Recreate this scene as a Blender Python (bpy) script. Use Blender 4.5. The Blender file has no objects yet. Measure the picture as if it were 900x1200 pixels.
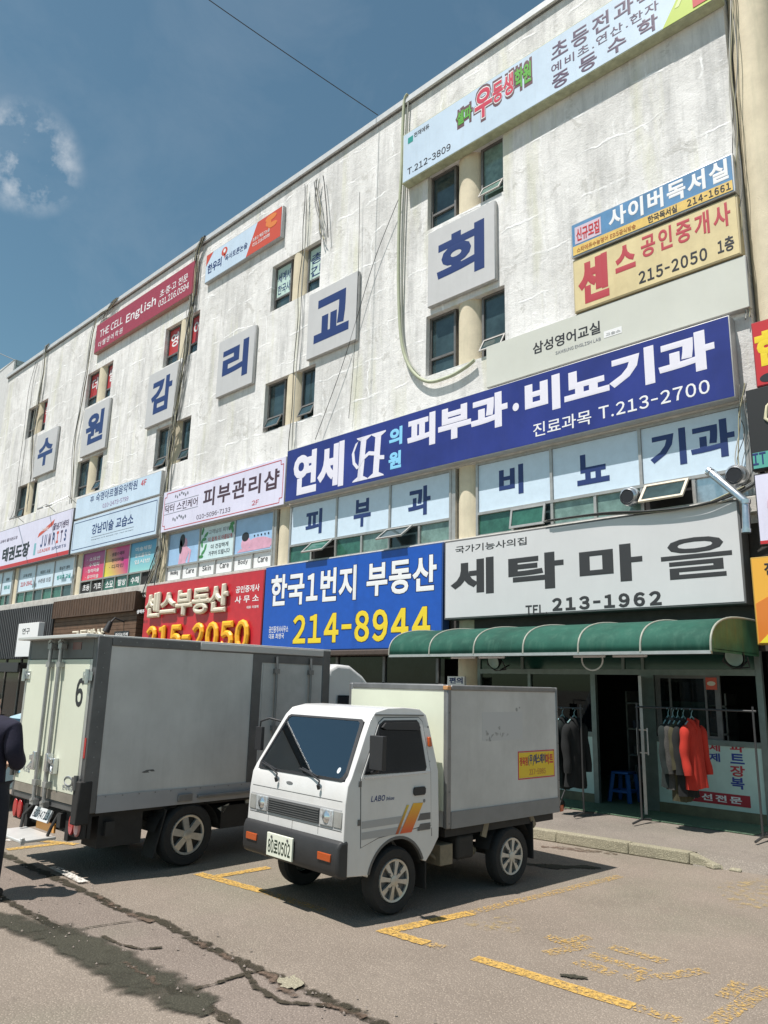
import bpy, bmesh, math, random
from mathutils import Vector, Matrix
random.seed(7)
SC = bpy.context.scene
COL = SC.collection
R = math.radians

# ------------------------------------------------------------------ camera
CAM_H = 2.0
YAW, PITCH, ROLL, FPX = R(-44.624667), R(12.81603711), R(1.38914297), 892.115
cy, sy, cp, sp = math.cos(YAW), math.sin(YAW), math.cos(PITCH), math.sin(PITCH)
_fw = Vector((sy*cp, cy*cp, sp)); _r0 = Vector((cy, -sy, 0)); _u0 = _r0.cross(_fw)
_r = _r0*math.cos(ROLL) + _u0*math.sin(ROLL); _u = -_r0*math.sin(ROLL) + _u0*math.cos(ROLL)
cam = bpy.data.cameras.new('camera'); cam_o = bpy.data.objects.new('camera', cam); COL.objects.link(cam_o)
cam_o.matrix_world = Matrix(((_r.x, _u.x, -_fw.x, 0), (_r.y, _u.y, -_fw.y, 0), (_r.z, _u.z, -_fw.z, CAM_H), (0, 0, 0, 1)))
cam.sensor_fit = 'VERTICAL'; cam.sensor_height = 36.0; cam.lens = FPX/1200*36.0
cam.clip_start = 0.05; cam.clip_end = 3000
SC.camera = cam_o

# ------------------------------------------------------------------ light
SUN = Vector((-0.11, -0.42, 1.0)).normalized()
sl = bpy.data.lights.new('sun', 'SUN'); sl.energy = 5.0; sl.angle = R(0.53); sl.color = (1.0, 0.945, 0.895)
so = bpy.data.objects.new('sun', sl); COL.objects.link(so); so.location = (-5, -10, 30)
so.rotation_euler = SUN.to_track_quat('Z', 'Y').to_euler()
W = bpy.data.worlds.new('World'); SC.world = W; W.use_nodes = True
nt = W.node_tree; nt.nodes.clear()
def wn(t, **k):
    n = nt.nodes.new(t)
    for a, b in k.items(): setattr(n, a, b)
    return n
sky = wn('ShaderNodeTexSky', sky_type='NISHITA', sun_disc=False)
sky.sun_elevation = math.asin(SUN.z); sky.sun_rotation = math.atan2(SUN.x, SUN.y)
sky.air_density = 1.0; sky.dust_density = 0.6; sky.ozone_density = 1.4; sky.altitude = 100
tint = wn('ShaderNodeMix', data_type='RGBA', blend_type='MULTIPLY'); tint.inputs[0].default_value = 1
tint.inputs[7].default_value = (1.04, 1.28, 1.10, 1)
nt.links.new(sky.outputs[0], tint.inputs[6])
tc = wn('ShaderNodeTexCoord')
no = wn('ShaderNodeTexNoise'); no.inputs['Scale'].default_value = 4.5; no.inputs['Detail'].default_value = 7; no.inputs['Roughness'].default_value = 0.62
no.inputs['Distortion'].default_value = 0.5
nt.links.new(tc.outputs['Generated'], no.inputs['Vector'])
mr = wn('ShaderNodeMapRange'); mr.inputs[1].default_value = 0.50; mr.inputs[2].default_value = 0.85; mr.inputs[4].default_value = 0.35
nt.links.new(no.outputs['Fac'], mr.inputs[0])
# one wispy cloud: stronger where the view runs towards the wisp's direction
def raydir(px, py): return (_fw + _r*((px-450)/FPX) + _u*((600-py)/FPX))
cd = raydir(30, 186).normalized()
vm = wn('ShaderNodeVectorMath', operation='DOT_PRODUCT'); vm.inputs[1].default_value = cd
nt.links.new(tc.outputs['Generated'], vm.inputs[0])
mr2 = wn('ShaderNodeMapRange', interpolation_type='SMOOTHSTEP'); mr2.inputs[1].default_value = 0.9978; mr2.inputs[2].default_value = 1.0; mr2.inputs[4].default_value = 1.0
nt.links.new(vm.outputs['Value'], mr2.inputs[0])
no2 = wn('ShaderNodeTexNoise'); no2.inputs['Scale'].default_value = 21; no2.inputs['Detail'].default_value = 8; no2.inputs['Roughness'].default_value = 0.6
nt.links.new(tc.outputs['Generated'], no2.inputs['Vector'])
mr3 = wn('ShaderNodeMapRange'); mr3.inputs[1].default_value = 0.43; mr3.inputs[2].default_value = 0.80; mr3.inputs[4].default_value = 1.5
nt.links.new(no2.outputs['Fac'], mr3.inputs[0])
mu = wn('ShaderNodeMath', operation='MULTIPLY'); nt.links.new(mr2.outputs[0], mu.inputs[0]); nt.links.new(mr3.outputs[0], mu.inputs[1])
ad = wn('ShaderNodeMath', operation='ADD', use_clamp=True); nt.links.new(mu.outputs[0], ad.inputs[0])
ml = wn('ShaderNodeMath', operation='MULTIPLY'); ml.inputs[1].default_value = 0.30
nt.links.new(mr.outputs[0], ml.inputs[0]); nt.links.new(ml.outputs[0], ad.inputs[1])
cm = wn('ShaderNodeMix', data_type='RGBA'); cm.inputs[7].default_value = (8.0, 8.4, 8.8, 1)
nt.links.new(ad.outputs[0], cm.inputs[0]); nt.links.new(tint.outputs[2], cm.inputs[6])
bg = wn('ShaderNodeBackground'); bg.inputs['Strength'].default_value = 0.074
nt.links.new(cm.outputs[2], bg.inputs[0])
wo = wn('ShaderNodeOutputWorld'); nt.links.new(bg.outputs[0], wo.inputs[0])
vs = SC.view_settings; vs.view_transform = 'Standard'; vs.look = 'None'; vs.exposure = 0.34; vs.gamma = 1; vs.use_curve_mapping = False
SC.cycles.max_bounces = 8; SC.cycles.transparent_max_bounces = 12
SC.cycles.use_denoising = True

# ------------------------------------------------------------------ unprojection of measured points on real planes
D = 12.3
def ray(px, py): return _fw + _r*((px-450)/FPX) + _u*((600-py)/FPX)
def FX(px, py, y=D):
    d = ray(px, py); t = y/d.y
    return d.x*t, d.z*t + CAM_H
def GP(px, py, z=0.0):
    d = ray(px, py); t = (z-CAM_H)/d.z
    return d.x*t, d.y*t

# ------------------------------------------------------------------ materials
MATS = {}
def lin(c): return tuple(c)
def mat(name, col, rough=0.6, metal=0.0, var=0.0, scale=6.0, bump=0.0, bscale=40.0, streak=0.0, dirt=(0.2, 0.19, 0.16), spec=0.5, emit=None, coat=0.0):
    if name in MATS: return MATS[name]
    m = bpy.data.materials.new(name); m.use_nodes = True; t = m.node_tree
    p = t.nodes['Principled BSDF']
    p.inputs['Base Color'].default_value = (*col, 1); p.inputs['Roughness'].default_value = rough; p.inputs['Metallic'].default_value = metal
    p.inputs['Specular IOR Level'].default_value = spec
    if coat: p.inputs['Coat Weight'].default_value = coat; p.inputs['Coat Roughness'].default_value = 0.08
    if emit:
        p.inputs['Emission Color'].default_value = (*emit[0], 1); p.inputs['Emission Strength'].default_value = emit[1]
    tc = t.nodes.new('ShaderNodeTexCoord'); src = None
    if var or streak:
        n = t.nodes.new('ShaderNodeTexNoise'); n.inputs['Scale'].default_value = scale; n.inputs['Detail'].default_value = 6; n.inputs['Roughness'].default_value = 0.65
        t.links.new(tc.outputs['Object'], n.inputs['Vector'])
        r = t.nodes.new('ShaderNodeMapRange'); r.inputs[1].default_value = 0.3; r.inputs[2].default_value = 0.7; r.inputs[3].default_value = 1-var; r.inputs[4].default_value = 1+var
        t.links.new(n.outputs['Fac'], r.inputs[0])
        mx = t.nodes.new('ShaderNodeMix'); mx.data_type = 'RGBA'; mx.blend_type = 'MULTIPLY'; mx.inputs[0].default_value = 1
        mx.inputs[6].default_value = (*col, 1); t.links.new(r.outputs[0], mx.inputs[7]); src = mx.outputs[2]
        if streak:
            mp = t.nodes.new('ShaderNodeMapping'); mp.inputs['Scale'].default_value = (7, 7, 0.7)
            t.links.new(tc.outputs['Object'], mp.inputs['Vector'])
            n2 = t.nodes.new('ShaderNodeTexNoise'); n2.inputs['Scale'].default_value = 1.0; n2.inputs['Detail'].default_value = 7; n2.inputs['Roughness'].default_value = 0.7
            t.links.new(mp.outputs[0], n2.inputs['Vector'])
            r2 = t.nodes.new('ShaderNodeMapRange'); r2.inputs[1].default_value = 0.5; r2.inputs[2].default_value = 0.85; r2.inputs[4].default_value = streak
            t.links.new(n2.outputs['Fac'], r2.inputs[0])
            m2 = t.nodes.new('ShaderNodeMix'); m2.data_type = 'RGBA'; m2.inputs[7].default_value = (*dirt, 1)
            t.links.new(r2.outputs[0], m2.inputs[0]); t.links.new(src, m2.inputs[6]); src = m2.outputs[2]
        t.links.new(src, p.inputs['Base Color'])
    if bump:
        n3 = t.nodes.new('ShaderNodeTexNoise'); n3.inputs['Scale'].default_value = bscale; n3.inputs['Detail'].default_value = 5
        t.links.new(tc.outputs['Object'], n3.inputs['Vector'])
        b = t.nodes.new('ShaderNodeBump'); b.inputs['Strength'].default_value = bump; b.inputs['Distance'].default_value = 0.01
        t.links.new(n3.outputs['Fac'], b.inputs['Height']); t.links.new(b.outputs[0], p.inputs['Normal'])
    MATS[name] = m
    return m

def wall_material():
    m = bpy.data.materials.new('weathered_white_concrete'); m.use_nodes = True; t = m.node_tree; L = t.links
    p = t.nodes['Principled BSDF']; p.inputs['Roughness'].default_value = 0.9; p.inputs['Specular IOR Level'].default_value = 0.2
    tc = t.nodes.new('ShaderNodeTexCoord')
    sep = t.nodes.new('ShaderNodeSeparateXYZ'); L.new(tc.outputs['Object'], sep.inputs[0])
    cb = t.nodes.new('ShaderNodeCombineXYZ'); L.new(sep.outputs['X'], cb.inputs[0]); L.new(sep.outputs['Z'], cb.inputs[1])
    def noise(vec, sc, det=5, ro=0.6, dist=0.0):
        n = t.nodes.new('ShaderNodeTexNoise'); n.inputs['Scale'].default_value = sc; n.inputs['Detail'].default_value = det; n.inputs['Roughness'].default_value = ro; n.inputs['Distortion'].default_value = dist
        L.new(vec, n.inputs['Vector']); return n
    def mapr(v, a, b, c=0.0, d=1.0):
        n = t.nodes.new('ShaderNodeMapRange'); n.inputs[1].default_value = a; n.inputs[2].default_value = b; n.inputs[3].default_value = c; n.inputs[4].default_value = d
        L.new(v, n.inputs[0]); return n.outputs[0]
    def mix(f, a, b, bt='MIX'):
        n = t.nodes.new('ShaderNodeMix'); n.data_type = 'RGBA'; n.blend_type = bt
        if isinstance(f, float): n.inputs[0].default_value = f
        else: L.new(f, n.inputs[0])
        for i, v in ((6, a), (7, b)):
            if isinstance(v, tuple): n.inputs[i].default_value = (*v, 1)
            else: L.new(v, n.inputs[i])
        return n.outputs[2]
    def math_(op, a, b):
        n = t.nodes.new('ShaderNodeMath'); n.operation = op
        for i, v in ((0, a), (1, b)):
            if isinstance(v, (int, float)): n.inputs[i].default_value = v
            else: L.new(v, n.inputs[i])
        return n.outputs[0]
    # uneven plaster ridges along the formwork joints
    dn = noise(cb.outputs[0], 0.9, 4)
    off = t.nodes.new('ShaderNodeVectorMath'); off.operation = 'SCALE'; off.inputs['Scale'].default_value = 0.5
    L.new(dn.outputs['Color'], off.inputs[0])
    av = t.nodes.new('ShaderNodeVectorMath'); av.operation = 'ADD'; L.new(cb.outputs[0], av.inputs[0]); L.new(off.outputs[0], av.inputs[1])
    br = t.nodes.new('ShaderNodeTexBrick'); br.offset = 0.37; br.inputs['Scale'].default_value = 1.0
    br.inputs['Brick Width'].default_value = 1.7; br.inputs['Row Height'].default_value = 0.92; br.inputs['Mortar Size'].default_value = 0.032; br.inputs['Mortar Smooth'].default_value = 0.6
    L.new(av.outputs[0], br.inputs['Vector'])
    gate = mapr(noise(cb.outputs[0], 1.3, 5).outputs['Fac'], 0.46, 0.60)
    ridge = math_('MULTIPLY', br.outputs['Fac'], gate)
    mp = t.nodes.new('ShaderNodeMapping'); mp.inputs['Scale'].default_value = (2.6, 0.28, 1); L.new(cb.outputs[0], mp.inputs[0])
    st = mapr(noise(mp.outputs[0], 1.0, 8, 0.72).outputs['Fac'], 0.48, 0.70)
    mp2 = t.nodes.new('ShaderNodeMapping'); mp2.inputs['Scale'].default_value = (7.0, 0.9, 1); L.new(cb.outputs[0], mp2.inputs[0])
    st2 = mapr(noise(mp2.outputs[0], 1.0, 8, 0.7).outputs['Fac'], 0.52, 0.74)
    blotch = mapr(noise(cb.outputs[0], 0.45, 7, 0.7, 0.6).outputs['Fac'], 0.40, 0.66)
    algae = mapr(noise(mp.outputs[0], 0.62, 5, 0.6).outputs['Fac'], 0.54, 0.70)
    chips = mapr(noise(cb.outputs[0], 5.0, 8, 0.75).outputs['Fac'], 0.60, 0.67)
    c = mix(blotch, (0.82, 0.81, 0.79), (0.62, 0.612, 0.592))
    c = mix(math_('MULTIPLY', st, 0.60), c, (0.36, 0.36, 0.355))
    c = mix(math_('MULTIPLY', st2, 0.45), c, (0.40, 0.40, 0.39))
    c = mix(math_('MULTIPLY', algae, 0.55), c, (0.61, 0.61, 0.44))
    c = mix(math_('MULTIPLY', chips, 0.6), c, (0.84, 0.84, 0.83))
    peel = mapr(noise(cb.outputs[0], 1.5, 9, 0.72, 0.8).outputs['Fac'], 0.585, 0.61)
    c = mix(math_('MULTIPLY', peel, 0.62), c, (0.50, 0.49, 0.46))
    c = mix(math_('MULTIPLY', ridge, 0.95), c, (0.86, 0.86, 0.85))
    L.new(c, p.inputs['Base Color'])
    rough1 = noise(cb.outputs[0], 3.2, 8, 0.66, 0.4).outputs['Fac']
    rough2 = noise(cb.outputs[0], 26.0, 6, 0.6).outputs['Fac']
    h = math_('ADD', math_('ADD', math_('MULTIPLY', rough1, 0.62), math_('MULTIPLY', rough2, 0.22)), math_('MULTIPLY', ridge, 0.14))
    h = math_('ADD', h, math_('MULTIPLY', chips, 0.12))
    b = t.nodes.new('ShaderNodeBump'); b.inputs['Strength'].default_value = 0.55; b.inputs['Distance'].default_value = 0.06
    L.new(h, b.inputs['Height']); L.new(b.outputs[0], p.inputs['Normal'])
    return m

def ground_material(name, c1, c2, green, patch=0.25):
    m = bpy.data.materials.new(name); m.use_nodes = True; t = m.node_tree; L = t.links
    p = t.nodes['Principled BSDF']; p.inputs['Roughness'].default_value = 0.92; p.inputs['Specular IOR Level'].default_value = 0.25
    tc = t.nodes.new('ShaderNodeTexCoord')
    def noise(sc, det=5, ro=0.6):
        n = t.nodes.new('ShaderNodeTexNoise'); n.inputs['Scale'].default_value = sc; n.inputs['Detail'].default_value = det; n.inputs['Roughness'].default_value = ro
        L.new(tc.outputs['Object'], n.inputs['Vector']); return n.outputs['Fac']
    def mapr(v, a, b, c=0.0, d=1.0):
        n = t.nodes.new('ShaderNodeMapRange'); n.inputs[1].default_value = a; n.inputs[2].default_value = b; n.inputs[3].default_value = c; n.inputs[4].default_value = d
        L.new(v, n.inputs[0]); return n.outputs[0]
    def mix(f, a, b, bt='MIX'):
        n = t.nodes.new('ShaderNodeMix'); n.data_type = 'RGBA'; n.blend_type = bt; L.new(f, n.inputs[0])
        for i, v in ((6, a), (7, b)):
            if isinstance(v, tuple): n.inputs[i].default_value = (*v, 1)
            else: L.new(v, n.inputs[i])
        return n.outputs[2]
    c = mix(mapr(noise(0.7, 6, 0.65), 0.35, 0.65), c1, c2)
    c = mix(mapr(noise(0.33, 4), 0.52, 0.70, 0, patch), c, green)
    c = mix(mapr(noise(1.1, 7, 0.7), 0.52, 0.72, 0, 0.45), c, tuple(0.62*x for x in c1))
    c = mix(mapr(noise(0.55, 3, 0.5), 0.55, 0.60, 0, 0.22), c, tuple(1.2*x for x in c2))
    sp1 = mapr(noise(75, 3, 0.7), 0.35, 0.68)
    v = t.nodes.new('ShaderNodeTexVoronoi'); v.inputs['Scale'].default_value = 62; L.new(tc.outputs['Object'], v.inputs['Vector'])
    k = tuple(0.62*x for x in c1); w = tuple(min(1, 1.75*x) for x in c2)
    c = mix(mapr(sp1, 0.0, 1.0, 0.62, 0.0), c, k)
    c = mix(mapr(v.outputs['Distance'], 0.10, 0.36, 0.62, 0.0), c, w)
    c = mix(mapr(noise(3.2, 8, 0.75), 0.60, 0.76, 0, 0.55), c, tuple(0.55*x for x in c1))
    L.new(c, p.inputs['Base Color'])
    b = t.nodes.new('ShaderNodeBump'); b.inputs['Strength'].default_value = 0.7; b.inputs['Distance'].default_value = 0.006
    L.new(v.outputs['Distance'], b.inputs['Height'])
    b2 = t.nodes.new('ShaderNodeBump'); b2.inputs['Strength'].default_value = 0.5; b2.inputs['Distance'].default_value = 0.02
    L.new(noise(9, 6), b2.inputs['Height']); L.new(b.outputs[0], b2.inputs['Normal']); L.new(b2.outputs[0], p.inputs['Normal'])
    return m

def worn_paint(name, col, lo, hi, sc=34, base=None):
    """road paint worn through to the asphalt (real wear: the paint is simply gone there)"""
    m = bpy.data.materials.new(name); m.use_nodes = True; t = m.node_tree; L = t.links
    p = t.nodes['Principled BSDF']; p.inputs['Roughness'].default_value = 0.85; p.inputs['Base Color'].default_value = (*col, 1)
    tc = t.nodes.new('ShaderNodeTexCoord')
    n = t.nodes.new('ShaderNodeTexNoise'); n.inputs['Scale'].default_value = sc; n.inputs['Detail'].default_value = 9; n.inputs['Roughness'].default_value = 0.72
    L.new(tc.outputs['Object'], n.inputs['Vector'])
    r = t.nodes.new('ShaderNodeMapRange'); r.inputs[1].default_value = lo; r.inputs[2].default_value = hi; L.new(n.outputs['Fac'], r.inputs[0])
    L.new(r.outputs[0], p.inputs['Alpha'])
    n2 = t.nodes.new('ShaderNodeTexNoise'); n2.inputs['Scale'].default_value = 90; n2.inputs['Detail'].default_value = 3; L.new(tc.outputs['Object'], n2.inputs['Vector'])
    mx = t.nodes.new('ShaderNodeMix'); mx.data_type = 'RGBA'; mx.inputs[6].default_value = (*col, 1); mx.inputs[7].default_value = (*(0.6*c for c in col), 1)
    r2 = t.nodes.new('ShaderNodeMapRange'); r2.inputs[1].default_value = 0.4; r2.inputs[2].default_value = 0.7; L.new(n2.outputs['Fac'], r2.inputs[0])
    L.new(r2.outputs[0], mx.inputs[0]); L.new(mx.outputs[2], p.inputs['Base Color'])
    return m

def stain_material(name, c1, c2, green, gain=1.6, sc=7.0, rough=0.9, soft=0.45):
    """dirt or moss that thins out towards the edge of the stain (mesh attribute 'fade', broken up by noise)"""
    m = ground_material(name, c1, c2, green, 0.6); t = m.node_tree; L = t.links; p = t.nodes['Principled BSDF']; p.inputs['Roughness'].default_value = rough
    at = t.nodes.new('ShaderNodeAttribute'); at.attribute_name = 'fade'
    tc = t.nodes.new('ShaderNodeTexCoord'); n = t.nodes.new('ShaderNodeTexNoise'); n.inputs['Scale'].default_value = sc; n.inputs['Detail'].default_value = 6; n.inputs['Roughness'].default_value = 0.6
    L.new(tc.outputs['Object'], n.inputs['Vector'])
    a = t.nodes.new('ShaderNodeMath'); a.operation = 'MULTIPLY_ADD'; a.inputs[1].default_value = gain; L.new(at.outputs['Fac'], a.inputs[0])
    s2 = t.nodes.new('ShaderNodeMath'); s2.operation = 'MULTIPLY_ADD'; s2.inputs[1].default_value = 2.6; s2.inputs[2].default_value = -2.05; L.new(n.outputs['Fac'], s2.inputs[0]); L.new(s2.outputs[0], a.inputs[2])
    r = t.nodes.new('ShaderNodeMapRange'); r.inputs[1].default_value = 0.0; r.inputs[2].default_value = soft; L.new(a.outputs[0], r.inputs[0]); L.new(r.outputs[0], p.inputs['Alpha'])
    return m

def glass_clear(name, tintc, refl=0.0):
    m = bpy.data.materials.new(name); m.use_nodes = True; t = m.node_tree; L = t.links
    t.nodes.remove(t.nodes['Principled BSDF'])
    tr = t.nodes.new('ShaderNodeBsdfTransparent'); tr.inputs[0].default_value = (*tintc, 1)
    gl = t.nodes.new('ShaderNodeBsdfGlossy'); gl.inputs['Roughness'].default_value = 0.02; gl.inputs[0].default_value = (0.9, 0.95, 1, 1)
    fr = t.nodes.new('ShaderNodeFresnel'); fr.inputs[0].default_value = 1.36
    ra = t.nodes.new('ShaderNodeMath'); ra.operation = 'ADD'; ra.use_clamp = True; ra.inputs[1].default_value = refl; L.new(fr.outputs[0], ra.inputs[0])
    ms = t.nodes.new('ShaderNodeMixShader'); L.new(ra.outputs[0], ms.inputs[0]); L.new(tr.outputs[0], ms.inputs[1]); L.new(gl.outputs[0], ms.inputs[2])
    L.new(ms.outputs[0], t.nodes['Material Output'].inputs[0])
    return m

def gradient_poster(name, ca, cb_, axis='Z', lo=0.0, hi=1.0, diag=0.0):
    """printed colour fade of a poster (object space)"""
    m = bpy.data.materials.new(name); m.use_nodes = True; t = m.node_tree; L = t.links
    p = t.nodes['Principled BSDF']; p.inputs['Roughness'].default_value = 0.35
    tc = t.nodes.new('ShaderNodeTexCoord'); s = t.nodes.new('ShaderNodeSeparateXYZ'); L.new(tc.outputs['Object'], s.inputs[0])
    a = t.nodes.new('ShaderNodeMath'); a.operation = 'MULTIPLY_ADD'; a.inputs[1].default_value = diag
    L.new(s.outputs['X'], a.inputs[0]); L.new(s.outputs['Z'], a.inputs[2])
    r = t.nodes.new('ShaderNodeMapRange'); r.inputs[1].default_value = lo; r.inputs[2].default_value = hi; L.new(a.outputs[0], r.inputs[0])
    mx = t.nodes.new('ShaderNodeMix'); mx.data_type = 'RGBA'; mx.inputs[6].default_value = (*ca, 1); mx.inputs[7].default_value = (*cb_, 1)
    L.new(r.outputs[0], mx.inputs[0]); L.new(mx.outputs[2], p.inputs['Base Color'])
    return m

# ------------------------------------------------------------------ mesh builder
WM = {}
class MB:
    def __init__(s): s.v = []; s.f = []; s.m = []
    def add(s, vs, fs, m=0):
        b = len(s.v); s.v += [tuple(p) for p in vs]
        for f in fs: s.f.append([b+i for i in f]); s.m.append(m)
    def quad(s, a, b, c, d, m=0): s.add([a, b, c, d], [(0, 1, 2, 3)], m)
    def box(s, x0, x1, y0, y1, z0, z1, m=0):
        s.add([(x0,y0,z0),(x1,y0,z0),(x1,y1,z0),(x0,y1,z0),(x0,y0,z1),(x1,y0,z1),(x1,y1,z1),(x0,y1,z1)],
              [(0,3,2,1),(4,5,6,7),(0,1,5,4),(1,2,6,5),(2,3,7,6),(3,0,4,7)], m); return s
    def beam(s, p0, p1, w, h, up=(0,0,1), m=0):
        p0 = Vector(p0); p1 = Vector(p1); d = (p1-p0).normalized(); u = Vector(up)
        a = d.cross(u)
        if a.length < 1e-4: a = d.cross(Vector((1,0,0)))
        a.normalize(); b = a.cross(d).normalized()
        vs = [p+a*sx*w/2+b*sz*h/2 for p in (p0,p1) for sx, sz in ((-1,-1),(1,-1),(1,1),(-1,1))]
        s.add(vs, [(0,1,2,3),(7,6,5,4),(0,4,5,1),(1,5,6,2),(2,6,7,3),(3,7,4,0)], m); return s
    def cyl(s, p0, p1, r0, r1=None, n=16, m=0, caps=True):
        r1 = r0 if r1 is None else r1
        p0 = Vector(p0); p1 = Vector(p1); d = (p1-p0).normalized()
        a = d.cross(Vector((0,0,1)))
        if a.length < 1e-3: a = d.cross(Vector((1,0,0)))
        a.normalize(); b = d.cross(a)
        vs = []
        for p, r in ((p0,r0),(p1,r1)):
            for i in range(n):
                t = 2*math.pi*i/n; vs.append(p+(a*math.cos(t)+b*math.sin(t))*r)
        fs = [(i,(i+1)%n,n+(i+1)%n,n+i) for i in range(n)]
        if caps: fs += [tuple(range(n-1,-1,-1)), tuple(range(n,2*n))]
        s.add(vs, fs, m); return s
    def tube(s, path, r, n=6, m=0):
        P = [Vector(p) for p in path]; rings = []
        prev = None
        for i, p in enumerate(P):
            d = (P[min(i+1,len(P)-1)]-P[max(i-1,0)]).normalized()
            if prev is None:
                a = d.cross(Vector((0,1,0.1)))
                if a.length < 1e-3: a = d.cross(Vector((1,0,0)))
            else: a = prev - d*prev.dot(d)
            a.normalize(); prev = a; b = d.cross(a)
            rr = r[i] if isinstance(r, (list, tuple)) else r
            rings.append([p+(a*math.cos(2*math.pi*k/n)+b*math.sin(2*math.pi*k/n))*rr for k in range(n)])
        vs = [v for g in rings for v in g]; fs = []
        for i in range(len(P)-1):
            for k in range(n): fs.append((i*n+k, i*n+(k+1)%n, (i+1)*n+(k+1)%n, (i+1)*n+k))
        fs += [tuple(range(n-1,-1,-1)), tuple((len(P)-1)*n+k for k in range(n))]
        s.add(vs, fs, m); return s
    def prism(s, poly, fa, fb, m=0):
        """poly: 2d points; fa, fb map a 2d point to the two end faces"""
        n = len(poly)
        s.add([fa(*q) for q in poly]+[fb(*q) for q in poly], [tuple(range(n)), tuple(range(2*n-1, n-1, -1))]+[(i, n+i, n+(i+1)%n, (i+1)%n) for i in range(n)], m); return s
    def lathe(s, prof, o, ax, n=24, m=0):
        """prof: (radius, along) list; axis ax from o"""
        o = Vector(o); ax = Vector(ax).normalized(); a = ax.cross(Vector((0,0,1)))
        if a.length < 1e-3: a = ax.cross(Vector((1,0,0)))
        a.normalize(); b = ax.cross(a); vs = []
        for r, h in prof:
            for i in range(n):
                t = 2*math.pi*i/n; vs.append(o+ax*h+(a*math.cos(t)+b*math.sin(t))*r)
        fs = []
        for j in range(len(prof)-1):
            for i in range(n): fs.append((j*n+i, j*n+(i+1)%n, (j+1)*n+(i+1)%n, (j+1)*n+i))
        s.add(vs, fs, m); return s
    def grid(s, fn, nu, nv, m=0):
        vs = [fn(i/nu, j/nv) for j in range(nv+1) for i in range(nu+1)]
        fs = [(j*(nu+1)+i, j*(nu+1)+i+1, (j+1)*(nu+1)+i+1, (j+1)*(nu+1)+i) for j in range(nv) for i in range(nu)]
        s.add(vs, fs, m); return s
    def build(s, name, mats, parent=None, local=False, smooth=None, bevel=0, seg=2, recalc=True):
        me = bpy.data.meshes.new(name)
        vs = s.v
        root = parent
        while root is not None and root.parent is not None: root = root.parent
        if root is not None and not local:
            inv = WM[root.name].inverted(); vs = [inv @ Vector(v) for v in s.v]
        me.from_pydata([tuple(v) for v in vs], [], s.f)
        if not isinstance(mats, (list, tuple)): mats = [mats]
        for mm in mats: me.materials.append(mm)
        for p_, i in zip(me.polygons, s.m): p_.material_index = i
        if recalc:
            bm = bmesh.new(); bm.from_mesh(me); bmesh.ops.recalc_face_normals(bm, faces=bm.faces); bm.to_mesh(me); bm.free()
        if smooth is not None:
            for p_ in me.polygons: p_.use_smooth = True
            me.set_sharp_from_angle(angle=R(smooth))
        o = bpy.data.objects.new(name, me); COL.objects.link(o)
        if parent is not None: o.parent = parent
        if bevel:
            b = o.modifiers.new('edge', 'BEVEL'); b.width = bevel; b.segments = seg; b.limit_method = 'ANGLE'; b.angle_limit = R(35); b.harden_normals = False
            if smooth is None:
                for p_ in me.polygons: p_.use_smooth = True
                me.set_sharp_from_angle(angle=R(40))
        return o

def tag(o, label=None, cat=None, group=None, kind=None):
    if label: o['label'] = label
    if cat: o['category'] = cat
    if group: o['group'] = group
    if kind: o['kind'] = kind
    return o
def thing(name, label, cat, loc=(0,0,0), rz=0.0, group=None):
    o = bpy.data.objects.new(name, None); COL.objects.link(o); o.empty_display_size = 0.2
    o.location = loc; o.rotation_euler = (0, 0, rz)
    WM[o.name] = Matrix.Translation(Vector(loc)) @ Matrix.Rotation(rz, 4, 'Z')
    return tag(o, label, cat, group)
def struct(name, mb, m, **k): return tag(mb.build(name, m, **k), kind='structure')

# ------------------------------------------------------------------ lettering
_GL = {}
def need_glyphs(chars, bold, ext):
    """outlines of all characters not met yet, as (vertices, faces), one text line per character"""
    todo = [c for c in dict.fromkeys(chars) if (c, bold, ext) not in _GL]
    if not todo: return
    c = bpy.data.curves.new('glyph', 'FONT'); c.body = '\n'.join(todo); c.size = 1.0; c.resolution_u = 3; c.space_line = 3.0
    c.extrude = ext; c.bevel_depth = bold; c.bevel_resolution = 0
    o = bpy.data.objects.new('glyph', c); me = bpy.data.meshes.new_from_object(o)
    sets = [([], [], {}) for _ in todo]; row = []
    for v in me.vertices:
        i = min(max(int(round(-(v.co.y-0.35)/3.0)), 0), len(todo)-1); row.append(i); V, F, mp = sets[i]
        mp[v.index] = len(V); V.append(Vector((v.co.x, v.co.y+3.0*i, v.co.z)))
    for p in me.polygons:
        V, F, mp = sets[row[p.vertices[0]]]; F.append(tuple(mp[k] for k in p.vertices))
    for ch, (V, F, mp) in zip(todo, sets): _GL[(ch, bold, ext)] = (V, F)
    bpy.data.objects.remove(o); bpy.data.curves.remove(c); bpy.data.meshes.remove(me)
def wide(ch):  # full-width forms carry the same drawing style as the Hangul
    return chr(ord(ch)+0xFEE0) if ch.isascii() and (ch.isalnum() or ch == '-') else ch
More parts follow.
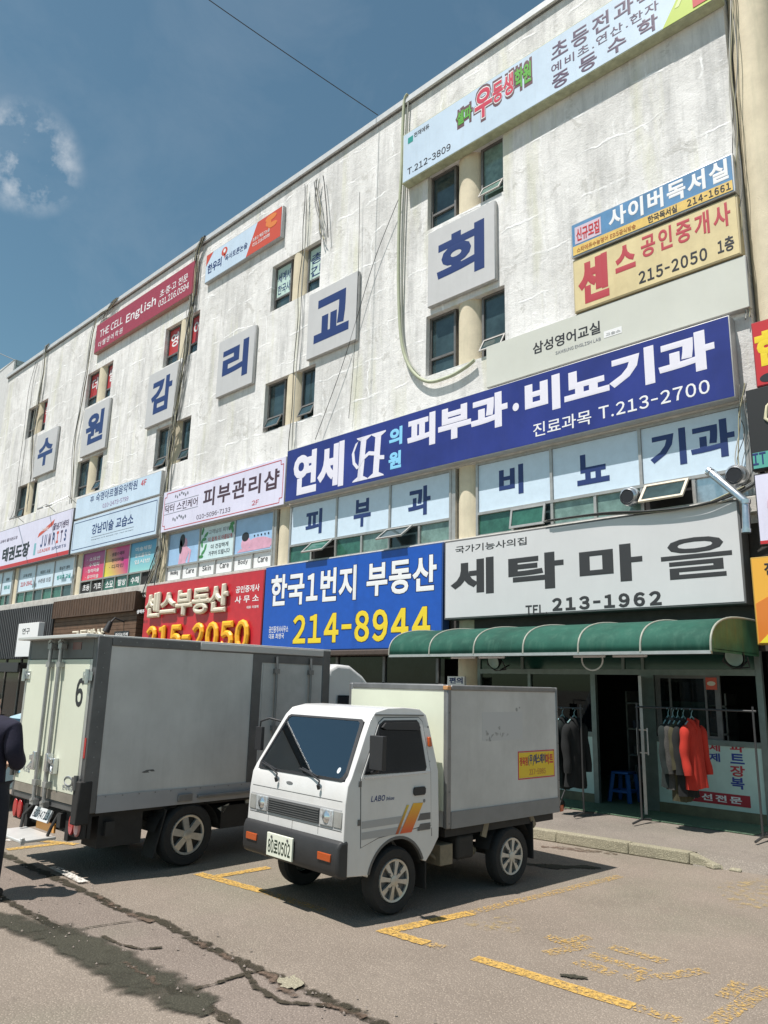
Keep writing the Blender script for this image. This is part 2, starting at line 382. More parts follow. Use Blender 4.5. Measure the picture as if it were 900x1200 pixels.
def text_mesh(body, bold, ext, spacing=1.0):
    vs, fs, x = [], [], 0.0
    need_glyphs([wide(c) for c in body if c not in ' \n'], bold, ext)
    gap = 0.10+(spacing-1.0)*0.9
    for ch in body:
        if ch == '\n': x = 0.0; vs = [Vector((v.x, v.y+1.15, v.z)) for v in vs]; continue
        if ch == ' ': x += 0.30; continue
        gv, gf = _GL[(wide(ch), bold, ext)]
        if ch == '-': gv = [Vector((v.x*0.52, v.y, v.z)) for v in gv]
        x0 = min(v.x for v in gv); x1 = max(v.x for v in gv); n = len(vs)
        if 0xAC00 <= ord(ch) <= 0xD7A3:
            dx = x; adv = 0.92*spacing
        else:
            dx = x-x0+gap/2; adv = x1-x0+gap
        vs += [Vector((v.x+dx, v.y, v.z)) for v in gv]; fs += [tuple(n+i for i in f) for f in gf]; x += adv
    return vs, fs
def lettering(body, m, fmap, parent, bold=0.02, thick=0.006, name='lettering', local=True, spacing=1.0, shear=0.0, label=None):
    """fmap(u, v, w): u,v in 0..1 over the text's bounds, w in 0..1 through its thickness -> point in world (or root-local) space"""
    co, fs = text_mesh(body, bold, 0.001 if thick < 0.02 else 0.02, spacing)
    if shear: co = [Vector((c.x+shear*c.y, c.y, c.z)) for c in co]
    x0 = min(c.x for c in co); x1 = max(c.x for c in co); y0 = min(c.y for c in co); y1 = max(c.y for c in co); z0 = min(c.z for c in co); z1 = max(c.z for c in co)
    root = parent
    while root.parent is not None: root = root.parent
    inv = None if local else WM[root.name].inverted()
    out = []
    for c in co:
        q = Vector(fmap((c.x-x0)/(x1-x0), (c.y-y0)/(y1-y0), (c.z-z0)/(z1-z0)))
        out.append(tuple(q if inv is None else inv @ q))
    me = bpy.data.meshes.new(name); me.from_pydata(out, [], fs); me.materials.append(m)
    o = bpy.data.objects.new(name, me); COL.objects.link(o); o.parent = parent
    if label: o['label'] = label
    return o
def wall_text(body, m, parent, bl, tr, y, bold=0.02, thick=0.006, name='lettering', spacing=1.0, shear=0.0, nums=False):
    """lettering on a wall-parallel face at depth y; bl, tr: its lower-left and upper-right corners"""
    (x0, z0), (x1, z1) = (bl, tr) if nums else (FX(*bl, y), FX(*tr, y))
    th_ = thick if thick > 0.02 else min(thick, 0.003)
    return lettering(body, m, lambda u, v, w: (x0+(x1-x0)*u, y-th_*w, z0+(z1-z0)*v), parent, bold, thick, name, False, spacing, shear)

# ================================================================== SETTING
M_WALL = wall_material()
M_GROUND = ground_material('worn_asphalt', (0.212, 0.176, 0.143), (0.276, 0.232, 0.190), (0.180, 0.196, 0.135), 0.5)
M_SIDE = ground_material('pavement_concrete', (0.20, 0.175, 0.15), (0.27, 0.235, 0.20), (0.19, 0.20, 0.14))
M_KERB = ground_material('kerb_concrete', (0.26, 0.235, 0.17), (0.36, 0.33, 0.24), (0.26, 0.26, 0.15))
M_STRIP = ground_material('gutter_concrete', (0.190, 0.155, 0.130), (0.245, 0.203, 0.172), (0.12, 0.145, 0.09), 0.5)
M_GREENFLOOR = ground_material('green_floor_paint', (0.10, 0.17, 0.11), (0.15, 0.23, 0.15), (0.2, 0.2, 0.14), 0.4)
M_YEL = worn_paint('yellow_road_paint', (0.58, 0.36, 0.09), 0.36, 0.54)
M_YELW = worn_paint('worn_yellow_road_paint', (0.58, 0.37, 0.11), 0.47, 0.62)
M_YELF = worn_paint('faded_yellow_road_paint', (0.50, 0.37, 0.17), 0.50, 0.70, 9)
M_WHT = worn_paint('white_road_paint', (0.75, 0.72, 0.66), 0.38, 0.55)

g = MB(); g.quad((-1200,-1200,0),(1200,-1200,0),(1200,1200,0),(-1200,1200,0)); struct('ground', g, M_GROUND)

def kerb_y(x): return 9.43 + 0.072*(x+6.2)
# pavement in front of the shops, with the kerb ending at a broken stone and a ramp beyond it
s = MB()
xs = [-60 + i*2.0 for i in range(28)] + [-4.15]
for a, b in zip(xs, xs[1:]): s.quad((a,kerb_y(a)+0.14,0.128),(b,kerb_y(b)+0.14,0.128),(b,12.9,0.128),(a,12.9,0.128))
s.quad((-4.15,kerb_y(-4.15)+0.14,0.128),(-3.2,10.6,0.10),(-2.4,12.9,0.128),(-4.15,12.9,0.128))
s.quad((-4.15,kerb_y(-4.15)+0.14,0.128),(-3.4,9.75,0.006),(-1.5,10.2,0.006),(-3.2,10.6,0.10))
s.quad((-3.2,10.6,0.10),(-1.5,10.2,0.006),(6,11.5,0.006),(-2.4,12.9,0.128))
s.quad((-2.4,12.9,0.128),(6,11.5,0.006),(20,12.9,0.006),(6,13.5,0.128))
s.add([(-4.15,9.55,-0.01),(-3.3,9.75,-0.01),(-3.4,9.75,0.006),(-4.15,kerb_y(-4.15)+0.14,0.128)], [(0,1,2,3)])
struct('pavement', s, M_SIDE)
k = MB(); rr = random.Random(3)
x = -4.2; first = True
while x > -60:
    w = 1.0 if not first else 0.75
    y0 = kerb_y(x); jz = rr.uniform(-0.008, 0.006)
    k.add([(x-w+0.003,kerb_y(x-w),0),(x,y0,0),(x,y0+0.15,0),(x-w+0.003,kerb_y(x-w)+0.15,0),
           (x-w+0.003,kerb_y(x-w)+0.015,0.138+jz),(x,y0+0.015,0.138+jz),(x,y0+0.15,0.138+jz),(x-w+0.003,kerb_y(x-w)+0.15,0.138+jz)],
          [(0,3,2,1),(4,5,6,7),(0,1,5,4),(1,2,6,5),(2,3,7,6),(3,0,4,7)])
    x -= w; first = False
# the broken end of the kerb
k.add([(-4.195,9.575,0),(-3.82,9.625,0),(-3.80,9.70,0),(-4.195,9.724,0),(-4.195,9.59,0.132),(-3.86,9.64,0.035),(-3.83,9.70,0.03),(-4.195,9.724,0.130)], [(0,3,2,1),(4,5,6,7),(0,1,5,4),(1,2,6,5),(2,3,7,6),(3,0,4,7)])
for (bx, by, bz, a, sx) in ((-3.96,9.65,0.055,-0.4,0.20),(-3.70,9.70,0.03,0.2,0.13)):
    c, d = math.cos(a), math.sin(a)
    pts = [(-sx*0.6,-0.06),(sx*0.5,-0.08),(sx*0.62,0.05),(-sx*0.4,0.09)]
    k.prism(pts, lambda u, v: (bx+u*c-v*d, by+u*d+v*c, 0.0), lambda u, v: (bx+0.8*(u*c-v*d), by+0.8*(u*d+v*c), bz))
struct('kerb', k, M_KERB, bevel=0.035, seg=3)

def gpoly(name, pts, m, z, jit=0.0, sub=8):
    """irregular sheet lying on the ground; pts in metres"""
    out = []; n = len(pts)
    for i in range(n):
        a = Vector((*pts[i], 0)); b = Vector((*pts[(i+1) % n], 0)); d = (b-a); nn = Vector((-d.y, d.x, 0)).normalized()
        for j in range(sub):
            t = j/sub; p = a + d*t
            if jit: p += nn*rr.uniform(-jit, jit) + d.normalized()*rr.uniform(-jit, jit)*0.4
            out.append((p.x, p.y, z))
    b = MB(); b.add(out, [tuple(range(len(out)))]); return b
def ribbon(path, w, z, jit=0.3, sub=10):
    b = MB(); L_, R_ = [], []
    for i in range(len(path)-1):
        a = Vector((*path[i], 0)); c = Vector((*path[i+1], 0)); d = c-a; n = Vector((-d.y, d.x, 0)).normalized()
        for j in range(sub):
            t = j/sub; p = a+d*t + n*rr.uniform(-jit, jit)*w*0.6
            ww = w if not callable(w) else w
            L_.append(p+n*ww*rr.uniform(1-jit, 1+jit)/2); R_.append(p-n*ww*rr.uniform(1-jit, 1+jit)/2)
    n = len(L_); b.add([(p.x,p.y,z) for p in L_]+[(p.x,p.y,z) for p in R_], [(i,i+1,n+i+1,n+i) for i in range(n-1)]); return b
# old gutter strip along the lot: a paler concrete band between two cracked joints
c1 = [GP(*q) for q in ((-60,945),(0,1000),(60,1028),(105,1048),(140,1066),(190,1080),(215,1096),(260,1119),(310,1140),(370,1166),(430,1193),(520,1240))]
c2 = [GP(*q) for q in ((-60,1020),(0,1052),(60,1085),(110,1108),(150,1130),(200,1158),(240,1180),(290,1210),(350,1250))]
band = MB(); nb = 60
def along(path, t):
    f = t*(len(path)-1); i = min(int(f), len(path)-2); a = Vector((*path[i],0)); b = Vector((*path[i+1],0)); return a.lerp(b, f-i)
band.grid(lambda u, v: tuple(along(c1, u).lerp(along(c2, u), v) + Vector((0,0,0.004))), nb, 1)
struct('gutter_strip', band, M_STRIP)
M_MOSS = stain_material('moss_filled_crack', (0.030, 0.028, 0.018), (0.07, 0.055, 0.038), (0.032, 0.045, 0.02), 1.3, 9)
M_WET = stain_material('damp_dirty_asphalt', (0.040, 0.038, 0.027), (0.066, 0.062, 0.044), (0.036, 0.041, 0.024), 1.75, 3.2, 0.75, 0.75)
M_DIRT = stain_material('brown_dirt', (0.10, 0.07, 0.05), (0.17, 0.12, 0.09), (0.08, 0.10, 0.05), 1.02, 8)
M_PALEP = stain_material('olive_growth', (0.15, 0.15, 0.10), (0.20, 0.19, 0.14), (0.12, 0.16, 0.10), 1.3, 6)
def soft_ribbon(name, path, w, z, m, jit=0.25, sub=10):
    """strip along a path, attribute fade 0 at its edges and 1 along its middle; w: width or widths along the path"""
    V, F = [], []; P = []
    for i in range(len(path)-1):
        for j in range(sub): P.append((i+j/sub))
    P.append(len(path)-1.0)
    for f_ in P:
        i = min(int(f_), len(path)-2); a = Vector((*path[i],0)); c = Vector((*path[i+1],0)); p = a.lerp(c, f_-i); d = c-a; n_ = Vector((-d.y,d.x,0)).normalized()
        ww = w if not isinstance(w, (list, tuple)) else w[i]+(w[i+1]-w[i])*(f_-i)
        ww *= rr.uniform(1-jit, 1+jit); end = 0.0 if (f_ == P[0] or f_ == P[-1]) else 1.0
        p = p+n_*rr.uniform(-jit, jit)*ww*0.3
        for k_, (o_, fd_) in enumerate(((-0.5,0),(-0.22,0.8),(0,1),(0.22,0.8),(0.5,0))): V.append(((p.x+n_.x*ww*o_), (p.y+n_.y*ww*o_), z, fd_*end))
    for r_ in range(len(P)-1):
        for k_ in range(4): F.append((r_*5+k_, r_*5+k_+1, (r_+1)*5+k_+1, (r_+1)*5+k_))
    b_ = MB(); b_.add([v[:3] for v in V], F); o = struct(name, b_, m, recalc=False)
    at = o.data.attributes.new('fade','FLOAT','POINT')
    for i, v in enumerate(V): at.data[i].value = v[3]
    return o
soft_ribbon('ground_crack', c1, 0.19, 0.009, M_MOSS, 0.16)
soft_ribbon('ground_crack', c2, 0.15, 0.0095, M_MOSS, 0.16)
wl = [GP(*q) for q in ((-30,1072),(20,1082),(70,1097),(120,1122),(165,1148),(200,1166),(225,1180),(245,1192))]
soft_ribbon('damp_stain', wl, [0.4,0.55,0.62,0.7,0.66,0.62,0.45,0.15], 0.0125, M_WET, 0.12)
for pts, w_ in ((((95,1090),(140,1083),(180,1078)),0.03),(((225,1162),(262,1152),(290,1142),(310,1138)),0.09),(((118,1098),(140,1108),(165,1114),(192,1112)),0.07),(((280,1128),(300,1160),(330,1176),(420,1184)),0.10)):
    soft_ribbon('ground_crack', [GP(*q) for q in pts], w_, 0.0135+0.002*rr.random(), M_MOSS, 0.2)
for pts, w_ in ((((110,1050),(145,1070),(180,1084)),0.14),(((220,1102),(250,1117),(275,1130)),0.12),(((305,1140),(330,1158),(345,1172)),0.16),(((375,1178),(405,1188),(430,1196)),0.12),(((140,1128),(170,1146),(188,1158)),0.10)):
    soft_ribbon('dirt_patch', [GP(*p) for p in pts], w_, 0.0175, M_DIRT, 0.3)
soft_ribbon('dirt_patch', [GP(*p) for p in ((632,992),(670,995),(730,1002))], [0.25,0.5,0.2], 0.004, M_DIRT, 0.15)
soft_ribbon('damp_stain', [GP(*p) for p in ((612,1012),(640,1016),(690,1017),(705,1018))], [0.15,0.34,0.3,0.1], 0.006, M_WET, 0.2)
soft_ribbon('damp_stain', [GP(*p) for p in ((655,1144),(672,1146),(690,1148))], [0.05,0.13,0.05], 0.012, M_WET, 0.2)
ch = [GP(*p) for p in ((327,1150),(345,1146),(358,1155),(345,1163),(330,1160))]
struct('gutter_strip', gpoly('chip', ch, M_KERB, 0.021, 0.02, 4), M_KERB)

# painted parking bays
def seg(p, q, w, m, z=0.005):
    a = Vector((*GP(*p),0)); b = Vector((*GP(*q),0)); d = (b-a).normalized(); n = Vector((-d.y,d.x,0))*w/2
    b_ = MB(); N = 10
    b_.add([tuple(a.lerp(b, i/N)+n*(1+rr.uniform(-.12,.12))+Vector((0,0,z))) for i in range(N+1)]+[tuple(a.lerp(b, i/N)-n*(1+rr.uniform(-.12,.12))+Vector((0,0,z))) for i in range(N+1)],
           [(i,i+1,N+2+i,N+1+i) for i in range(N)])
    struct('bay_marking', b_, m)
seg((452,1092),(552,1070),0.13,M_YEL); seg((552,1070),(727,1027),0.12,M_YELW)
seg((446,1090),(500,1106),0.13,M_YEL,0.007); seg((500,1106),(520,1112),0.12,M_YELW,0.0095)
seg((556,1123),(742,1180),0.13,M_YEL); seg((742,1180),(800,1198),0.12,M_YELW)
seg((232,1024),(308,1045),0.13,M_YEL); seg((252,1028),(315,1017),0.12,M_YEL,0.007); seg((308,1045),(380,1068),0.12,M_YELW)
seg((835,1200),(900,1158),0.13,M_YELW); seg((848,1170),(868,1152),0.12,M_YELW,0.007)
seg((8,996),(75,988),0.13,M_YEL); seg((30,984),(90,990),0.12,M_YEL,0.007); seg((5,985),(40,984),0.1,M_WHT,0.0065)
seg((62,1018),(98,1036),0.10,M_WHT,0.0205)
for p, q, w in (((640,1098),(676,1108),0.10),((655,1107),(690,1098),0.09),((640,1118),(690,1108),0.10),((676,1127),(720,1142),0.11),((690,1118),(760,1140),0.10),((715,1110),(780,1128),0.11),((735,1148),(760,1142),0.10),((770,1146),(825,1138),0.10)):
    seg(p, q, w*1.3, M_YELW, 0.004+0.002*rr.random()+0.0003)
for p, q, w in (((545,1082),(610,1090),0.22),((560,1090),(600,1075),0.18)): seg(p, q, w, M_YELF, 0.0043+0.0008*rr.random())
struct('faded_marking', gpoly('fm', [GP(*p) for p in ((838,1040),(870,1030),(905,1030),(910,1062),(860,1064))], M_YELF, 0.004, 0.06, 6), M_YELF)

# a few loose stones and leaf crumbs by the cracks
st = MB()
for i in range(150):
    t = rr.random(); p = along(c1 if rr.random() < 0.6 else c2, t); q = p+Vector((rr.gauss(0,0.12), rr.gauss(0,0.12), 0)); r = rr.uniform(0.004, 0.014)
    st.add([(q.x-r,q.y,0.018),(q.x,q.y-r,0.018),(q.x+r*1.1,q.y,0.018),(q.x,q.y+r,0.018),(q.x,q.y,0.018+r)], [(0,1,4),(1,2,4),(2,3,4),(3,0,4)])
tag(st.build('pebbles', mat('pebble', (0.24,0.2,0.17), 0.9, var=0.3, scale=30)), 'loose grit scattered along the cracked gutter joints', 'grit', kind='stuff')

# ================================================================== THE BUILDING
M_FRAME = mat('dark_window_frame', (0.16,0.155,0.15), 0.55, 0.3, var=0.2)
M_FRAMEL = mat('aluminium_frame', (0.42,0.41,0.39), 0.45, 0.5, var=0.15)
M_COLUMN = mat('cream_painted_concrete', (0.66,0.585,0.43), 0.85, var=0.12, scale=2.2, bump=0.5, bscale=45, streak=0.65, dirt=(0.44,0.42,0.30))
M_CONC = mat('grimy_concrete', (0.52,0.50,0.46), 0.9, var=0.2, scale=4, bump=0.5, streak=0.6, dirt=(0.22,0.21,0.19))
M_DARKIN = mat('dark_interior', (0.02,0.02,0.02), 0.9)
M_GLASS = mat('teal_window_glass', (0.035,0.06,0.065), 0.06, var=0.5, scale=1.7, spec=0.8)
M_GLASSG = mat('green_window_glass', (0.035,0.12,0.085), 0.07, var=0.45, scale=3.0, spec=0.7)
M_GLASSB = mat('curtained_window_glass', (0.16,0.25,0.22), 0.12, var=0.35, scale=5.0, streak=0.4, dirt=(0.05,0.11,0.09), spec=0.7)
M_REDFILM = mat('red_window_film', (0.47,0.045,0.045), 0.3, var=0.1)
M_BLUEFILM = mat('pale_blue_window_film', (0.60,0.72,0.82), 0.3, var=0.05)
M_WHITE = mat('white_print', (0.80,0.80,0.80), 0.45)
M_NAVY = mat('navy_print', (0.022,0.042,0.155), 0.4)
M_BLACK = mat('black_print', (0.02,0.02,0.025), 0.45)
M_GREY = mat('grey_print', (0.20,0.21,0.24), 0.5)
M_RED = mat('red_print', (0.52,0.03,0.035), 0.4)
M_YELLOW = mat('yellow_print', (0.80,0.60,0.03), 0.4)
M_GREEN = mat('green_print', (0.12,0.40,0.05), 0.4)
M_SKYB = mat('sky_blue_print', (0.25,0.60,0.85), 0.4)
M_MINT = mat('mint_panel', (0.50,0.66,0.60), 0.5, var=0.08, scale=3, streak=0.15)
M_ALU = mat('brushed_aluminium', (0.55,0.55,0.54), 0.4, 0.7, var=0.12)
M_STEEL = mat('galvanised_steel', (0.62,0.64,0.66), 0.28, 0.9, var=0.15, scale=12)
M_BLKPL = mat('black_plastic', (0.025,0.025,0.027), 0.55)
M_RUBBER = mat('black_rubber', (0.018,0.018,0.018), 0.8, var=0.2, scale=20)

XC = [-9.75-6.2*k for k in range(5)]
XR, XL = -3.8, -39.1
bld = thing('commercial_building', 'long four storey white concrete building with weathered panels and rows of paired windows', 'building')
def sheet_with_holes(mb, x0, x1, z0, z1, holes, y, depth, m=0):
    xs = sorted({x0, x1, *[h[0] for h in holes], *[h[1] for h in holes]}); zs = sorted({z0, z1, *[h[2] for h in holes], *[h[3] for h in holes]})
    xs = [x for x in xs if x0 <= x <= x1]; zs = [z for z in zs if z0 <= z <= z1]
    idx = {}
    def V(i, j):
        if (i, j) not in idx: idx[(i, j)] = len(mb.v); mb.v.append((xs[i], y, zs[j]))
        return idx[(i, j)]
    for i in range(len(xs)-1):
        for j in range(len(zs)-1):
            cx, cz = (xs[i]+xs[i+1])/2, (zs[j]+zs[j+1])/2
            if any(h[0] < cx < h[1] and h[2] < cz < h[3] for h in holes): continue
            mb.f.append([V(i,j), V(i+1,j), V(i+1,j+1), V(i,j+1)]); mb.m.append(m)
    for a, b, c, d in holes:
        y2 = y+depth
        mb.quad((a,y,c),(a,y2,c),(a,y2,d),(a,y,d),m); mb.quad((b,y,c),(b,y,d),(b,y2,d),(b,y2,c),m)
        mb.quad((a,y,c),(b,y,c),(b,y2,c),(a,y2,c),m); mb.quad((a,y,d),(a,y2,d),(b,y2,d),(b,y,d),m)
holes = []
for xc in XC:
    holes += [(xc-1.15, xc+1.08, 8.95, 10.45), (xc-1.15, xc+1.08, 12.72, 14.22)]
holes.append((XL+0.4, XR-0.001, 5.02, 6.60))
w = MB(); sheet_with_holes(w, XL, XR, 4.60, 16.66, holes, D, 0.32)
w.quad((XL,D,0.1),(XL,26,0.1),(XL,26,16.66),(XL,D,16.66))
w.quad((XL,26,0.1),(6,26,0.1),(6,26,16.66),(XL,26,16.66)); w.quad((6,26,0.1),(6,D+0.4,0.1),(6,D+0.4,16.66),(6,26,16.66))
w.quad((XL,D,16.66),(6,D,16.66),(6,26,16.66),(XL,26,16.66))
w.quad((XR,D,0.1),(XR,D+0.6,0.1),(XR,D+0.6,16.66),(XR,D,16.66))
wall = w.build('wall', M_WALL, bld, recalc=False)
w2 = MB(); w2.quad((-3.5,D+0.42,0.1),(6,D+0.42,0.1),(6,D+0.42,16.66),(-3.5,D+0.42,16.66))
w2.build('wall', mat('grey_side_wall', (0.33,0.34,0.35), 0.85, var=0.15, streak=0.5), bld, recalc=False)
b = MB(); b.box(XL-0.05, 6, D-0.10, D+0.25, 16.70, 16.86); b.box(XL-0.02, 6, D-0.03, D+0.2, 16.6605, 16.70, 1)
b.build('parapet_coping', [mat('coping_metal', (0.62,0.63,0.63), 0.5, 0.2, var=0.1), M_FRAME], bld)
for xc in XC + [-3.45]:
    c = MB(); c.cyl((xc, D+0.368, 0.1), (xc, D+0.368, 16.6), 0.365, n=40)
    c.build('column', M_COLUMN, bld, smooth=60)
b = MB()
b.box(XL, XR-0.02, D-0.16, D+0.30, 4.74, 5.00); b.box(XL, XR-0.02, D-0.05, D+0.30, 6.602, 6.70)
b.build('floor_ledge', M_CONC, bld, bevel=0.015)
b = MB(); b.box(XL, XR-0.02, D+0.06, D+0.30, 2.64, 4.735); b.build('shop_fascia', mat('dark_fascia', (0.06,0.055,0.05), 0.7, var=0.2), bld)
b = MB(); b.box(XL+0.1, 5.9, D+0.9, D+1.0, 2.7, 16.5); b.box(XL+0.1, -10.0, D+0.9, D+1.0, 0.1, 2.7)
b.build('inner_wall', M_DARKIN, bld)

def pair_window(xa, xb, z0, z1, pane_m, film=None, glyph=None, sash=True, frame_m=M_FRAME):
    y = D+0.13; fr = MB(); t = 0.055
    fr.box(xa,xa+t,y,y+0.10,z0,z1); fr.box(xb-t,xb,y,y+0.10,z0,z1); fr.box(xa+t,xb-t,y,y+0.10,z0,z0+t); fr.box(xa+t,xb-t,y,y+0.10,z1-t,z1)
    zm = z0+0.42; fr.box(xa+t,xb-t,y+0.003,y+0.10,zm,zm+t)
    f = fr.build('window', frame_m, bld)
    p = MB(); p.box(xa+t,xb-t,y+0.05,y+0.062,z0+t,z1-t); p.build('pane', pane_m, f)
    if film:
        q = MB(); q.box(xa+t+0.004,xb-t-0.004,y+0.036,y+0.046,zm+t+0.004,z1-t-0.004); q.build('film', film, f)
        if glyph:
            cx = (xa+xb)/2; gm = M_WHITE if film is M_REDFILM else M_NAVY
            wall_text(glyph, gm, f, (cx-0.24, (zm+z1)/2-0.2), (cx+0.24, (zm+z1)/2+0.32), y+0.034, 0.02, 0.004, nums=True) if '\n' not in glyph else \
            wall_text(glyph, gm, f, (xa+t+0.04, zm+0.15), (xb-t-0.03, z1-0.22), y+0.034, 0.012, 0.004, nums=True)
    if sash:
        a = R(sash); s_ = MB(); w_ = xb-xa-2*t-0.02; h = 0.36; cx = (xa+xb)/2
        def P(u, v, o): return (cx+u, y-0.01-math.sin(a)*(h-v)-o*math.cos(a), zm-(h-v)*math.cos(a)+o*math.sin(a))
        for u0, u1, v0, v1 in ((-w_/2,w_/2,0,0.035),(-w_/2,w_/2,h-0.035,h),(-w_/2,-w_/2+0.035,0.035,h-0.035),(w_/2-0.035,w_/2,0.035,h-0.035)):
            s_.add([P(u0,v0,0),P(u1,v0,0),P(u1,v1,0),P(u0,v1,0),P(u0,v0,0.03),P(u1,v0,0.03),P(u1,v1,0.03),P(u0,v1,0.03)], [(0,3,2,1),(4,5,6,7),(0,1,5,4),(1,2,6,5),(2,3,7,6),(3,0,4,7)])
        so_ = s_.build('sash', frame_m if sash < 25 else M_FRAMEL, f)
        s2 = MB(); s2.quad(P(-w_/2+.03,.03,.012),P(w_/2-.03,.03,.012),P(w_/2-.03,h-.03,.012),P(-w_/2+.03,h-.03,.012)); s2.build('sash_pane', pane_m, f)
    return f
films4 = {0: (None,None), 1: (M_MINT, ('세계사\n한국사', '총\n간')), 2: (M_REDFILM, ('영', '어')), 3: (M_REDFILM, ('더', '쎌')), 4: (M_REDFILM, (None, '학'))}
for i, xc in enumerate(XC):
    xl0, xl1, xr0, xr1 = xc-1.15, xc-0.37, xc+0.37, xc+1.08
    fm, gl = films4[i]; gl = gl or (None, None)
    pair_window(xl0, xl1, 8.95, 10.45, M_GLASS, sash=(0, 24, 24, 0, 8)[i]); pair_window(xr0, xr1, 8.95, 10.45, M_GLASS if i != 1 else M_GLASS, sash=(30, 24, 20, 22, 0)[i])
    pair_window(xl0, xl1, 12.72, 14.22, M_GLASS, fm if i != 4 else None, gl[0], sash=0)
    pair_window(xr0, xr1, 12.72, 14.22, M_GLASSB if i == 0 else M_GLASS, fm, gl[1], sash=30 if i == 0 else 0)

def strip_window(xa, xb, n, z0=5.0, zm=5.50, z1=6.60, low=None, frame_m=M_FRAMEL):
    y = D-0.005; fr = MB(); t = 0.055; fy0, fy1 = y, y+0.09
    fr.box(xa,xa+t,fy0,fy1,z0,z1); fr.box(xb-t,xb,fy0,fy1,z0,z1)
    fr.box(xa+t,xb-t,fy0,fy1,z0,z0+t); fr.box(xa+t,xb-t,fy0,fy1,z1-t,z1); fr.box(xa+t,xb-t,fy0-0.004,fy1,zm-t/2,zm+t/2)
    fr.box(xb+0.001, xb+0.11, y+0.012, y+0.10, z0, z1)
    ws = (xb-xa)/n
    for i in range(1, n): fr.box(xa+i*ws-t/2,xa+i*ws+t/2,fy0+0.002,fy1-0.002,z0+t,zm-t/2); fr.box(xa+i*ws-t/2,xa+i*ws+t/2,fy0+0.002,fy1-0.002,zm+t/2,z1-t)
    for i in range(n): fr.box(xa+(i+.5)*ws-t/2,xa+(i+.5)*ws+t/2,fy0+0.004,fy1-0.004,z0+t,zm-t/2)
    f = fr.build('window', frame_m, bld)
    for i in range(2*n):
        a, c = xa+i*ws/2+t/2, xa+(i+1)*ws/2-t/2
        p = MB(); p.box(a, c, y+0.05, y+0.06, z0+t, zm-t/2); p.build('pane', (low[i % len(low)] if low else M_GLASSG), f)
    return f, ws, y
def film(f, xa, xb, z0, z1, y, m, name='film'):
    p = MB(); p.box(xa, xb, y+0.035, y+0.05, z0, z1); return p.build(name, m, f)
def hopper(f, xa, xb, zt, h, ang, y, pm=M_GLASSG, fm=M_FRAMEL):
    s_ = MB(); a = R(ang)
    def P(u, v, o): return (u, y-0.02-math.sin(a)*v-o*math.cos(a), zt-v*math.cos(a)+o*math.sin(a))
    e = 0.045
    for u0,u1,v0,v1 in ((xa,xb,0,e),(xa,xb,h-e,h),(xa,xa+e,e,h-e),(xb-e,xb,e,h-e)):
        s_.add([P(u0,v0,0),P(u1,v0,0),P(u1,v1,0),P(u0,v1,0),P(u0,v0,.035),P(u1,v0,.035),P(u1,v1,.035),P(u0,v1,.035)], [(0,3,2,1),(4,5,6,7),(0,1,5,4),(1,2,6,5),(2,3,7,6),(3,0,4,7)])
    s_.build('sash', fm, f)
    q = MB(); q.quad(P(xa+e,e,.014),P(xb-e,e,.014),P(xb-e,h-e,.014),P(xa+e,h-e,.014)); q.build('sash_pane', pm, f)
Y2 = D-0.005+0.035
# bay by the right-hand column: pale blue film with navy characters
f, ws, y = strip_window(XC[0]+0.29, XR-0.22, 3, low=[M_GLASSG, M_GLASS, M_GLASSB, M_GLASSB, M_DARKIN, M_STEEL])
for i in range(3): film(f, XC[0]+0.29+i*ws+0.03, XC[0]+0.29+(i+1)*ws-0.03, 5.53, 6.54, y, M_BLUEFILM)
for body, bl, tr in (('비',(585,583),(613,543)),('뇨',(676.7,570),(713,526.7)),('기과',(763,551),(859,488))): wall_text(body, M_NAVY, f, bl, tr, Y2-0.002, 0.035, 0.004)
hopper(f, -8.55, -7.75, 5.47, 0.42, 10, y); hopper(f, -5.75, -4.98, 5.47, 0.46, 40, y, M_GLASS, mat('beige_sash', (0.60,0.53,0.42), 0.5))
f, ws, y = strip_window(XC[1]+0.31, XC[0]-0.375, 3, low=[M_GLASSG, M_DARKIN, M_GLASSG, M_GLASSB, M_GLASS, M_GLASSB])
for i in range(3): film(f, XC[1]+0.31+i*ws+0.03, XC[1]+0.31+(i+1)*ws-0.03, 5.53, 6.54, y, M_BLUEFILM)
for body, bl, tr in (('피',(357.5,628),(378,595)),('부',(414,619),(435,582.5)),('과',(478,606.7),(504.7,567.5))): wall_text(body, M_NAVY, f, bl, tr, Y2-0.002, 0.035, 0.004)
hopper(f, -14.65, -13.85, 5.47, 0.46, 48, y); hopper(f, -12.0, -11.2, 5.47, 0.46, 52, y, M_GLASS)
# skin care bay with printed posters
f, ws, y = strip_window(XC[2]+0.31, XC[1]-0.375, 3, low=[M_WHITE]*6)
M_PB = mat('poster_sky_blue', (0.34,0.52,0.74), 0.35, var=0.12, scale=2); M_PINK = mat('poster_skin_pink', (0.66,0.36,0.47), 0.4, var=0.15, scale=5)
M_LEAF = mat('poster_leaf_green', (0.06,0.26,0.08), 0.4, var=0.4, scale=9); M_PALE = mat('poster_pale', (0.60,0.74,0.76), 0.4, var=0.08)
xs0 = XC[2]+0.31
for i, m_ in enumerate((M_PB, M_PALE, M_PB)): film(f, xs0+i*ws+0.03, xs0+(i+1)*ws-0.03, 5.53, 6.54, y, m_, 'poster')
def flat(f, polys, m, y, name='print'):
    if len(polys) == 2: flat(f, polys[1:], m, y, name); polys = polys[:1]
    q = MB()
    for k_, p in enumerate(polys): q.prism(p, lambda a, b_: (a, y, b_), lambda a, b_: (a, y-0.003-0.0004*k_, b_))
    return q.build(name, m, f)
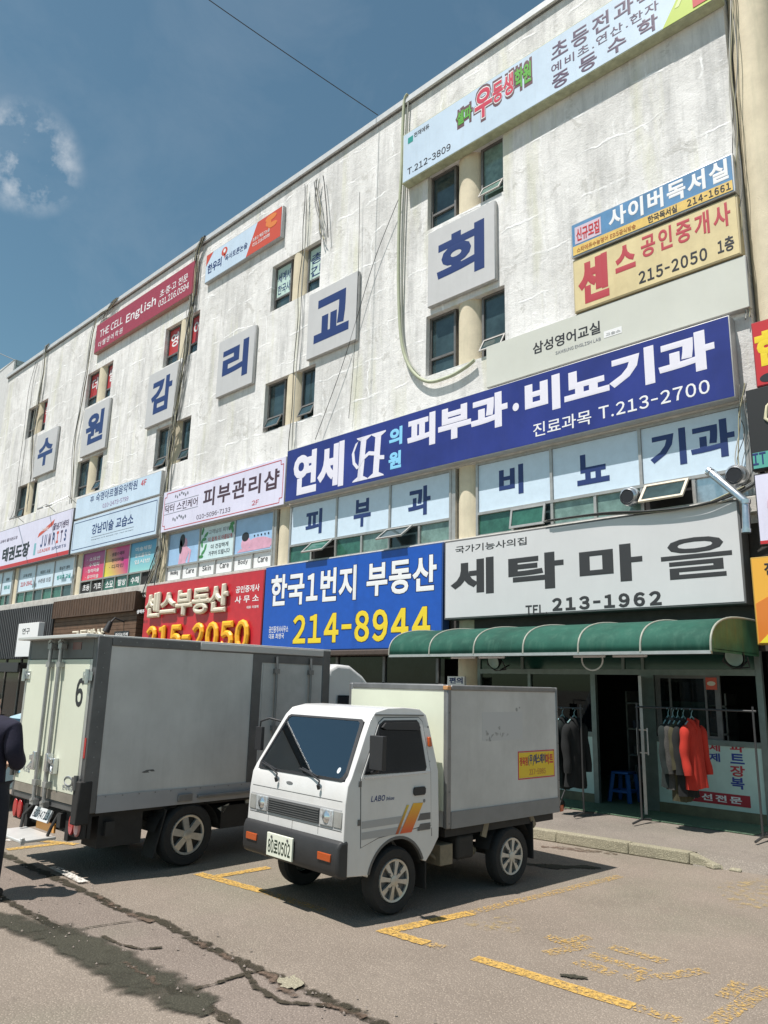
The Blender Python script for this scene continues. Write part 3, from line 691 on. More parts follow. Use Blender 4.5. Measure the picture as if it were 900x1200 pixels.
def blob(cx, cz, rx, rz, n=18, rot=0.0, wob=0.0):
    out = []
    for i in range(n):
        t = 2*math.pi*i/n; r_ = 1+wob*math.sin(3*t+cx*7)
        u, v = rx*r_*math.cos(t), rz*r_*math.sin(t); out.append((cx+u*math.cos(rot)-v*math.sin(rot), cz+u*math.sin(rot)+v*math.cos(rot)))
    return out
wx = xs0+0.95
flat(f, [blob(wx,6.16,0.17,0.19), [(wx-0.28,5.54),(wx-0.24,5.86),(wx-0.10,6.02),(wx+0.14,6.02),(wx+0.24,5.84),(wx+0.12,5.70),(wx+0.16,5.54)], [(wx+0.10,5.55),(wx+0.30,5.86),(wx+0.12,6.14),(wx+0.06,6.08),(wx+0.18,5.86),(wx+0.0,5.58)], [(wx+0.36,5.55),(wx+0.42,5.92),(wx+0.20,6.04),(wx+0.18,5.98),(wx+0.32,5.88),(wx+0.26,5.55)]], M_PINK, Y2-0.001)
flat(f, [blob(wx-0.13,6.28,0.15,0.20), blob(wx-0.20,6.08,0.09,0.22)], M_BLACK, Y2-0.0055)
lw = xs0+2*ws
flat(f, [blob(lw+0.55,5.80,0.22,0.20), blob(lw+1.15,5.76,0.50,0.17,wob=0.05), blob(lw+1.55,5.72,0.24,0.13), [(lw+0.15,5.57),(lw+1.7,5.58),(lw+1.7,5.66),(lw+0.3,5.66)]], M_PINK, Y2-0.001)
flat(f, [blob(lw+0.52,6.00,0.17,0.13)] + [blob(lw+0.95+0.16*i,5.98,0.028,0.028) for i in range(5)], M_BLACK, Y2-0.0055)
flat(f, [blob(xs0+ws+0.12+0.10*(i % 3), 5.65+0.13*i, 0.12, 0.05, rot=0.6*(i % 4)) for i in range(7)] + [blob(xs0+2*ws-0.15-0.1*(i%2), 6.48-0.08*i, 0.13, 0.05, rot=0.9*i) for i in range(3)], M_LEAF, Y2-0.001)
cx = xs0+1.5*ws
for body, dz, m_, w_ in (('고객님의 피부를', 0.33, M_GREY, 0.62), ('더 쉽게 더 아름답게', 0.10, M_RED, 0.62), ('더 건강하게', -0.13, M_BLACK, 0.45), ('가꾸어 드립니다', -0.33, M_BLACK, 0.55)):
    wall_text(body, m_, f, (cx-w_+0.15, 6.03+dz-0.07), (cx+w_+0.15, 6.03+dz+0.07), Y2-0.002, 0.01, 0.004, nums=True)
for i, body in enumerate(('Wedding','Care','Skin','Care','Body','Care')):
    a = xs0+i*ws/2
    wall_text(body, M_BLACK, f, (a+0.22, 5.20), (a+ws/2-0.24, 5.36), D-0.005+0.047, 0.02, 0.004, nums=True)
# art school bay: bright fade posters
f, ws, y = strip_window(XC[3]+0.31, XC[2]-0.375, 3, low=[M_DARKIN, M_DARKIN, M_GLASSG, M_GLASSG, M_GLASSG, M_DARKIN])
xs0 = XC[3]+0.31
for i, (ca, cb_) in enumerate((((0.75,0.06,0.10),(0.22,0.04,0.25)), ((0.72,0.70,0.06),(0.50,0.03,0.20)), ((0.30,0.62,0.60),(0.02,0.22,0.50)))):
    film(f, xs0+i*ws+0.03, xs0+(i+1)*ws-0.03, 5.53, 6.54, y, gradient_poster('fade_poster_%s' % 'abc'[i], ca, cb_, lo=5.5 if i != 1 else -20.6, hi=6.7 if i != 1 else -18.8, diag=0.0 if i != 1 else 1.0), 'poster')
for i, lines in enumerate((('· 소묘반','· 수채화','· 창의미술','· 유아미술'), ('· 생활수채화','· 취미미술','· 디자인'), ('미술체험','포트폴리오','입시반'))):
    for j, body in enumerate(lines):
        a = xs0+i*ws+0.35; zz = 6.30-0.22*j
        wall_text(body, M_WHITE if i != 1 else M_BLACK, f, (a, zz-0.07), (a+1.05, zz+0.07), Y2-0.002, 0.012, 0.004, nums=True)
for i, body in enumerate(('초등','기초','소묘','발상','수채')):
    wall_text(body, M_WHITE, f, (xs0+i*ws/2+0.18, 5.14), (xs0+(i+1)*ws/2-0.18, 5.38), D-0.005+0.047, 0.02, 0.004, nums=True)
# taekwondo bay and the bay beyond it: pale posters
for b_, (xa, xb) in enumerate(((XC[4]+0.29, XC[3]-0.375), (XL+0.42, XC[4]-0.375))):
    f, ws, y = strip_window(xa, xb, 3, low=[M_GLASSG, M_GLASSG, M_GLASS])
    for i in range(3): film(f, xa+i*ws+0.03, xa+(i+1)*ws-0.03, 5.53, 6.54, y, M_BLUEFILM, 'poster')
    for i, (t1, t2, m2) in enumerate((('교육상담','216-2641',M_RED), ('태권도 교실','수련생 모집',M_GREY), ('줄넘기 센터','방과후 교실',mat('teal_print',(0.03,0.30,0.26),0.4)))):
        a = xa+i*ws
        wall_text(t1, M_BLACK, f, (a+0.45, 6.12), (a+ws-0.45, 6.26), Y2-0.002, 0.015, 0.004, nums=True)
        wall_text(t2, m2, f, (a+0.3, 5.74), (a+ws-0.3, 5.93), Y2-0.002, 0.03, 0.004, nums=True)

# ---- neighbour rising beyond the far end
nb_ = thing('neighbour_building', 'pale building with a tiled roof box past the far end of the white block', 'building')
w = MB(); w.box(-62,-43.9,14.0,30,0.1,19.75); w.build('wall', mat('pale_render', (0.60,0.60,0.59), 0.85, var=0.12, streak=0.5, dirt=(0.40,0.40,0.38)), nb_)
w = MB(); w.box(-43.897,-43.8,14.05,24,17.6,19.7)
w.build('tile_cladding', mat('grey_green_tiles', (0.30,0.36,0.35), 0.4, var=0.25, scale=1.5), nb_)
w = MB()
for i in range(9): w.box(-43.799,-43.785,14.05+i*1.1,14.09+i*1.1,17.6,19.7)
for j in range(4): w.box(-43.799,-43.783,14.05,24,17.7+0.55*j,17.74+0.55*j)
w.build('tile_joint', M_FRAME, nb_)
w = MB()
for j in range(4):
    for i in range(3): w.box(-60+i*5,-57.6+i*5,13.97,13.999,3+4*j,4.8+4*j)
w.build('window', M_GLASS, nb_)

# ================================================================== SIGNS ON THE FACADE
def sgn(name, label, x0, x1, z0, z1, depth, face_m, rim_m, cat='sign', group=None, round_=0.012, inset=0.03, back=0.0):
    k_ = (D-depth)/D; x0, x1, z0, z1 = x0*k_, x1*k_, 2+(z0-2)*k_, 2+(z1-2)*k_   # measured on the wall plane; the face stands nearer
    global BOX; BOX = (x0, x1, z0, z1)
    t = thing(name, label, cat, ((x0+x1)/2, D-0.006, z0), group=group)
    c = MB(); c.box(x0, x1, D-depth, D-0.004-back, z0, z1); c.build('cabinet', rim_m, t, bevel=round_)
    f_ = MB(); f_.box(x0+inset, x1-inset, D-depth-0.006, D-depth+0.004, z0+inset, z1-inset); f_.build('face', face_m, t)
    return t, D-depth-0.006
def tt(t, y, body, m, bl, tr, bold=0.02, thick=0.006, **k): return wall_text(body, m, t, bl, tr, y-0.001, bold, thick, **k)
def ft(t, y, body, m, px0, px1, v0, v1, bold=0.02, thick=0.006, **k):
    """lettering between two measured columns, at heights v0..v1 of the last built sign"""
    zb = BOX[2]+(BOX[3]-BOX[2])*v0; zt_ = BOX[2]+(BOX[3]-BOX[2])*v1
    return wall_text(body, m, t, (FX(*px0, y)[0], zb), (FX(*px1, y)[0], zt_), y-0.001, bold, thick, nums=True, **k)
def vz(v): return BOX[2]+(BOX[3]-BOX[2])*v
M_RIMG = mat('grey_sign_rim', (0.45,0.45,0.44), 0.5, 0.3, var=0.1)
M_RIMO = mat('olive_sign_underside', (0.40,0.42,0.28), 0.6, var=0.25, streak=0.3)
M_PANEL = mat('letter_panel_grey', (0.53,0.53,0.53), 0.55, var=0.05, scale=1.5, streak=0.12)
M_SIGNBLUE = mat('pale_blue_sign_face', (0.56,0.68,0.80), 0.4, var=0.07, scale=1.2, streak=0.18)
M_LILAC = mat('pale_lilac_sign_face', (0.70,0.68,0.82), 0.4, var=0.06, scale=1.2, streak=0.15)

# six big character panels of the church name
for ch, x0, x1, z0, z1, bl, tr, where in (
    ('회',-10.88,-8.90,10.67,12.63,(509.6,330.7),(567.5,259),'between two window pairs, next to the thick drooping hose'),
    ('교',-15.30,-13.30,10.64,12.62,(364.4,404.4),(407.8,340.4),'on bare wall, beside a window with green lettered panes'),
    ('리',-19.73,-17.78,10.67,12.58,(259,445),(292.5,395.8),'on bare wall with no window under it'),
    ('감',-24.20,-22.20,10.66,12.70,(173.8,490),(203,441.7),'half crossed by the big bundle of cables'),
    ('원',-29.40,-27.20,10.60,12.66,(98.7,522.5),(121.7,481),'hanging over windows, above the pale blue art school signs'),
    ('수',-34.15,-31.92,10.58,12.58,(43,546.7),(60.3,513),'the furthest along the wall, near the roof corner')):
    t, y = sgn('letter_panel', 'square grey panel with blue character %s %s' % (ch, where), x0, x1, z0, z1, 0.11, M_PANEL, M_RIMG, group='big single character panels across the white wall', round_=0.03, inset=0.02)
    wall_text(ch, M_NAVY, t, (BOX[0]+(BOX[1]-BOX[0])*0.15, vz(0.20)), (BOX[0]+(BOX[1]-BOX[0])*0.85, vz(0.83)), y-0.001, 0.042, nums=True)

# --- top floor
t, y = sgn('shop_sign', 'very long pale blue school sign under the roof edge with red and green bubble lettering', -11.78, -3.84, 14.42, 15.86, 0.25, M_SIGNBLUE, M_RIMO)
ft(t, y, 'T.212-3809', M_BLACK, (477.5,200), (528,178), 0.115, 0.25, 0.018)
ft(t, y, '천재에듀', M_BLACK, (485,165), (503,155), 0.80, 0.90, 0.02)
(xa, _), (xb, _) = FX(478,174,y), FX(484,164,y)
flat(t, [[(xa,vz(0.75)),(xb,vz(0.75)),(xb,vz(0.87)),(xa,vz(0.87))]], mat('teal_print',(0.03,0.30,0.26),0.4), y-0.001)
M_DKOUT = mat('dark_maroon_outline', (0.13,0.06,0.07), 0.45)
M_CRIM = mat('crimson_print',(0.58,0.05,0.09),0.4)
for body, p0, p1, v0, v1, m1 in (('셀파',(535,145),(553,138),0.46,0.76,M_GREEN), ('우',(556,135),(577,120),0.33,0.92,M_CRIM), ('등생',(577,118),(602,105),0.45,0.88,M_CRIM), ('학원',(603,105),(623,95),0.46,0.87,M_GREEN)):
    ft(t, y, body, M_DKOUT, (p0[0]-1.2,p0[1]), (p1[0]+1.2,p1[1]), v0-0.05, v1+0.05, 0.085, 0.002)
    if m1 is M_CRIM: ft(t, y-0.003, body, M_WHITE, p0, p1, v0, v1, 0.07, 0.002)
    ft(t, y-0.006, body, m1, (p0[0]+.4,p0[1]), (p1[0]-.4,p1[1]), v0+0.02, v1-0.02, 0.035, 0.002)
M_AUB = mat('aubergine_print', (0.085,0.05,0.10), 0.45)
ft(t, y, '초등전과목', M_AUB, (646,65), (770,-5), 0.57, 0.88, 0.022, spacing=1.12)
ft(t, y, '예비초.연산.한자', M_AUB, (646,82), (772,10), 0.37, 0.53, 0.014, spacing=1.1)
ft(t, y, '중등수학', M_AUB, (647,98), (771,25), 0.07, 0.34, 0.028, spacing=1.5)
gx0, gz0 = FX(776,28,y)[0], BOX[2]+0.0; gx1, gz1 = BOX[1]-0.05, BOX[3]-0.04
flat(t, [[(gx0,gz0+0.02),(gx1,gz0+0.02),(gx1,gz1),(gx0+0.85,gz1)]], mat('lime_print',(0.48,0.60,0.10),0.4), y-0.001)
flat(t, [[(gx0+0.25,gz0+0.3),(gx0+0.33,gz0+0.3),(gx0+0.95,gz1),(gx0+0.85,gz1)]], mat('pale_lime_print',(0.65,0.72,0.35),0.4), y-0.005)
flat(t, [[(gx1-0.42,gz0+0.08),(gx1,gz0+0.08),(gx1,gz0+0.7),(gx1-0.42,gz0+0.7)]], M_RED, y-0.009)

t, y = sgn('shop_sign', 'pale blue and orange red slanted reading school sign high under the roof edge', -20.95, -16.78, 15.10, 16.18, 0.13, M_SIGNBLUE, M_RIMG)
M_ORED = mat('orange_red_print', (0.58,0.085,0.045), 0.4)
xm = FX(288,302,y)[0]; xm2 = FX(302,262,y)[0]
flat(t, [[(xm,vz(0.03)),(BOX[1]-0.03,vz(0.03)),(BOX[1]-0.03,vz(0.97)),(xm2,vz(0.97))], [(BOX[0]+0.03,vz(0.6)),(BOX[0]+0.42,vz(0.97)),(BOX[0]+0.03,vz(0.97))]], M_ORED, y-0.001)
ft(t, y, '한우리', M_NAVY, (243.8,310), (260,302), 0.27, 0.60, 0.03)
ft(t, y, '독서토론논술', M_NAVY, (264,300), (290,287), 0.33, 0.55, 0.014)
xa, za = FX(263,297,y)[0], vz(0.72)
flat(t, [blob(xa,za,0.17,0.15), [(xa-0.02,za-0.1),(xa+0.1,za-0.12),(xa+0.02,za-0.27)]], M_ORED, y-0.001); flat(t, [blob(xa+0.01,za+0.02,0.07,0.07)], M_WHITE, y-0.005)
ft(t, y-0.005, '초중고 책읽기논술', M_WHITE, (296,283), (316,270), 0.40, 0.52, 0.015); ft(t, y-0.005, '031.216.9998', M_WHITE, (296,287), (316,275), 0.24, 0.35, 0.015)
flat(t, [blob(BOX[1]-0.55,vz(0.84),0.28,0.10), blob(BOX[1]-0.66,vz(0.70),0.14,0.12), blob(BOX[1]-0.45,vz(0.58),0.22,0.09)], mat('orange_print',(0.72,0.22,0.05),0.4), y-0.006)

t, y = sgn('shop_sign', 'long maroon english school sign with white lettering at the roof edge', -29.20, -21.66, 15.03, 16.32, 0.16, mat('maroon_sign_face',(0.34,0.045,0.07),0.4,var=0.1), mat('maroon_sign_rim',(0.36,0.20,0.16),0.5))
ft(t, y, 'THE CELL', M_WHITE, (117.5,388), (144,374), 0.46, 0.72, 0.012); ft(t, y, '더쎌영어학원', M_WHITE, (115.8,400), (143.7,386), 0.13, 0.33, 0.008, spacing=1.2)
ft(t, y, 'English', M_WHITE, (148,373), (182.5,355), 0.30, 0.68, 0.022); ft(t, y, '초·중·고 전문', M_WHITE, (187.5,345), (220,327), 0.50, 0.74, 0.012); ft(t, y, '031.216.0594', M_WHITE, (186,355), (221,338), 0.22, 0.43, 0.014)

# --- right hand stack above the big blue sign
t, y = sgn('shop_sign', 'narrow blue and yellow reading room sign, uppermost of the weathered stack beside the round column', -7.04, -3.86, 10.40, 11.15, 0.20, mat('steel_blue_sign_face',(0.085,0.23,0.42),0.45,var=0.25,scale=2,streak=0.2,dirt=(0.3,0.4,0.5)), M_ALU)
flat(t, [[(BOX[0]+0.04,vz(0.05)),(BOX[1]-0.04,vz(0.05)),(BOX[1]-0.04,vz(0.31)),(BOX[0]+0.04,vz(0.31))]], mat('faded_yellow_print',(0.72,0.50,0.14),0.45,var=0.15), y-0.001)
ft(t, y, '사이버독서실', M_WHITE, (713,255), (853,195), 0.38, 0.93, 0.035, spacing=1.08)
ft(t, y-0.005, '한국독서실', M_BLACK, (759,258), (793,240), 0.08, 0.28, 0.025); ft(t, y-0.005, '214-1661', M_BLACK, (805,238), (856,216), 0.09, 0.28, 0.028, spacing=1.1)
ft(t, y-0.005, '스타에듀수능영어 EBS공식방송', mat('ochre_print',(0.50,0.20,0.06),0.5), (676,294), (745,266), 0.10, 0.24, 0.012)
(xa, _), (xb, _) = FX(674,283,y), FX(704,258,y)
flat(t, [[(xa,vz(0.36)),(xb,vz(0.36)),(xb,vz(0.86)),(xa,vz(0.86))]], mat('faded_pink_print',(0.62,0.50,0.58),0.45), y-0.001)
ft(t, y-0.005, '신규모집', M_RED, (675.5,280), (702,259), 0.42, 0.80, 0.03)
t, y = sgn('shop_sign', 'cream sign with red and black characters and 1층, below the narrow blue one', -7.02, -3.85, 9.20, 10.34, 0.16, mat('aged_cream_sign_face',(0.66,0.55,0.30),0.5,var=0.12,scale=2,streak=0.3,dirt=(0.45,0.30,0.14)), mat('aged_cream_rim',(0.50,0.42,0.25),0.6))
M_BRICKRED = mat('dull_red_print', (0.45,0.045,0.06), 0.5)
ft(t, y, '센', M_BRICKRED, (677.5,330), (713,315), 0.10, 0.92, 0.05); ft(t, y, '스', M_BRICKRED, (721,310), (744.5,300), 0.44, 0.90, 0.05); ft(t, y, '공인중개사', M_BRICKRED, (751,290), (856,250), 0.53, 0.93, 0.03, spacing=1.15)
ft(t, y, '215-2050', M_BLACK, (748.5,328), (829,300), 0.10, 0.32, 0.03, spacing=1.05); ft(t, y, '1층', M_BLACK, (841,293), (860.5,285), 0.11, 0.36, 0.03)
t, y = sgn('shop_sign', 'plain pale grey english lab sign with small black writing above the big blue sign', -9.17, -3.80, 8.21, 9.16, 0.13, mat('yellowed_grey_sign_face',(0.58,0.59,0.53),0.5,var=0.05,scale=1,streak=0.15,dirt=(0.55,0.57,0.40)), M_RIMG, inset=0.012)
tt(t, y, '삼성영어교실', M_BLACK, (624.5,416), (703,375.5), 0.02); tt(t, y, 'SAMSUNG ENGLISH LAB', M_GREY, (651,416), (704,395), 0.012)
(xa, za), (xb, zb) = FX(708,396.5,y), FX(728.5,382,y); flat(t, [[(xa,za),(xb,za),(xb,zb),(xa,zb)]], M_WHITE, y-0.001); tt(t, y-0.004, '교습소', mat('pale_grey_print',(0.5,0.5,0.5),0.5), (710,394), (727,385), 0.01)

# --- big blue clinic sign
t, y = sgn('shop_sign', 'huge dark blue clinic sign with white characters and a curled letter H', -15.90, -4.14, 6.72, 8.18, 0.24, mat('clinic_blue_sign_face',(0.024,0.036,0.205),0.35,var=0.22,scale=0.8,streak=0.05), M_RIMG, inset=0.02)
M_LW = mat('lilac_white_print', (0.76,0.74,0.82), 0.4)
for body, bl, tr, bo in (('연세',(342.5,583),(404,515.5),0.055),('피부과',(477,528.5),(594.5,456),0.055),('비뇨기과',(615.5,489),(835.5,383),0.055)): tt(t, y, body, M_LW, bl, tr, bo*0.85)
tt(t, y, '의', M_SKYB, (455.8,524), (471.7,498.5), 0.05); tt(t, y, '원', M_SKYB, (455,551), (470.3,527), 0.05)
xa, za = FX(604.5,477,y); flat(t, [blob(xa,za,0.075,0.085)], M_LW, y-0.001)
tt(t, y, '진료과목', M_WHITE, (625,513), (692.5,479.5), 0.008); tt(t, y, 'T.213-2700', M_WHITE, (702,492), (831,444), 0.015, spacing=1.05)
# the curled serif H, drawn as strokes
hx0, hz0 = FX(411.7,566,y); hx1, hz1 = FX(452,504,y); hw, hh = hx1-hx0, hz1-hz0
def Hp(u, v): return (hx0+hw*u, hz0+hh*v)
polys = []
for cx0, lean in ((0.27, 0.08), (0.74, 0.05)):
    polys.append([Hp(cx0-0.085,0.06), Hp(cx0+0.085,0.06), Hp(cx0+0.085+lean,0.95), Hp(cx0-0.085+lean,0.95)])
    polys.append([Hp(cx0-0.24,0.0), Hp(cx0+0.24,0.0), Hp(cx0+0.22,0.03), Hp(cx0+0.08,0.10), Hp(cx0-0.08,0.10), Hp(cx0-0.22,0.03)])
    polys.append([Hp(cx0-0.08+lean,0.90), Hp(cx0+0.08+lean,0.90), Hp(cx0+0.22+lean,0.97), Hp(cx0+0.22+lean,1.0), Hp(cx0-0.22+lean,1.0), Hp(cx0-0.2+lean,0.97)])
arc = [(0.24,0.36),(0.36,0.50),(0.52,0.58),(0.68,0.54),(0.86,0.42),(0.98,0.40)]
polys.append([Hp(u, v+0.045) for u, v in arc]+[Hp(u, v-0.045) for u, v in reversed(arc)])
cur = [(0.30,0.97),(0.10,0.88),(-0.01,0.66),(0.03,0.42),(0.16,0.28)]
polys.append([Hp(u, v) for u, v in cur]+[Hp(u+0.075, v+0.03) for u, v in reversed(cur)])
flat(t, polys, M_LW, y-0.001, 'lettering')

# --- second floor signs further along
t, y = sgn('shop_sign', 'white skin care sign with thin notched red border and black characters', -22.38, -15.93, 6.68, 8.04, 0.20, M_LILAC, M_RIMG, inset=0.01)
def border(t, y, x0, x1, z0, z1, m, w=0.018, notch=0.0):
    q = [(x0+notch,z0),(x1-notch,z0),(x1-notch,z0+notch),(x1,z0+notch),(x1,z1-notch),(x1-notch,z1-notch),(x1-notch,z1),(x0+notch,z1),(x0+notch,z1-notch),(x0,z1-notch),(x0,z0+notch),(x0+notch,z0+notch)] if notch else [(x0,z0),(x1,z0),(x1,z1),(x0,z1)]
    b_ = MB()
    for a, c in zip(q, q[1:]+q[:1]): b_.beam((a[0],y-0.002,a[1]),(c[0],y-0.002,c[1]),w,0.004,(0,1,0))
    b_.build('border_line', m, t)
border(t, y, BOX[0]+0.10, BOX[1]-0.09, BOX[2]+0.08, BOX[3]-0.08, M_RED, 0.02, 0.12)
M_BRN = mat('dark_plum_print', (0.07,0.035,0.05), 0.45)
tt(t, y, '피부관리샵', M_BRN, (237.4,595), (328,548), 0.025, spacing=1.08); tt(t, y, '닥터 스킨케어', M_BRN, (193,602), (232,582), 0.012)
tt(t, y, '010-5096-7133', M_BRN, (230,609), (270,594), 0.004); tt(t, y, '2F', M_RED, (295,592.5), (303.5,585), 0.004)
for q0, q1 in (((193,593),(233,578)),((192,606),(232,591))):
    a, c = FX(*q0, y), FX(*q1, y); b_ = MB(); b_.beam((a[0],y-0.002,(a[1]+c[1])/2),(c[0],y-0.002,(a[1]+c[1])/2),0.012,0.004,(0,1,0)); b_.build('rule_line', M_GREY, t)
orn = []
for cxp, czp in ((213,579),(210,606)):
    a = FX(cxp, czp, y)
    for k_ in range(-3, 4): orn.append(blob(a[0]+k_*0.12, a[1]+0.05*math.cos(k_*1.5), 0.05, 0.035, 10, 0.6*k_))
flat(t, orn, M_GREY, y-0.002, 'ornament')

t, y = sgn('shop_sign', 'plain pale blue music school sign, upper one of two stacked above the art school', -29.20, -22.66, 8.03, 8.88, 0.14, M_SIGNBLUE, M_RIMG)
tt(t, y, '숙명아르첼음악학원', M_NAVY, (112,588.5), (161.6,562), 0.01); tt(t, y, '4F', M_RED, (165,570), (172,561), 0.03); tt(t, y, '010-2473-5799', mat('mauve_print',(0.34,0.22,0.38),0.5), (120,595.5), (150.7,581), 0.004); tt(t, y, '卒', M_NAVY, (105.5,589.5), (110.5,580.5), 0.012)
t, y = sgn('shop_sign', 'pale blue art school sign with thin dark outline, lower one of two', -29.22, -22.66, 6.66, 7.98, 0.20, M_SIGNBLUE, M_RIMG)
border(t, y, BOX[0]+0.12, BOX[1]-0.12, BOX[2]+0.14, BOX[3]-0.12, M_NAVY, 0.022)
tt(t, y, '강남미술 교습소', M_NAVY, (107,627), (157,601), 0.022); tt(t, y, 'Kangnam Art School for Your Dream', M_GREY, (106.7,633.5), (156,620), 0.0)
a, c = FX(107,629,y), FX(157,615,y); b_ = MB(); b_.beam((a[0],y-0.002,a[1]-0.03),(c[0],y-0.002,a[1]-0.03),0.012,0.004,(0,1,0)); b_.build('rule_line', M_GREY, t)

t, y = sgn('shop_sign', 'white taekwondo hall sign with red lower edge and colourful lettering', -39.0, -29.34, 6.66, 8.56, 0.20, M_LILAC, M_FRAME)
flat(t, [[(BOX[0]+0.04,BOX[2]+0.04),(BOX[1]-0.04,BOX[2]+0.04),(BOX[1]-0.04,BOX[2]+0.20),(BOX[0]+0.04,BOX[2]+0.20)]], M_RED, y-0.001)
tt(t, y, '태권도장', M_BLACK, (1.7,659.5), (35.5,634), 0.045); tt(t, y, '교육이 즐거운도장', M_AUB, (0,637.5), (20.8,627.5), 0.02); tt(t, y, '줄넘기센터', M_AUB, (61.7,622), (81,608), 0.03)
JM = [M_NAVY, M_NAVY, M_AUB, M_NAVY, M_ORED, M_AUB, M_NAVY]
for i, ch in enumerate('JUMPITS'):
    u0, u1 = i/7, (i+0.92)/7; tt(t, y, ch, JM[i], (46.7+32.3*u0, 642-9.0*u0), (46.7+32.3*u1, 628.5-9.0*u1), 0.05)
LM = [M_ORED, M_AUB, M_ORED, M_SKYB, M_NAVY]
tt(t, y, 'LEADER', M_ORED, (44,648.5), (59,641), 0.03); tt(t, y, 'SPORTS', M_NAVY, (60,645), (77.5,637), 0.03)
a = FX(53,621,y); flat(t, [[(a[0]-0.7,a[1]-0.25),(a[0]+0.75,a[1]+0.12),(a[0]+0.85,a[1]+0.34),(a[0]+0.4,a[1]+0.20),(a[0]-0.6,a[1]-0.08)]], M_ORED, y-0.001); tt(t, y-0.003, 'Jumping', M_WHITE, (48.5,624), (57,616), 0.02)
a = FX(40.5,645,y); flat(t, [[(a[0]-0.1,a[1]-0.2),(a[0]+0.1,a[1]-0.2),(a[0]+0.1,a[1]+0.3),(a[0]-0.1,a[1]+0.3)]], mat('soft_teal_print',(0.2,0.45,0.5),0.5), y-0.001)

# --- ground floor fascia signs
t, y = sgn('shop_sign', 'bright red estate agent sign with raised cream characters and yellow phone number', -22.98, -16.60, 2.80, 4.98, 0.22, mat('red_sign_face',(0.50,0.022,0.035),0.35,var=0.08), mat('red_sign_rim',(0.3,0.03,0.04),0.5))
M_CREAM = mat('cream_channel_letter', (0.66,0.60,0.48), 0.5, var=0.06); M_AMBER = mat('amber_channel_letter', (0.85,0.42,0.02), 0.4)
tt(t, y, '센스부동산', M_CREAM, (172,725.5), (271,683.5), 0.05, 0.13); tt(t, y, '215-2050', M_AMBER, (172,765.5), (295,725.5), 0.05, 0.12)
tt(t, y, '공인중개사', M_WHITE, (276,695.5), (304.5,684), 0.02); tt(t, y, '사 무 소', M_WHITE, (275,707.5), (303.5,696), 0.02); tt(t, y, '대표 이정희', M_WHITE, (289,713.5), (303,709), 0.02)
t, y = sgn('shop_sign', 'royal blue estate agent sign with white characters and yellow phone number', -16.56, -10.34, 2.78, 5.02, 0.22, mat('royal_blue_sign_face',(0.012,0.085,0.42),0.35,var=0.08), mat('blue_sign_rim',(0.02,0.06,0.2),0.5))
M_OUT = mat('navy_outline', (0.01,0.015,0.07), 0.45)
for body, m_, bl, tr in (('한국1번지',M_WHITE,(316,712),(418.8,661)),('부동산',M_WHITE,(428.6,700),(512.4,648.5)),('214-8944',M_YELLOW,(341.7,755.5),(505,709))):
    wall_text(body, M_OUT, t, bl, tr, y-0.001, 0.055, 0.004, spacing=1.03); wall_text(body, m_, t, (bl[0]+.6,bl[1]-.6), (tr[0]-.6,tr[1]+.6), y-0.007, 0.03, 0.012, spacing=1.03)
tt(t, y, '공인중개사사무소', M_WHITE, (315,742), (338,733), 0.01); tt(t, y, '대표 최영국', M_WHITE, (315,749), (333,742), 0.01)
t, y = sgn('shop_sign', 'large light grey laundry sign with wide black characters above the green awning', -10.30, -4.23, 3.36, 5.02, 0.30, mat('grey_white_sign_face',(0.60,0.60,0.60),0.45,var=0.04,scale=0.8,streak=0.10,dirt=(0.42,0.42,0.42)), mat('dark_sign_rim',(0.12,0.12,0.12),0.5), inset=0.035)
M_CHAR = mat('charcoal_print', (0.035,0.035,0.037), 0.5)
tt(t, y, '국가기능사의집', M_CHAR, (533.6,649), (617,629), 0.012)
for body, bl, tr in (('세',(528,699),(578.4,652)),('탁',(596,693.5),(660,645)),('마',(679.7,685.5),(751.7,635)),('을',(776,680.5),(856,624.5))): tt(t, y, body, M_CHAR, bl, tr, 0.036 if body != '을' else 0.018)
tt(t, y, 'TEL.', M_CHAR, (616,721), (641,708), 0.03); tt(t, y, '213-1962', M_CHAR, (647,716.5), (774.7,692), 0.05, spacing=1.12)

# --- signs of the next shops on the right, cut by the picture edge
def slab(name, label, x0, x1, z0, z1, yf, d, fm, rm): 
    t = thing(name, label, 'sign', ((x0+x1)/2, yf+d, z0)); c = MB(); c.box(x0,x1,yf,yf+d,z0,z1); c.build('cabinet', rm, t, bevel=0.012)
    q = MB(); q.box(x0+0.02,x1-0.02,yf-0.005,yf+0.004,z0+0.02,z1-0.02); q.build('face', fm, t); return t, yf-0.005
t, y = slab('shop_sign', 'red sign with yellow character fixed on the round column', -3.69, -1.6, 6.64, 7.72, 11.9, 0.14, M_RED, mat('red_sign_rim',(0.3,0.03,0.04),0.5))
tt(t, y, '한', M_YELLOW, (887,431), (922,380), 0.06); flat(t, [blob(-3.50,6.76,0.13,0.07)], M_BLACK, y-0.001)
t, y = slab('shop_sign', 'black sign with a cream brush script over a teal strip', -3.86, -1.6, 5.32, 6.632, 11.9, 0.14, mat('black_sign_face',(0.018,0.018,0.018),0.5), mat('black_sign_rim',(0.015,0.015,0.015),0.5))
flat(t, [[(-3.83,5.35),(-1.63,5.35),(-1.63,5.60),(-3.83,5.60)]], mat('teal_sign_strip',(0.10,0.38,0.32),0.45), y-0.001)
brush = MB(); 
pts = [(0.42,0.60),(0.30,0.62),(0.14,0.40),(0.10,0.10),(0.22,-0.12),(0.38,-0.02),(0.46,0.25),(0.44,0.50)]
brush.tube([(-3.80+0.10+u, y-0.006, 6.05+v*0.62) for u, v in pts], [0.014,0.022,0.026,0.028,0.024,0.026,0.022,0.014], 8)
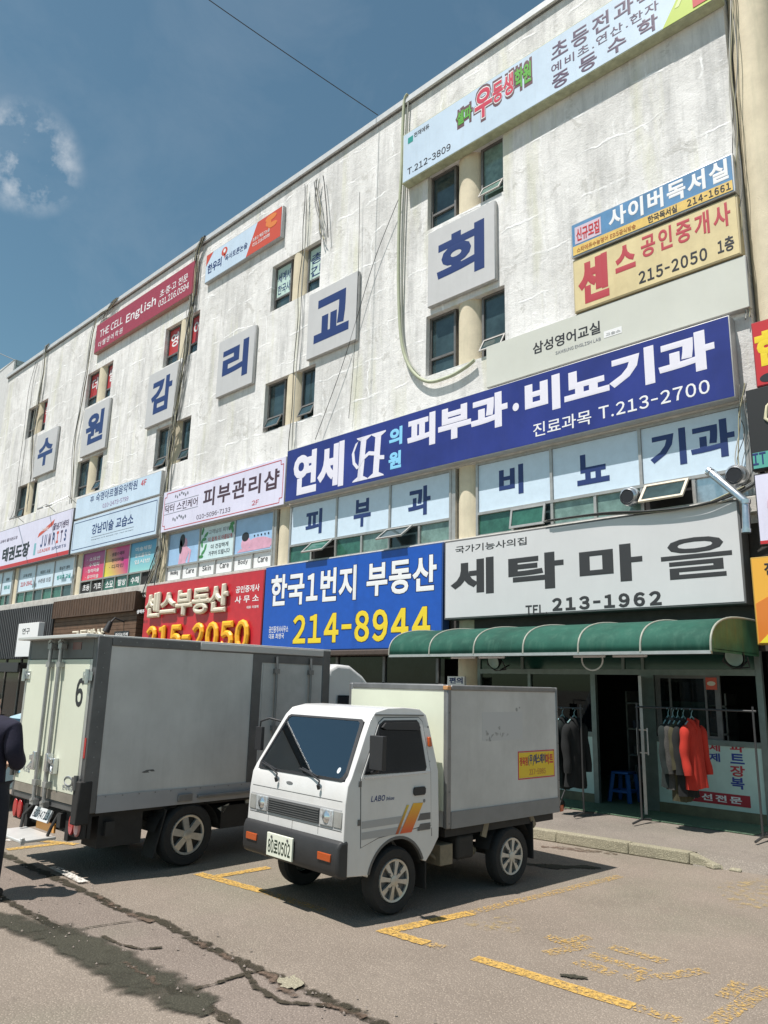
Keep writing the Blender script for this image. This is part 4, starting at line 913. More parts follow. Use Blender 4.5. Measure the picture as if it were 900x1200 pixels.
brush.tube([(-3.30, y-0.006, 6.12), (-3.05, y-0.006, 6.16)], 0.02, 8); brush.tube([(-3.30, y-0.006, 6.28), (-3.05, y-0.006, 6.32)], 0.02, 8); brush.tube([(-3.0, y-0.006, 6.5), (-3.02, y-0.006, 5.85)], 0.025, 8)
brush.tube([(-3.42+0.13*math.cos(a_*0.6), y-0.006, 5.80+0.12*math.sin(a_*0.6)) for a_ in range(11)], 0.02, 8)
brush.build('lettering', mat('cream_brush_print',(0.72,0.66,0.45),0.5), t, smooth=60)
tt(t, y-0.003, 'IT', M_NAVY, (883,546), (897,529), 0.03)
t, y = slab('shop_sign', 'white lilac sign in a black frame with a red and blue ring', -3.84, -1.7, 4.16, 5.26, 11.88, 0.12, M_LILAC, M_BLACK)
ring = MB(); ring.tube([(-3.38+0.28*math.cos(a_), y-0.004, 4.72+0.36*math.sin(a_)) for a_ in [R(60+15*i) for i in range(13)]], 0.016, 8); ring.build('ring_print', M_ORED, t)
ring = MB(); ring.tube([(-3.38+0.28*math.cos(a_), y-0.004, 4.72+0.36*math.sin(a_)) for a_ in [R(-90+15*i) for i in range(11)]], 0.016, 8); ring.build('ring_print', M_SKYB, t)
flat(t, [[(-3.45,4.85),(-3.0,4.90),(-3.0,4.96),(-3.45,4.91)], [(-3.82,4.18),(-1.72,4.18),(-1.72,4.23),(-3.82,4.23)]], M_RED, y-0.001)
t, y = slab('shop_sign', 'orange and yellow sign with triangles and a red tile', -3.98, -1.7, 2.70, 3.99, 11.85, 0.12, mat('yellow_orange_sign_face',(0.78,0.40,0.05),0.4), mat('amber_sign_rim',(0.4,0.25,0.05),0.5))
flat(t, [[(-3.95,2.73),(-3.95,3.30),(-3.1,3.75),(-3.1,2.73)]], mat('deep_orange_print',(0.66,0.20,0.03),0.4), y-0.001)
flat(t, [[(-3.94,2.73),(-3.1,2.73),(-3.1,3.55)]], mat('lemon_print',(0.78,0.66,0.05),0.4), y-0.004)
flat(t, [[(-3.68,3.30),(-3.0,3.30),(-3.0,3.66),(-3.68,3.66)]], M_RED, y-0.009)
tt(t, y-0.001, '전', M_BLACK, (896,674), (908,658), 0.03)

# --- shops along the far left of the ground floor
sf = thing('dark_shop_front', 'dark corrugated metal shop front at the far end of the row', 'shop front', (-34.2, D-0.2, 0.13))
b = MB(); b.box(-39.0,-29.42,D-0.28,D+0.05,2.7,4.76)
b.build('cladding', mat('charcoal_cladding',(0.045,0.045,0.047),0.5,var=0.15), sf)
b = MB()
for i in range(48): b.box(-38.98+i*0.2,-38.93+i*0.2,D-0.31,D-0.281,2.7,4.75)
b.build('cladding_rib', mat('charcoal_rib',(0.10,0.10,0.105),0.5), sf)
b = MB(); b.box(-39.0,-29.42,D-0.02,D+0.02,0.4,2.69); b.build('glass', mat('dark_shop_glass',(0.012,0.014,0.014),0.08,var=0.4,scale=2,spec=0.3), sf)
b = MB(); b.box(-39.0,-29.42,D-0.06,D-0.021,0.13,0.4)
for i in range(7): b.box(-39+i*1.58,-38.92+i*1.58,D-0.06,D-0.021,0.4,2.69)
b.build('frame', M_FRAME, sf)
b = MB(); b.box(-39.0,-29.5,11.0,D-0.32,2.42,2.50); b.box(-39.0,-29.5,10.98,11.06,2.16,2.5); 
for i in range(5): b.box(-38.9+i*2.3,-38.85+i*2.3,11.1,D-0.32,2.30,2.42)
cn = thing('shop_canopy', 'flat black canopy over the dark corrugated shop front', 'canopy', (-34.2,11.6,2.2)); b.build('canopy_roof', M_BLKPL, cn)
wx0, wz0 = FX(25,768,12.0); wx1, wz1 = FX(52,742,12.0)
t = thing('small_sign', 'small plain white box sign on the dark corrugated front', 'sign', ((wx0+wx1)/2,12.0,wz0)); b = MB(); b.box(wx0,wx1,11.75,D-0.32,2.75,4.05); b.build('cabinet', M_WHITE, t, bevel=0.01)
wall_text('연구', M_BLACK, t, (wx0+0.45,3.62), (wx0+1.2,3.86), 11.749, 0.02, 0.004, nums=True)
sf = thing('wooden_shop_front', 'brown timber clad shop front between the dark metal front and the red sign', 'shop front', (-26.2, D-0.2, 0.13))
M_WOOD = mat('brown_timber', (0.13,0.075,0.045), 0.7, var=0.3, scale=3, streak=0.4, dirt=(0.07,0.04,0.025)); M_WOOD2 = mat('dark_timber', (0.085,0.05,0.032), 0.7, var=0.3, scale=4)
b = MB(); b.box(-29.38,-23.02,D-0.34,D+0.05,4.20,4.80); b.box(-29.38,-23.02,D-0.36,D-0.1,4.16,4.199); b.build('upper_band', M_WOOD2, sf)
b = MB()
for i in range(32): b.box(-29.36+i*0.2,-29.335+i*0.2,D-0.352,D-0.341,4.21,4.79)
b.build('band_groove', M_WOOD, sf)
b = MB()
for j in range(11): b.box(-29.38,-23.02,D-0.22-0.004*(j%2),D+0.05,2.62+0.14*j,2.752+0.14*j)
b.build('plank', M_WOOD, sf, bevel=0.006)
b = MB(); b.box(-29.38,-23.02,D-0.02,D+0.02,0.5,2.6); b.build('glass', mat('dark_shop_glass',(0.012,0.014,0.014),0.08), sf)
b = MB(); b.box(-29.38,-23.02,D-0.08,D-0.021,0.13,0.5)
for i in range(5): b.box(-29.38+i*1.56,-29.26+i*1.56,D-0.08,D-0.021,0.5,2.6)
b.build('frame', M_WOOD2, sf)
wall_text('고든밥상', M_CREAM, sf, (84.5,752), (124,736), D-0.25, 0.06, 0.08)
(xa, za), (xb, zb) = FX(133,748,D-0.25), FX(151,739,D-0.25)
flat(sf, [[(xa,za-0.1),(xb,za-0.1),(xb,zb),(xa,zb)]], M_BLACK, D-0.24); wall_text('라이브카페', M_WHITE, sf, (135,746), (150,741), D-0.252, 0.02, 0.004)
wall_text('생맥주', M_WHITE, sf, (160,719.5), (169.5,714), D-0.36, 0.03, 0.006)
xa, za = FX(128,740,11.6)
t = thing('spot_lamp', 'small black spot lamp on an arm in front of the timber cladding', 'lamp', (xa,11.6,za)); b = MB(); b.tube([(xa,D-0.23,za+0.35),(xa,11.75,za+0.45),(xa,11.62,za+0.3)],0.03,8); b.cyl((xa,11.62,za+0.32),(xa-0.03,11.5,za-0.02),0.07,0.12,14); b.build('lamp_body', M_BLKPL, t, smooth=50)

sf = thing('estate_shop_front', 'dark glazed shop front under the red and blue estate agent signs', 'shop front', (-16.5, D, 0.13))
b = MB(); b.box(-22.9,-10.3,D+0.02,D+0.03,0.5,2.62); b.build('glass', mat('dark_shop_glass',(0.012,0.014,0.014),0.08,var=0.4,scale=2,spec=0.3), sf)
b = MB(); b.box(-22.9,-10.3,D-0.02,D+0.06,0.13,0.5); b.box(-22.9,-10.3,D-0.02,D+0.06,2.0,2.06)
for i in range(9): b.box(-22.9+i*1.55,-22.83+i*1.55,D-0.02,D+0.06,0.5,2.62)
b.build('frame', M_FRAME, sf)
b = MB(); b.box(-22.9,-10.5,11.95,D-0.0,2.64,2.76); 
t = thing('rolled_shutter_box', 'dark brown shutter housing along the underside of the blue and red signs', 'shutter', (-16.6,12.1,2.64)); b.build('housing', mat('brown_shutter',(0.07,0.05,0.04),0.6,var=0.2), t, bevel=0.02)

# ================================================================== LAUNDRY SHOP
XA, XB = -9.42, -4.10
sf = thing('laundry_shop_front', 'aluminium and mint laundry shop front under the green awning with its door open', 'shop front', (-6.8, D, 0.15))
zf = 0.15
def box_of(name, m, *bx, bev=0):
    b = MB()
    for q in bx: b.box(*q)
    return b.build(name, m, sf, bevel=bev)
yF = D-0.02
box_of('frame', mat('grey_green_aluminium',(0.20,0.24,0.22),0.45,0.4,var=0.15),
    (XA,XA+0.07,yF,D+0.06,zf,2.64), (XB-0.09,XB,yF,D+0.06,zf,2.64), (-6.95,-6.86,yF,D+0.06,zf,2.27), (-6.05,-5.80,yF+0.004,D+0.06,zf,2.27),
    (XA+0.07,XB-0.09,yF-0.01,D+0.06,2.27,2.36), (XA+0.07,XB-0.09,yF,D+0.06,2.60,2.64), (-8.25,-8.19,yF+0.002,D+0.05,1.30,2.27), (-8.4,-8.34,yF+0.002,D+0.05,2.36,2.60), (-6.35,-6.30,yF+0.002,D+0.05,2.36,2.60), (-6.0,-5.95,yF+0.002,D+0.05,2.36,2.60),
    (XA+0.07,-6.95,yF,D+0.06,1.22,1.30), (-5.80,XB-0.09,yF-0.006,D+0.06,1.22,1.30))
box_of('sill', mat('olive_concrete',(0.15,0.145,0.09),0.85,var=0.2,bump=0.4), (XA+0.07,-6.95,yF-0.005,D+0.06,zf,0.29), (-5.80,XB-0.09,yF-0.005,D+0.06,zf,0.30))
box_of('mint_panel', M_MINT, (XA+0.07,-6.95,yF+0.015,D+0.05,0.29,1.22), (-5.80,XB-0.09,yF+0.015,D+0.05,0.30,1.22))
M_GCLR = glass_clear('shop_glass', (0.38,0.45,0.43))
box_of('transom_glass', mat('dark_green_transom',(0.012,0.06,0.045),0.15,spec=0.6), (XA+0.07,-8.4,yF+0.03,D+0.04,2.36,2.60), (-8.34,-6.35,yF+0.03,D+0.04,2.36,2.60), (-6.30,-6.0,yF+0.03,D+0.04,2.36,2.60), (-5.95,XB-0.09,yF+0.03,D+0.04,2.36,2.60))
wfr = box_of('window', M_FRAME, (-5.78,-5.70,D+0.005,D+0.045,1.30,2.27), (-4.82,-4.74,D+0.005,D+0.045,1.30,2.27), (-5.70,-4.82,D+0.005,D+0.045,1.30,1.35), (-5.70,-4.82,D+0.005,D+0.045,2.22,2.27), (-4.98,-4.95,D+0.002,D+0.045,1.35,2.22), (-5.55,-5.52,D+0.002,D+0.045,1.35,2.22))
b = MB(); b.box(-5.70,-4.82,D+0.02,D+0.026,1.35,2.22); b.build('pane', M_GCLR, wfr)
b = MB(); b.box(-5.69,-4.99,D+0.03,D+0.034,1.36,1.86); b.build('pale_curtain', mat('mint_film',(0.22,0.36,0.31),0.6,var=0.15), wfr)
b = MB(); b.box(-9.34,-8.25,D+0.02,D+0.026,1.30,2.27); b.box(-8.19,-6.95,D+0.02,D+0.026,1.30,2.27); b.build('glass', M_GCLR, sf)
xa, za = FX(827,808,yF); xb, zb = FX(839,794,yF)
b = MB(); b.box(xa,xb,D-0.004,D+0.001,za,zb); st_ = b.build('sticker', M_ORED, wfr)
flat(sf, [blob((xa+xb)/2,(za+zb)/2,0.065,0.035)], M_CREAM, D-0.005, 'sticker_badge')
yP = yF+0.014
M_BLUEP = mat('blue_panel_print',(0.03,0.06,0.28),0.45)
for ch, m_, bl, tr in (('파',M_BRICKRED,(855.5,881),(871.5,871)),('트',M_BLUEP,(856,894.5),(872,884)),('장',M_BRICKRED,(856,909.5),(872.5,898)),('복',M_BLUEP,(857,924),(872,912)),('제',M_BLUEP,(831,892),(843.5,883)),('세',M_BRICKRED,(831,880),(843.5,872)),('망',M_BLACK,(806,918),(819,907)),('명',M_BLUEP,(806,904),(819,893))):
    wall_text(ch, m_, sf, bl, tr, yP, 0.03, 0.004)
b = MB(); b.beam((-5.02,yP-0.001,0.62),(-5.02,yP-0.001,1.15),0.008,0.004,(0,1,0)); b.build('rule_line', M_GREY, sf)
(xa, za), (xb, zb) = FX(798,937,yP), FX(879,931,yP)
flat(sf, [[(xa,za),(xb,za),(xb,za+0.165),(xa,za+0.165)]], mat('dark_red_print',(0.36,0.02,0.035),0.45), yP-0.002)
wall_text('수선전문', M_WHITE, sf, (xa+0.12,za+0.035), (xb-0.12,za+0.135), yP-0.007, 0.03, 0.004, nums=True, spacing=1.15)
# open door leaf, swung out over the step
hx, hy = -6.05, D-0.04
dv = Vector((0.44,-0.90,0)).normalized(); nv = Vector((-dv.y,dv.x,0))
def DP(u, v, o=0.0): return tuple(Vector((hx,hy,0))+dv*u+nv*o+Vector((0,0,v)))
def dbox(b, u0,u1,v0,v1,o0,o1):
    b.add([DP(u0,v0,o0),DP(u1,v0,o0),DP(u1,v1,o0),DP(u0,v1,o0),DP(u0,v0,o1),DP(u1,v0,o1),DP(u1,v1,o1),DP(u0,v1,o1)], [(0,3,2,1),(4,5,6,7),(0,1,5,4),(1,2,6,5),(2,3,7,6),(3,0,4,7)])
b = MB()
for q in ((0,0.07,0.19,2.24,0,0.045),(0.73,0.80,0.19,2.24,0,0.045),(0.07,0.73,2.17,2.24,0,0.045),(0.07,0.73,0.19,0.42,0,0.045),(0.07,0.73,1.12,1.18,0,0.045)): dbox(b, *q)
dr = b.build('door', M_FRAMEL, sf)
b = MB(); dbox(b, 0.07,0.73,0.42,1.12,0.018,0.026); dbox(b, 0.07,0.73,1.18,2.17,0.018,0.026); b.build('pane', M_GCLR, dr)
b = MB(); 
for o in (-0.05, 0.095): b.tube([DP(0.765,1.05,o),DP(0.765,1.45,o)],0.014,8); b.tube([DP(0.765,1.08,o),DP(0.765,1.08,0.02)],0.01,6); b.tube([DP(0.765,1.42,o),DP(0.765,1.42,0.02)],0.01,6)
b.build('handle', M_STEEL, dr, smooth=50)
b = MB(); b.tube([DP(0.72,0.22,-0.02),DP(0.95,0.165,-0.05)],0.012,6); b.build('door_stay', M_BLKPL, dr)
# room behind the glass
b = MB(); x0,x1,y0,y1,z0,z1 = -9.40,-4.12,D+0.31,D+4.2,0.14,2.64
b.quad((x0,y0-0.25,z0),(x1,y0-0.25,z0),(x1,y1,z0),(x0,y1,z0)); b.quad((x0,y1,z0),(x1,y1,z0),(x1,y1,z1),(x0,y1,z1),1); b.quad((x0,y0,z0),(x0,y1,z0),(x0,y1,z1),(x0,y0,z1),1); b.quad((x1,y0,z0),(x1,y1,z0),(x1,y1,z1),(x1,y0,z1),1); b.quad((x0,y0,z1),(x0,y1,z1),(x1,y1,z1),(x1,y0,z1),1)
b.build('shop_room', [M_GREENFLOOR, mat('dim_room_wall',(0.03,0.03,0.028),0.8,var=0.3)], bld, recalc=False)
b = MB(); b.box(XA+0.1,XB+0.02,11.42,D-0.03,0.129,0.152); b.box(-6.9,-6.0,D-0.03,D+0.3,0.129,0.150)
stp = struct('shop_step', b, M_GREENFLOOR, bevel=0.008)
# a shelf with folded laundry and a work table inside
t = thing('shelf_unit', 'dim steel shelf of folded clothes inside the laundry doorway', 'shelf', (-6.6,15.0,0.15))
b = MB()
for zz in (0.25,0.75,1.25,1.75): b.box(-7.6,-5.6,14.8,15.3,zz,zz+0.03)
for xx in (-7.6,-5.63): b.box(xx,xx+0.03,14.8,15.3,0.15,2.0)
b.build('rack_frame', M_FRAMEL, t)
for zz in (0.28,0.78,1.28):
    b = MB()
    for i in range(6): b.box(-7.5+i*0.31,-7.25+i*0.31,14.83,15.2,zz,zz+rr.uniform(0.15,0.32))
    b.build('folded_clothes', mat('folded_cloth_%d' % int(zz*100),(0.22,0.21,0.2) if zz < 1 else (0.12,0.14,0.2),0.9,var=0.3,scale=3), t, bevel=0.03)
# blue plastic stool
sx, sy_ = -6.72, 12.9
t = thing('plastic_stool', 'blue plastic stool just inside the laundry doorway', 'stool', (sx,sy_,0.14))
M_BLUEPL = mat('blue_plastic',(0.02,0.11,0.36),0.4)
b = MB(); b.box(sx-0.16,sx+0.16,sy_-0.16,sy_+0.16,0.60,0.64); b.build('seat', M_BLUEPL, t, bevel=0.015)
for ax, ay in ((-1,-1),(1,-1),(1,1),(-1,1)):
    b = MB(); b.beam((sx+ax*0.19,sy_+ay*0.19,0.142),(sx+ax*0.135,sy_+ay*0.135,0.598),0.06,0.06); b.build('leg', M_BLUEPL, t)
b = MB()
for ay in (-1,1): b.box(sx-0.16,sx+0.16,sy_+ay*0.165-0.012,sy_+ay*0.165+0.012,0.30,0.34); b.box(sx+ay*0.165-0.012,sx+ay*0.165+0.012,sy_-0.16,sy_+0.16,0.30,0.34)
b.build('stretcher', M_BLUEPL, t)

# ---- green barrel awning
AX0, AX1, AYF, AZT, AZB = -10.08, -4.10, 10.45, 3.07, 2.55
aw = thing('barrel_awning', 'green barrel awning with pale ribs over the laundry shop', 'awning', ((AX0+AX1)/2, D-0.05, AZB))
M_AWN = mat('green_awning_canvas',(0.015,0.078,0.055),0.75,var=0.35,scale=1.3,streak=0.6,dirt=(0.075,0.17,0.125),spec=0.25)
def acurve(u, x, r=0.0):
    a = u*math.pi/2; dy, dz = (D-0.05-AYF), (AZT-AZB)
    return (x, D-0.05-(dy+r)*math.sin(a)**0.62, AZB+(dz+r)*math.cos(a)**0.72 if u < 1 else AZB)
b = MB(); nb = 6; bw = (AX1-AX0)/nb
b.grid(lambda u, v: (lambda p: (p[0], p[1], p[2]-0.004*math.sin(math.pi*((u*nb) % 1.0))*math.sin(math.pi*min(1,v*1.05))))(acurve(v, AX0+u*(AX1-AX0))), 48, 14)
o = b.build('canvas', M_AWN, aw, smooth=60, recalc=False); so2 = o.modifiers.new('thick','SOLIDIFY'); so2.thickness = 0.012
for xe in (AX0, AX1):
    b = MB(); vs = [acurve(i/14, xe) for i in range(15)]+[(xe,D-0.05,AZB)]; b.add(vs, [tuple(range(16))]); b.build('end_panel', mat('green_awning_end',(0.035,0.13,0.07),0.5,var=0.5,scale=2.2,streak=0.7,dirt=(0.17,0.14,0.03)), aw)
for i in range(nb+1):
    b = MB(); b.tube([acurve(k_/12, AX0+i*bw, 0.015) for k_ in range(13)], 0.016, 8); b.build('rib', mat('pale_awning_rib',(0.30,0.31,0.26),0.5,var=0.1), aw, smooth=60)
b = MB(); b.box(AX0,AX1,AYF-0.02,AYF+0.03,AZB-0.035,AZB+0.01); b.build('front_rail', M_ALU, aw)
b = MB(); b.box(AX0,AX1,AYF+0.1,D-0.1,AZB+0.03,AZB+0.04); b.build('lining', mat('awning_underside',(0.02,0.06,0.045),0.8), aw)
# tube lamps, flood lamps and ring lamp under it
for xx, where in ((-9.0,'by the ridge of the pale column'),(-8.35,'one bay from the pale column'),(-6.4,'above the open door'),(-5.7,'above the mint panel')):
    t = thing('tube_lamp', 'thin white tube lamp under the green awning %s' % where, 'lamp', (xx,11.3,2.53), group='tube lamps under the awning')
    b = MB(); b.cyl((xx-0.28,11.3,2.535),(xx+0.28,11.3,2.535),0.02,n=10); b.build('tube', M_WHITE, t, smooth=50)
    b = MB(); b.box(xx-0.3,xx+0.3,11.26,11.34,2.555,2.571); b.build('lamp_body', M_WHITE, t)
def flood(px, py, yy, label):
    x_, z_ = FX(px, py, yy); t = thing('flood_lamp', label, 'lamp', (x_,yy,z_))
    b = MB(); b.lathe([(0.02,0.16),(0.10,0.12),(0.15,0.03),(0.155,0.0)], (x_,yy,z_), (0.15,0.9,0.25), 20); b.build('lamp_shade', M_BLKPL, t, smooth=50)
    b = MB(); b.lathe([(0.0,0.012),(0.06,0.008),(0.13,0.004),(0.135,0.0)], (x_,yy,z_), (0.15,0.9,0.25), 20); b.build('lens', mat('greenish_lamp_lens',(0.25,0.36,0.32),0.2), t, smooth=50)
    b = MB(); b.tube([(x_-0.16,yy+0.05,z_),(x_-0.2,yy+0.1,z_-0.05),(x_-0.1,yy+0.2,z_-0.16),(x_+0.14,yy+0.2,z_-0.14),(x_+0.17,yy+0.05,z_)],0.012,6); b.tube([(x_,yy+0.2,z_-0.16),(x_,min(yy+0.5,D-0.03),z_-0.05)],0.014,6); b.build('bracket', M_BLKPL, t)
flood(860,770,11.6,'round flood lamp under the awning end beside the mustard sign'); flood(578,775,11.6,'round flood lamp under the awning above the small truck box')
x_, z_ = FX(694,773,11.5)
t = thing('ring_lamp', 'pale ring lamp hanging under the awning above the open door', 'lamp', (x_,11.5,z_)); b = MB(); b.tube([(x_+0.19*math.cos(2*math.pi*i/28),11.5,z_+0.17*math.sin(2*math.pi*i/28)) for i in range(29)],0.014,8); b.build('ring_tube', M_WHITE, t, smooth=60)
b = MB(); b.tube([(x_,11.5,z_+0.17),(x_,11.5,2.63)],0.006,5); b.build('hanger_wire', M_BLKPL, t)
xa, za = FX(525,801,11.9); xb, zb = FX(545,794,11.9)
t = thing('small_sign', 'little blue and white name board on the pale column behind the truck', 'sign', (xa,11.9,za)); b = MB(); b.box(xa,xb,11.88,11.94,za-0.06,zb+0.02); b.build('board', M_WHITE, t)
wall_text('편의', M_NAVY, t, (xa+0.05,za), (xb-0.04,zb), 11.879, 0.04, 0.004, nums=True)

# ---- garment rails
M_RAIL = mat('dark_steel_tube',(0.06,0.06,0.06),0.45,0.4)
def rail(name, label, xa, xb, yy, zt, legs):
    t = thing(name, label, 'clothes rail', ((xa+xb)/2,yy,0.15)); b = MB(); b.tube([(xa,yy,zt),(xb,yy,zt)],0.014,8); b.build('bar', M_RAIL, t, smooth=60)
    for x_ in legs:
        b = MB(); b.tube([(x_,yy,zt+0.06),(x_,yy,0.20)],0.015,8); b.tube([(x_,yy-0.28,0.165),(x_,yy-0.05,0.19),(x_,yy+0.05,0.19),(x_,yy+0.28,0.165)],0.016,8); b.build('post', M_RAIL, t, smooth=60)
    return t
rail('clothes_rail', 'grey steel clothes rail in front of the mint panel with jackets hanging', -5.52, -3.80, 11.05, 1.775, (-5.50,-3.84))
rail('clothes_rail', 'grey steel clothes rail half hidden behind the small truck box', -7.75, FX(683,840,10.9)[0], 10.9, 1.72, (-7.70,FX(682,840,10.9)[0]-0.02))
def garment(name, label, x_, yy, zt, L, W_, m, m2=None, turn=8.0, sleeve=0.62, seed=1):
    """a jacket on a hanger, turned on the bar so that its front faces out"""
    q = random.Random(seed); t = thing(name, label, 'jacket', (x_,yy,zt-L), group='clothes hanging outside the laundry')
    ph = [q.uniform(0,6) for _ in range(5)]; a_ = R(turn); wd_ = Vector((math.sin(a_), math.cos(a_), 0)); nd = Vector((math.cos(a_), -math.sin(a_), 0)); o_ = Vector((x_, yy, zt))
    def fn(u, v):
        a = 2*math.pi*u; c_, s_ = math.cos(a), math.sin(a)
        sh = min(1.0, v/0.085); half = W_*0.5*(0.24+0.76*sh**0.75)*(1-0.10*math.sin(math.pi*min(1,v*1.1))+0.10*v*v)
        th = (0.028+0.045*sh+0.030*v)*(1+0.10*math.sin(4*a+ph[0]+2.5*v)*v+0.16*math.sin(7*a+ph[1])*v*v)
        ww = half*math.copysign(abs(c_)**0.8, c_); fold = 0.012*math.sin(ww*52+ph[2]+v*2)*v
        zz = -0.035-L*v-0.085*abs(ww/(W_*0.5))**1.2*(1-v)*sh + 0.015*math.sin(ww*14+ph[3])*v
        return tuple(o_+wd_*(ww+0.02*math.sin(v*3+ph[4]))+nd*(s_*th+fold)+Vector((0,0,zz)))
    b = MB(); b.grid(fn, 44, 26); b.build('body', m, t, smooth=80, recalc=True)
    for sg in (-1, 1):
        p, rad = [], []
        for i in range(14):
            v = i/13; p.append(tuple(o_+wd_*sg*(W_*0.455+0.045*math.sin(min(1,v*1.6)*1.5)+0.012*v)+nd*(0.005+0.05*v*v+0.010*math.sin(v*9+ph[0]))+Vector((0,0,-0.115-sleeve*v))))
            rad.append((0.030+0.040*min(1,v/0.10))*(1-0.22*v)+0.004*math.sin(17*v+ph[1]))
        b = MB(); b.tube(p, rad, 14); b.build('sleeve', m, t, smooth=80)
    b = MB(); b.tube([tuple(o_+wd_*k_*W_*0.40+Vector((0,0,z_))) for k_, z_ in ((-1,-0.10),(-0.12,0.0),(0,0.015),(0.12,0.0),(1,-0.10))],0.010,6)
    b.tube([tuple(o_+wd_*k_+Vector((0,0,z_))) for k_, z_ in ((0,0.015),(0,0.06),(0.025,0.085),(0.02,0.115),(-0.015,0.118),(-0.03,0.10))],0.005,6)
    b.build('hanger', mat('pale_blue_wire',(0.20,0.33,0.33),0.4), t, smooth=60)
    if m2:
        b = MB(); b.tube([tuple(o_+wd_*k_+nd*n_+Vector((0,0,z_))) for k_, n_, z_ in ((-0.075,-0.01,-0.03),(-0.06,0.05,-0.05),(-0.01,0.075,-0.15),(0.0,0.08,-0.22))],[0.024,0.026,0.020,0.008],8)
        b.tube([tuple(o_+wd_*k_+nd*n_+Vector((0,0,z_))) for k_, n_, z_ in ((0.075,-0.01,-0.03),(0.06,0.05,-0.05),(0.015,0.075,-0.15),(0.005,0.08,-0.22))],[0.024,0.026,0.020,0.008],8); b.build('collar', m2, t, smooth=60)
    return t
M_REDCL = mat('red_cloth',(0.40,0.022,0.010),0.9,var=0.12,scale=6); M_CHCL = mat('charcoal_cloth',(0.008,0.009,0.009),0.95,var=0.3,scale=5); M_GRCL = mat('dark_green_cloth',(0.008,0.014,0.013),0.95,var=0.25,scale=5); M_TWEED = mat('grey_tweed',(0.05,0.047,0.042),0.95,var=0.35,scale=60); M_OLIVE = mat('olive_cloth',(0.05,0.045,0.022),0.95,var=0.2,scale=6)
zt = 1.66
garment('jacket','red jacket on a hanger, outermost of the clothes on the rail', -4.68, 11.05, zt, 0.92, 0.37, M_REDCL, M_REDCL, seed=2, sleeve=0.66, turn=14)
garment('jacket','black jacket hung directly behind the red jacket', -4.80, 11.05, zt, 1.04, 0.36, M_CHCL, M_CHCL, seed=3, sleeve=0.66, turn=10)
garment('jacket','olive lined long coat third from the red jacket outwards', -4.88, 11.05, zt, 1.10, 0.33, M_OLIVE, M_CHCL, seed=5, sleeve=0.60, turn=8)
garment('jacket','grey tweed jacket among the dark clothes on the rail', -4.95, 11.05, zt, 0.94, 0.35, M_TWEED, M_TWEED, seed=4, sleeve=0.66, turn=6)
garment('jacket','dark green jacket at the inner end of the hanging clothes', -5.02, 11.05, zt, 0.92, 0.37, M_GRCL, M_GRCL, seed=6, sleeve=0.66, turn=4)
garment('jacket','long black coat on the rail behind the truck box, nearest the doorway', FX(674,880,10.9)[0], 10.9, 1.60, 1.02, 0.40, M_CHCL, M_CHCL, seed=8, sleeve=0.72, turn=10)
garment('jacket','dark long jacket on the rail, half behind the truck box', FX(660,880,10.9)[0], 10.9, 1.60, 1.05, 0.40, M_GRCL, M_CHCL, seed=9, sleeve=0.66)
# folded hand cart and box leaning by the truck
t = thing('folding_cart', 'small folded black trolley standing under the dark coats', 'trolley', (-7.05,11.3,0.13))
b = MB()
for dx in (0,0.2): b.tube([(-7.2+dx,11.35,0.16),(-7.15+dx,11.25,0.30),(-7.08+dx,11.4,0.62)],0.013,6)
b.tube([(-7.08,11.4,0.62),(-6.88,11.4,0.62)],0.013,6); b.build('handle_frame', M_BLKPL, t)
b = MB()
for dx in (-0.02,0.22): b.cyl((-7.2+dx-0.015,11.3,0.20),(-7.2+dx+0.015,11.3,0.20),0.07,n=16)
b.build('wheel', M_RUBBER, t, smooth=50)
t = thing('plastic_bag', 'crumpled pale blue bag on the step below the dark coats', 'bag', (-7.45,11.35,0.15))
b = MB(); b.grid(lambda u, v: (-7.45+0.13*math.sin(math.pi*v)*math.cos(2*math.pi*u)*(1+0.2*math.sin(7*u*6.28)), 11.35+0.11*math.sin(math.pi*v)*math.sin(2*math.pi*u), 0.153+0.26*(1-math.cos(math.pi*v))/2*(1+0.12*math.sin(5*u*6.28))), 28, 12); b.build('bag_body', mat('pale_blue_plastic',(0.40,0.48,0.62),0.4,var=0.3,scale=14), t, smooth=50)

# ================================================================== DUCTS, CABLES, HOSES
def duct(name, label, pts, r, m=M_STEEL, cat='duct', capend=False):
    t = thing(name, label, cat, pts[-1]); b = MB(); b.tube(pts, r, 16); 
    b.build('pipe', m, t, smooth=40)
    for i in range(len(pts)):
        b = MB()
        p = Vector(pts[i]); q = Vector(pts[min(i+1,len(pts)-1)]) if i < len(pts)-1 else Vector(pts[i])+(Vector(pts[i])-Vector(pts[i-1]))
        d_ = (q-p).normalized(); b.cyl(p-d_*0.03, p+d_*0.03, r*1.16, n=16); b.build('joint_band', m, t, smooth=40)
    return t
a = FX(832,553,12.1); c = FX(874,588,11.85); e = FX(875,622,11.85)
duct('flue_pipe','shiny silver flue pipe running down beside the laundry sign', [(a[0],12.5,a[1]+0.02),(a[0],12.1,a[1]),(c[0],11.85,c[1]),(e[0],11.85,e[1])], 0.062)
for (px, py, lbl) in ((863,557,'round steel vent hood beside the silver flue pipe'),(738,582,'round steel vent hood above the laundry sign, by the glass')):
    x_, z_ = FX(px, py, 12.15); t = thing('vent_hood', lbl, 'vent', (x_,12.15,z_))
    b = MB(); b.lathe([(0.10,0.4),(0.11,0.12),(0.165,0.08),(0.175,0.0),(0.16,-0.06),(0.12,-0.10)], (x_,12.15,z_), (0,1,0.1), 24); b.build('hood', M_STEEL, t, smooth=45)
    b = MB(); b.lathe([(0.0,-0.02),(0.13,-0.022)], (x_-0.01,12.08,z_-0.03), (0,1,0.1), 20); b.build('opening', M_BLACK, t)
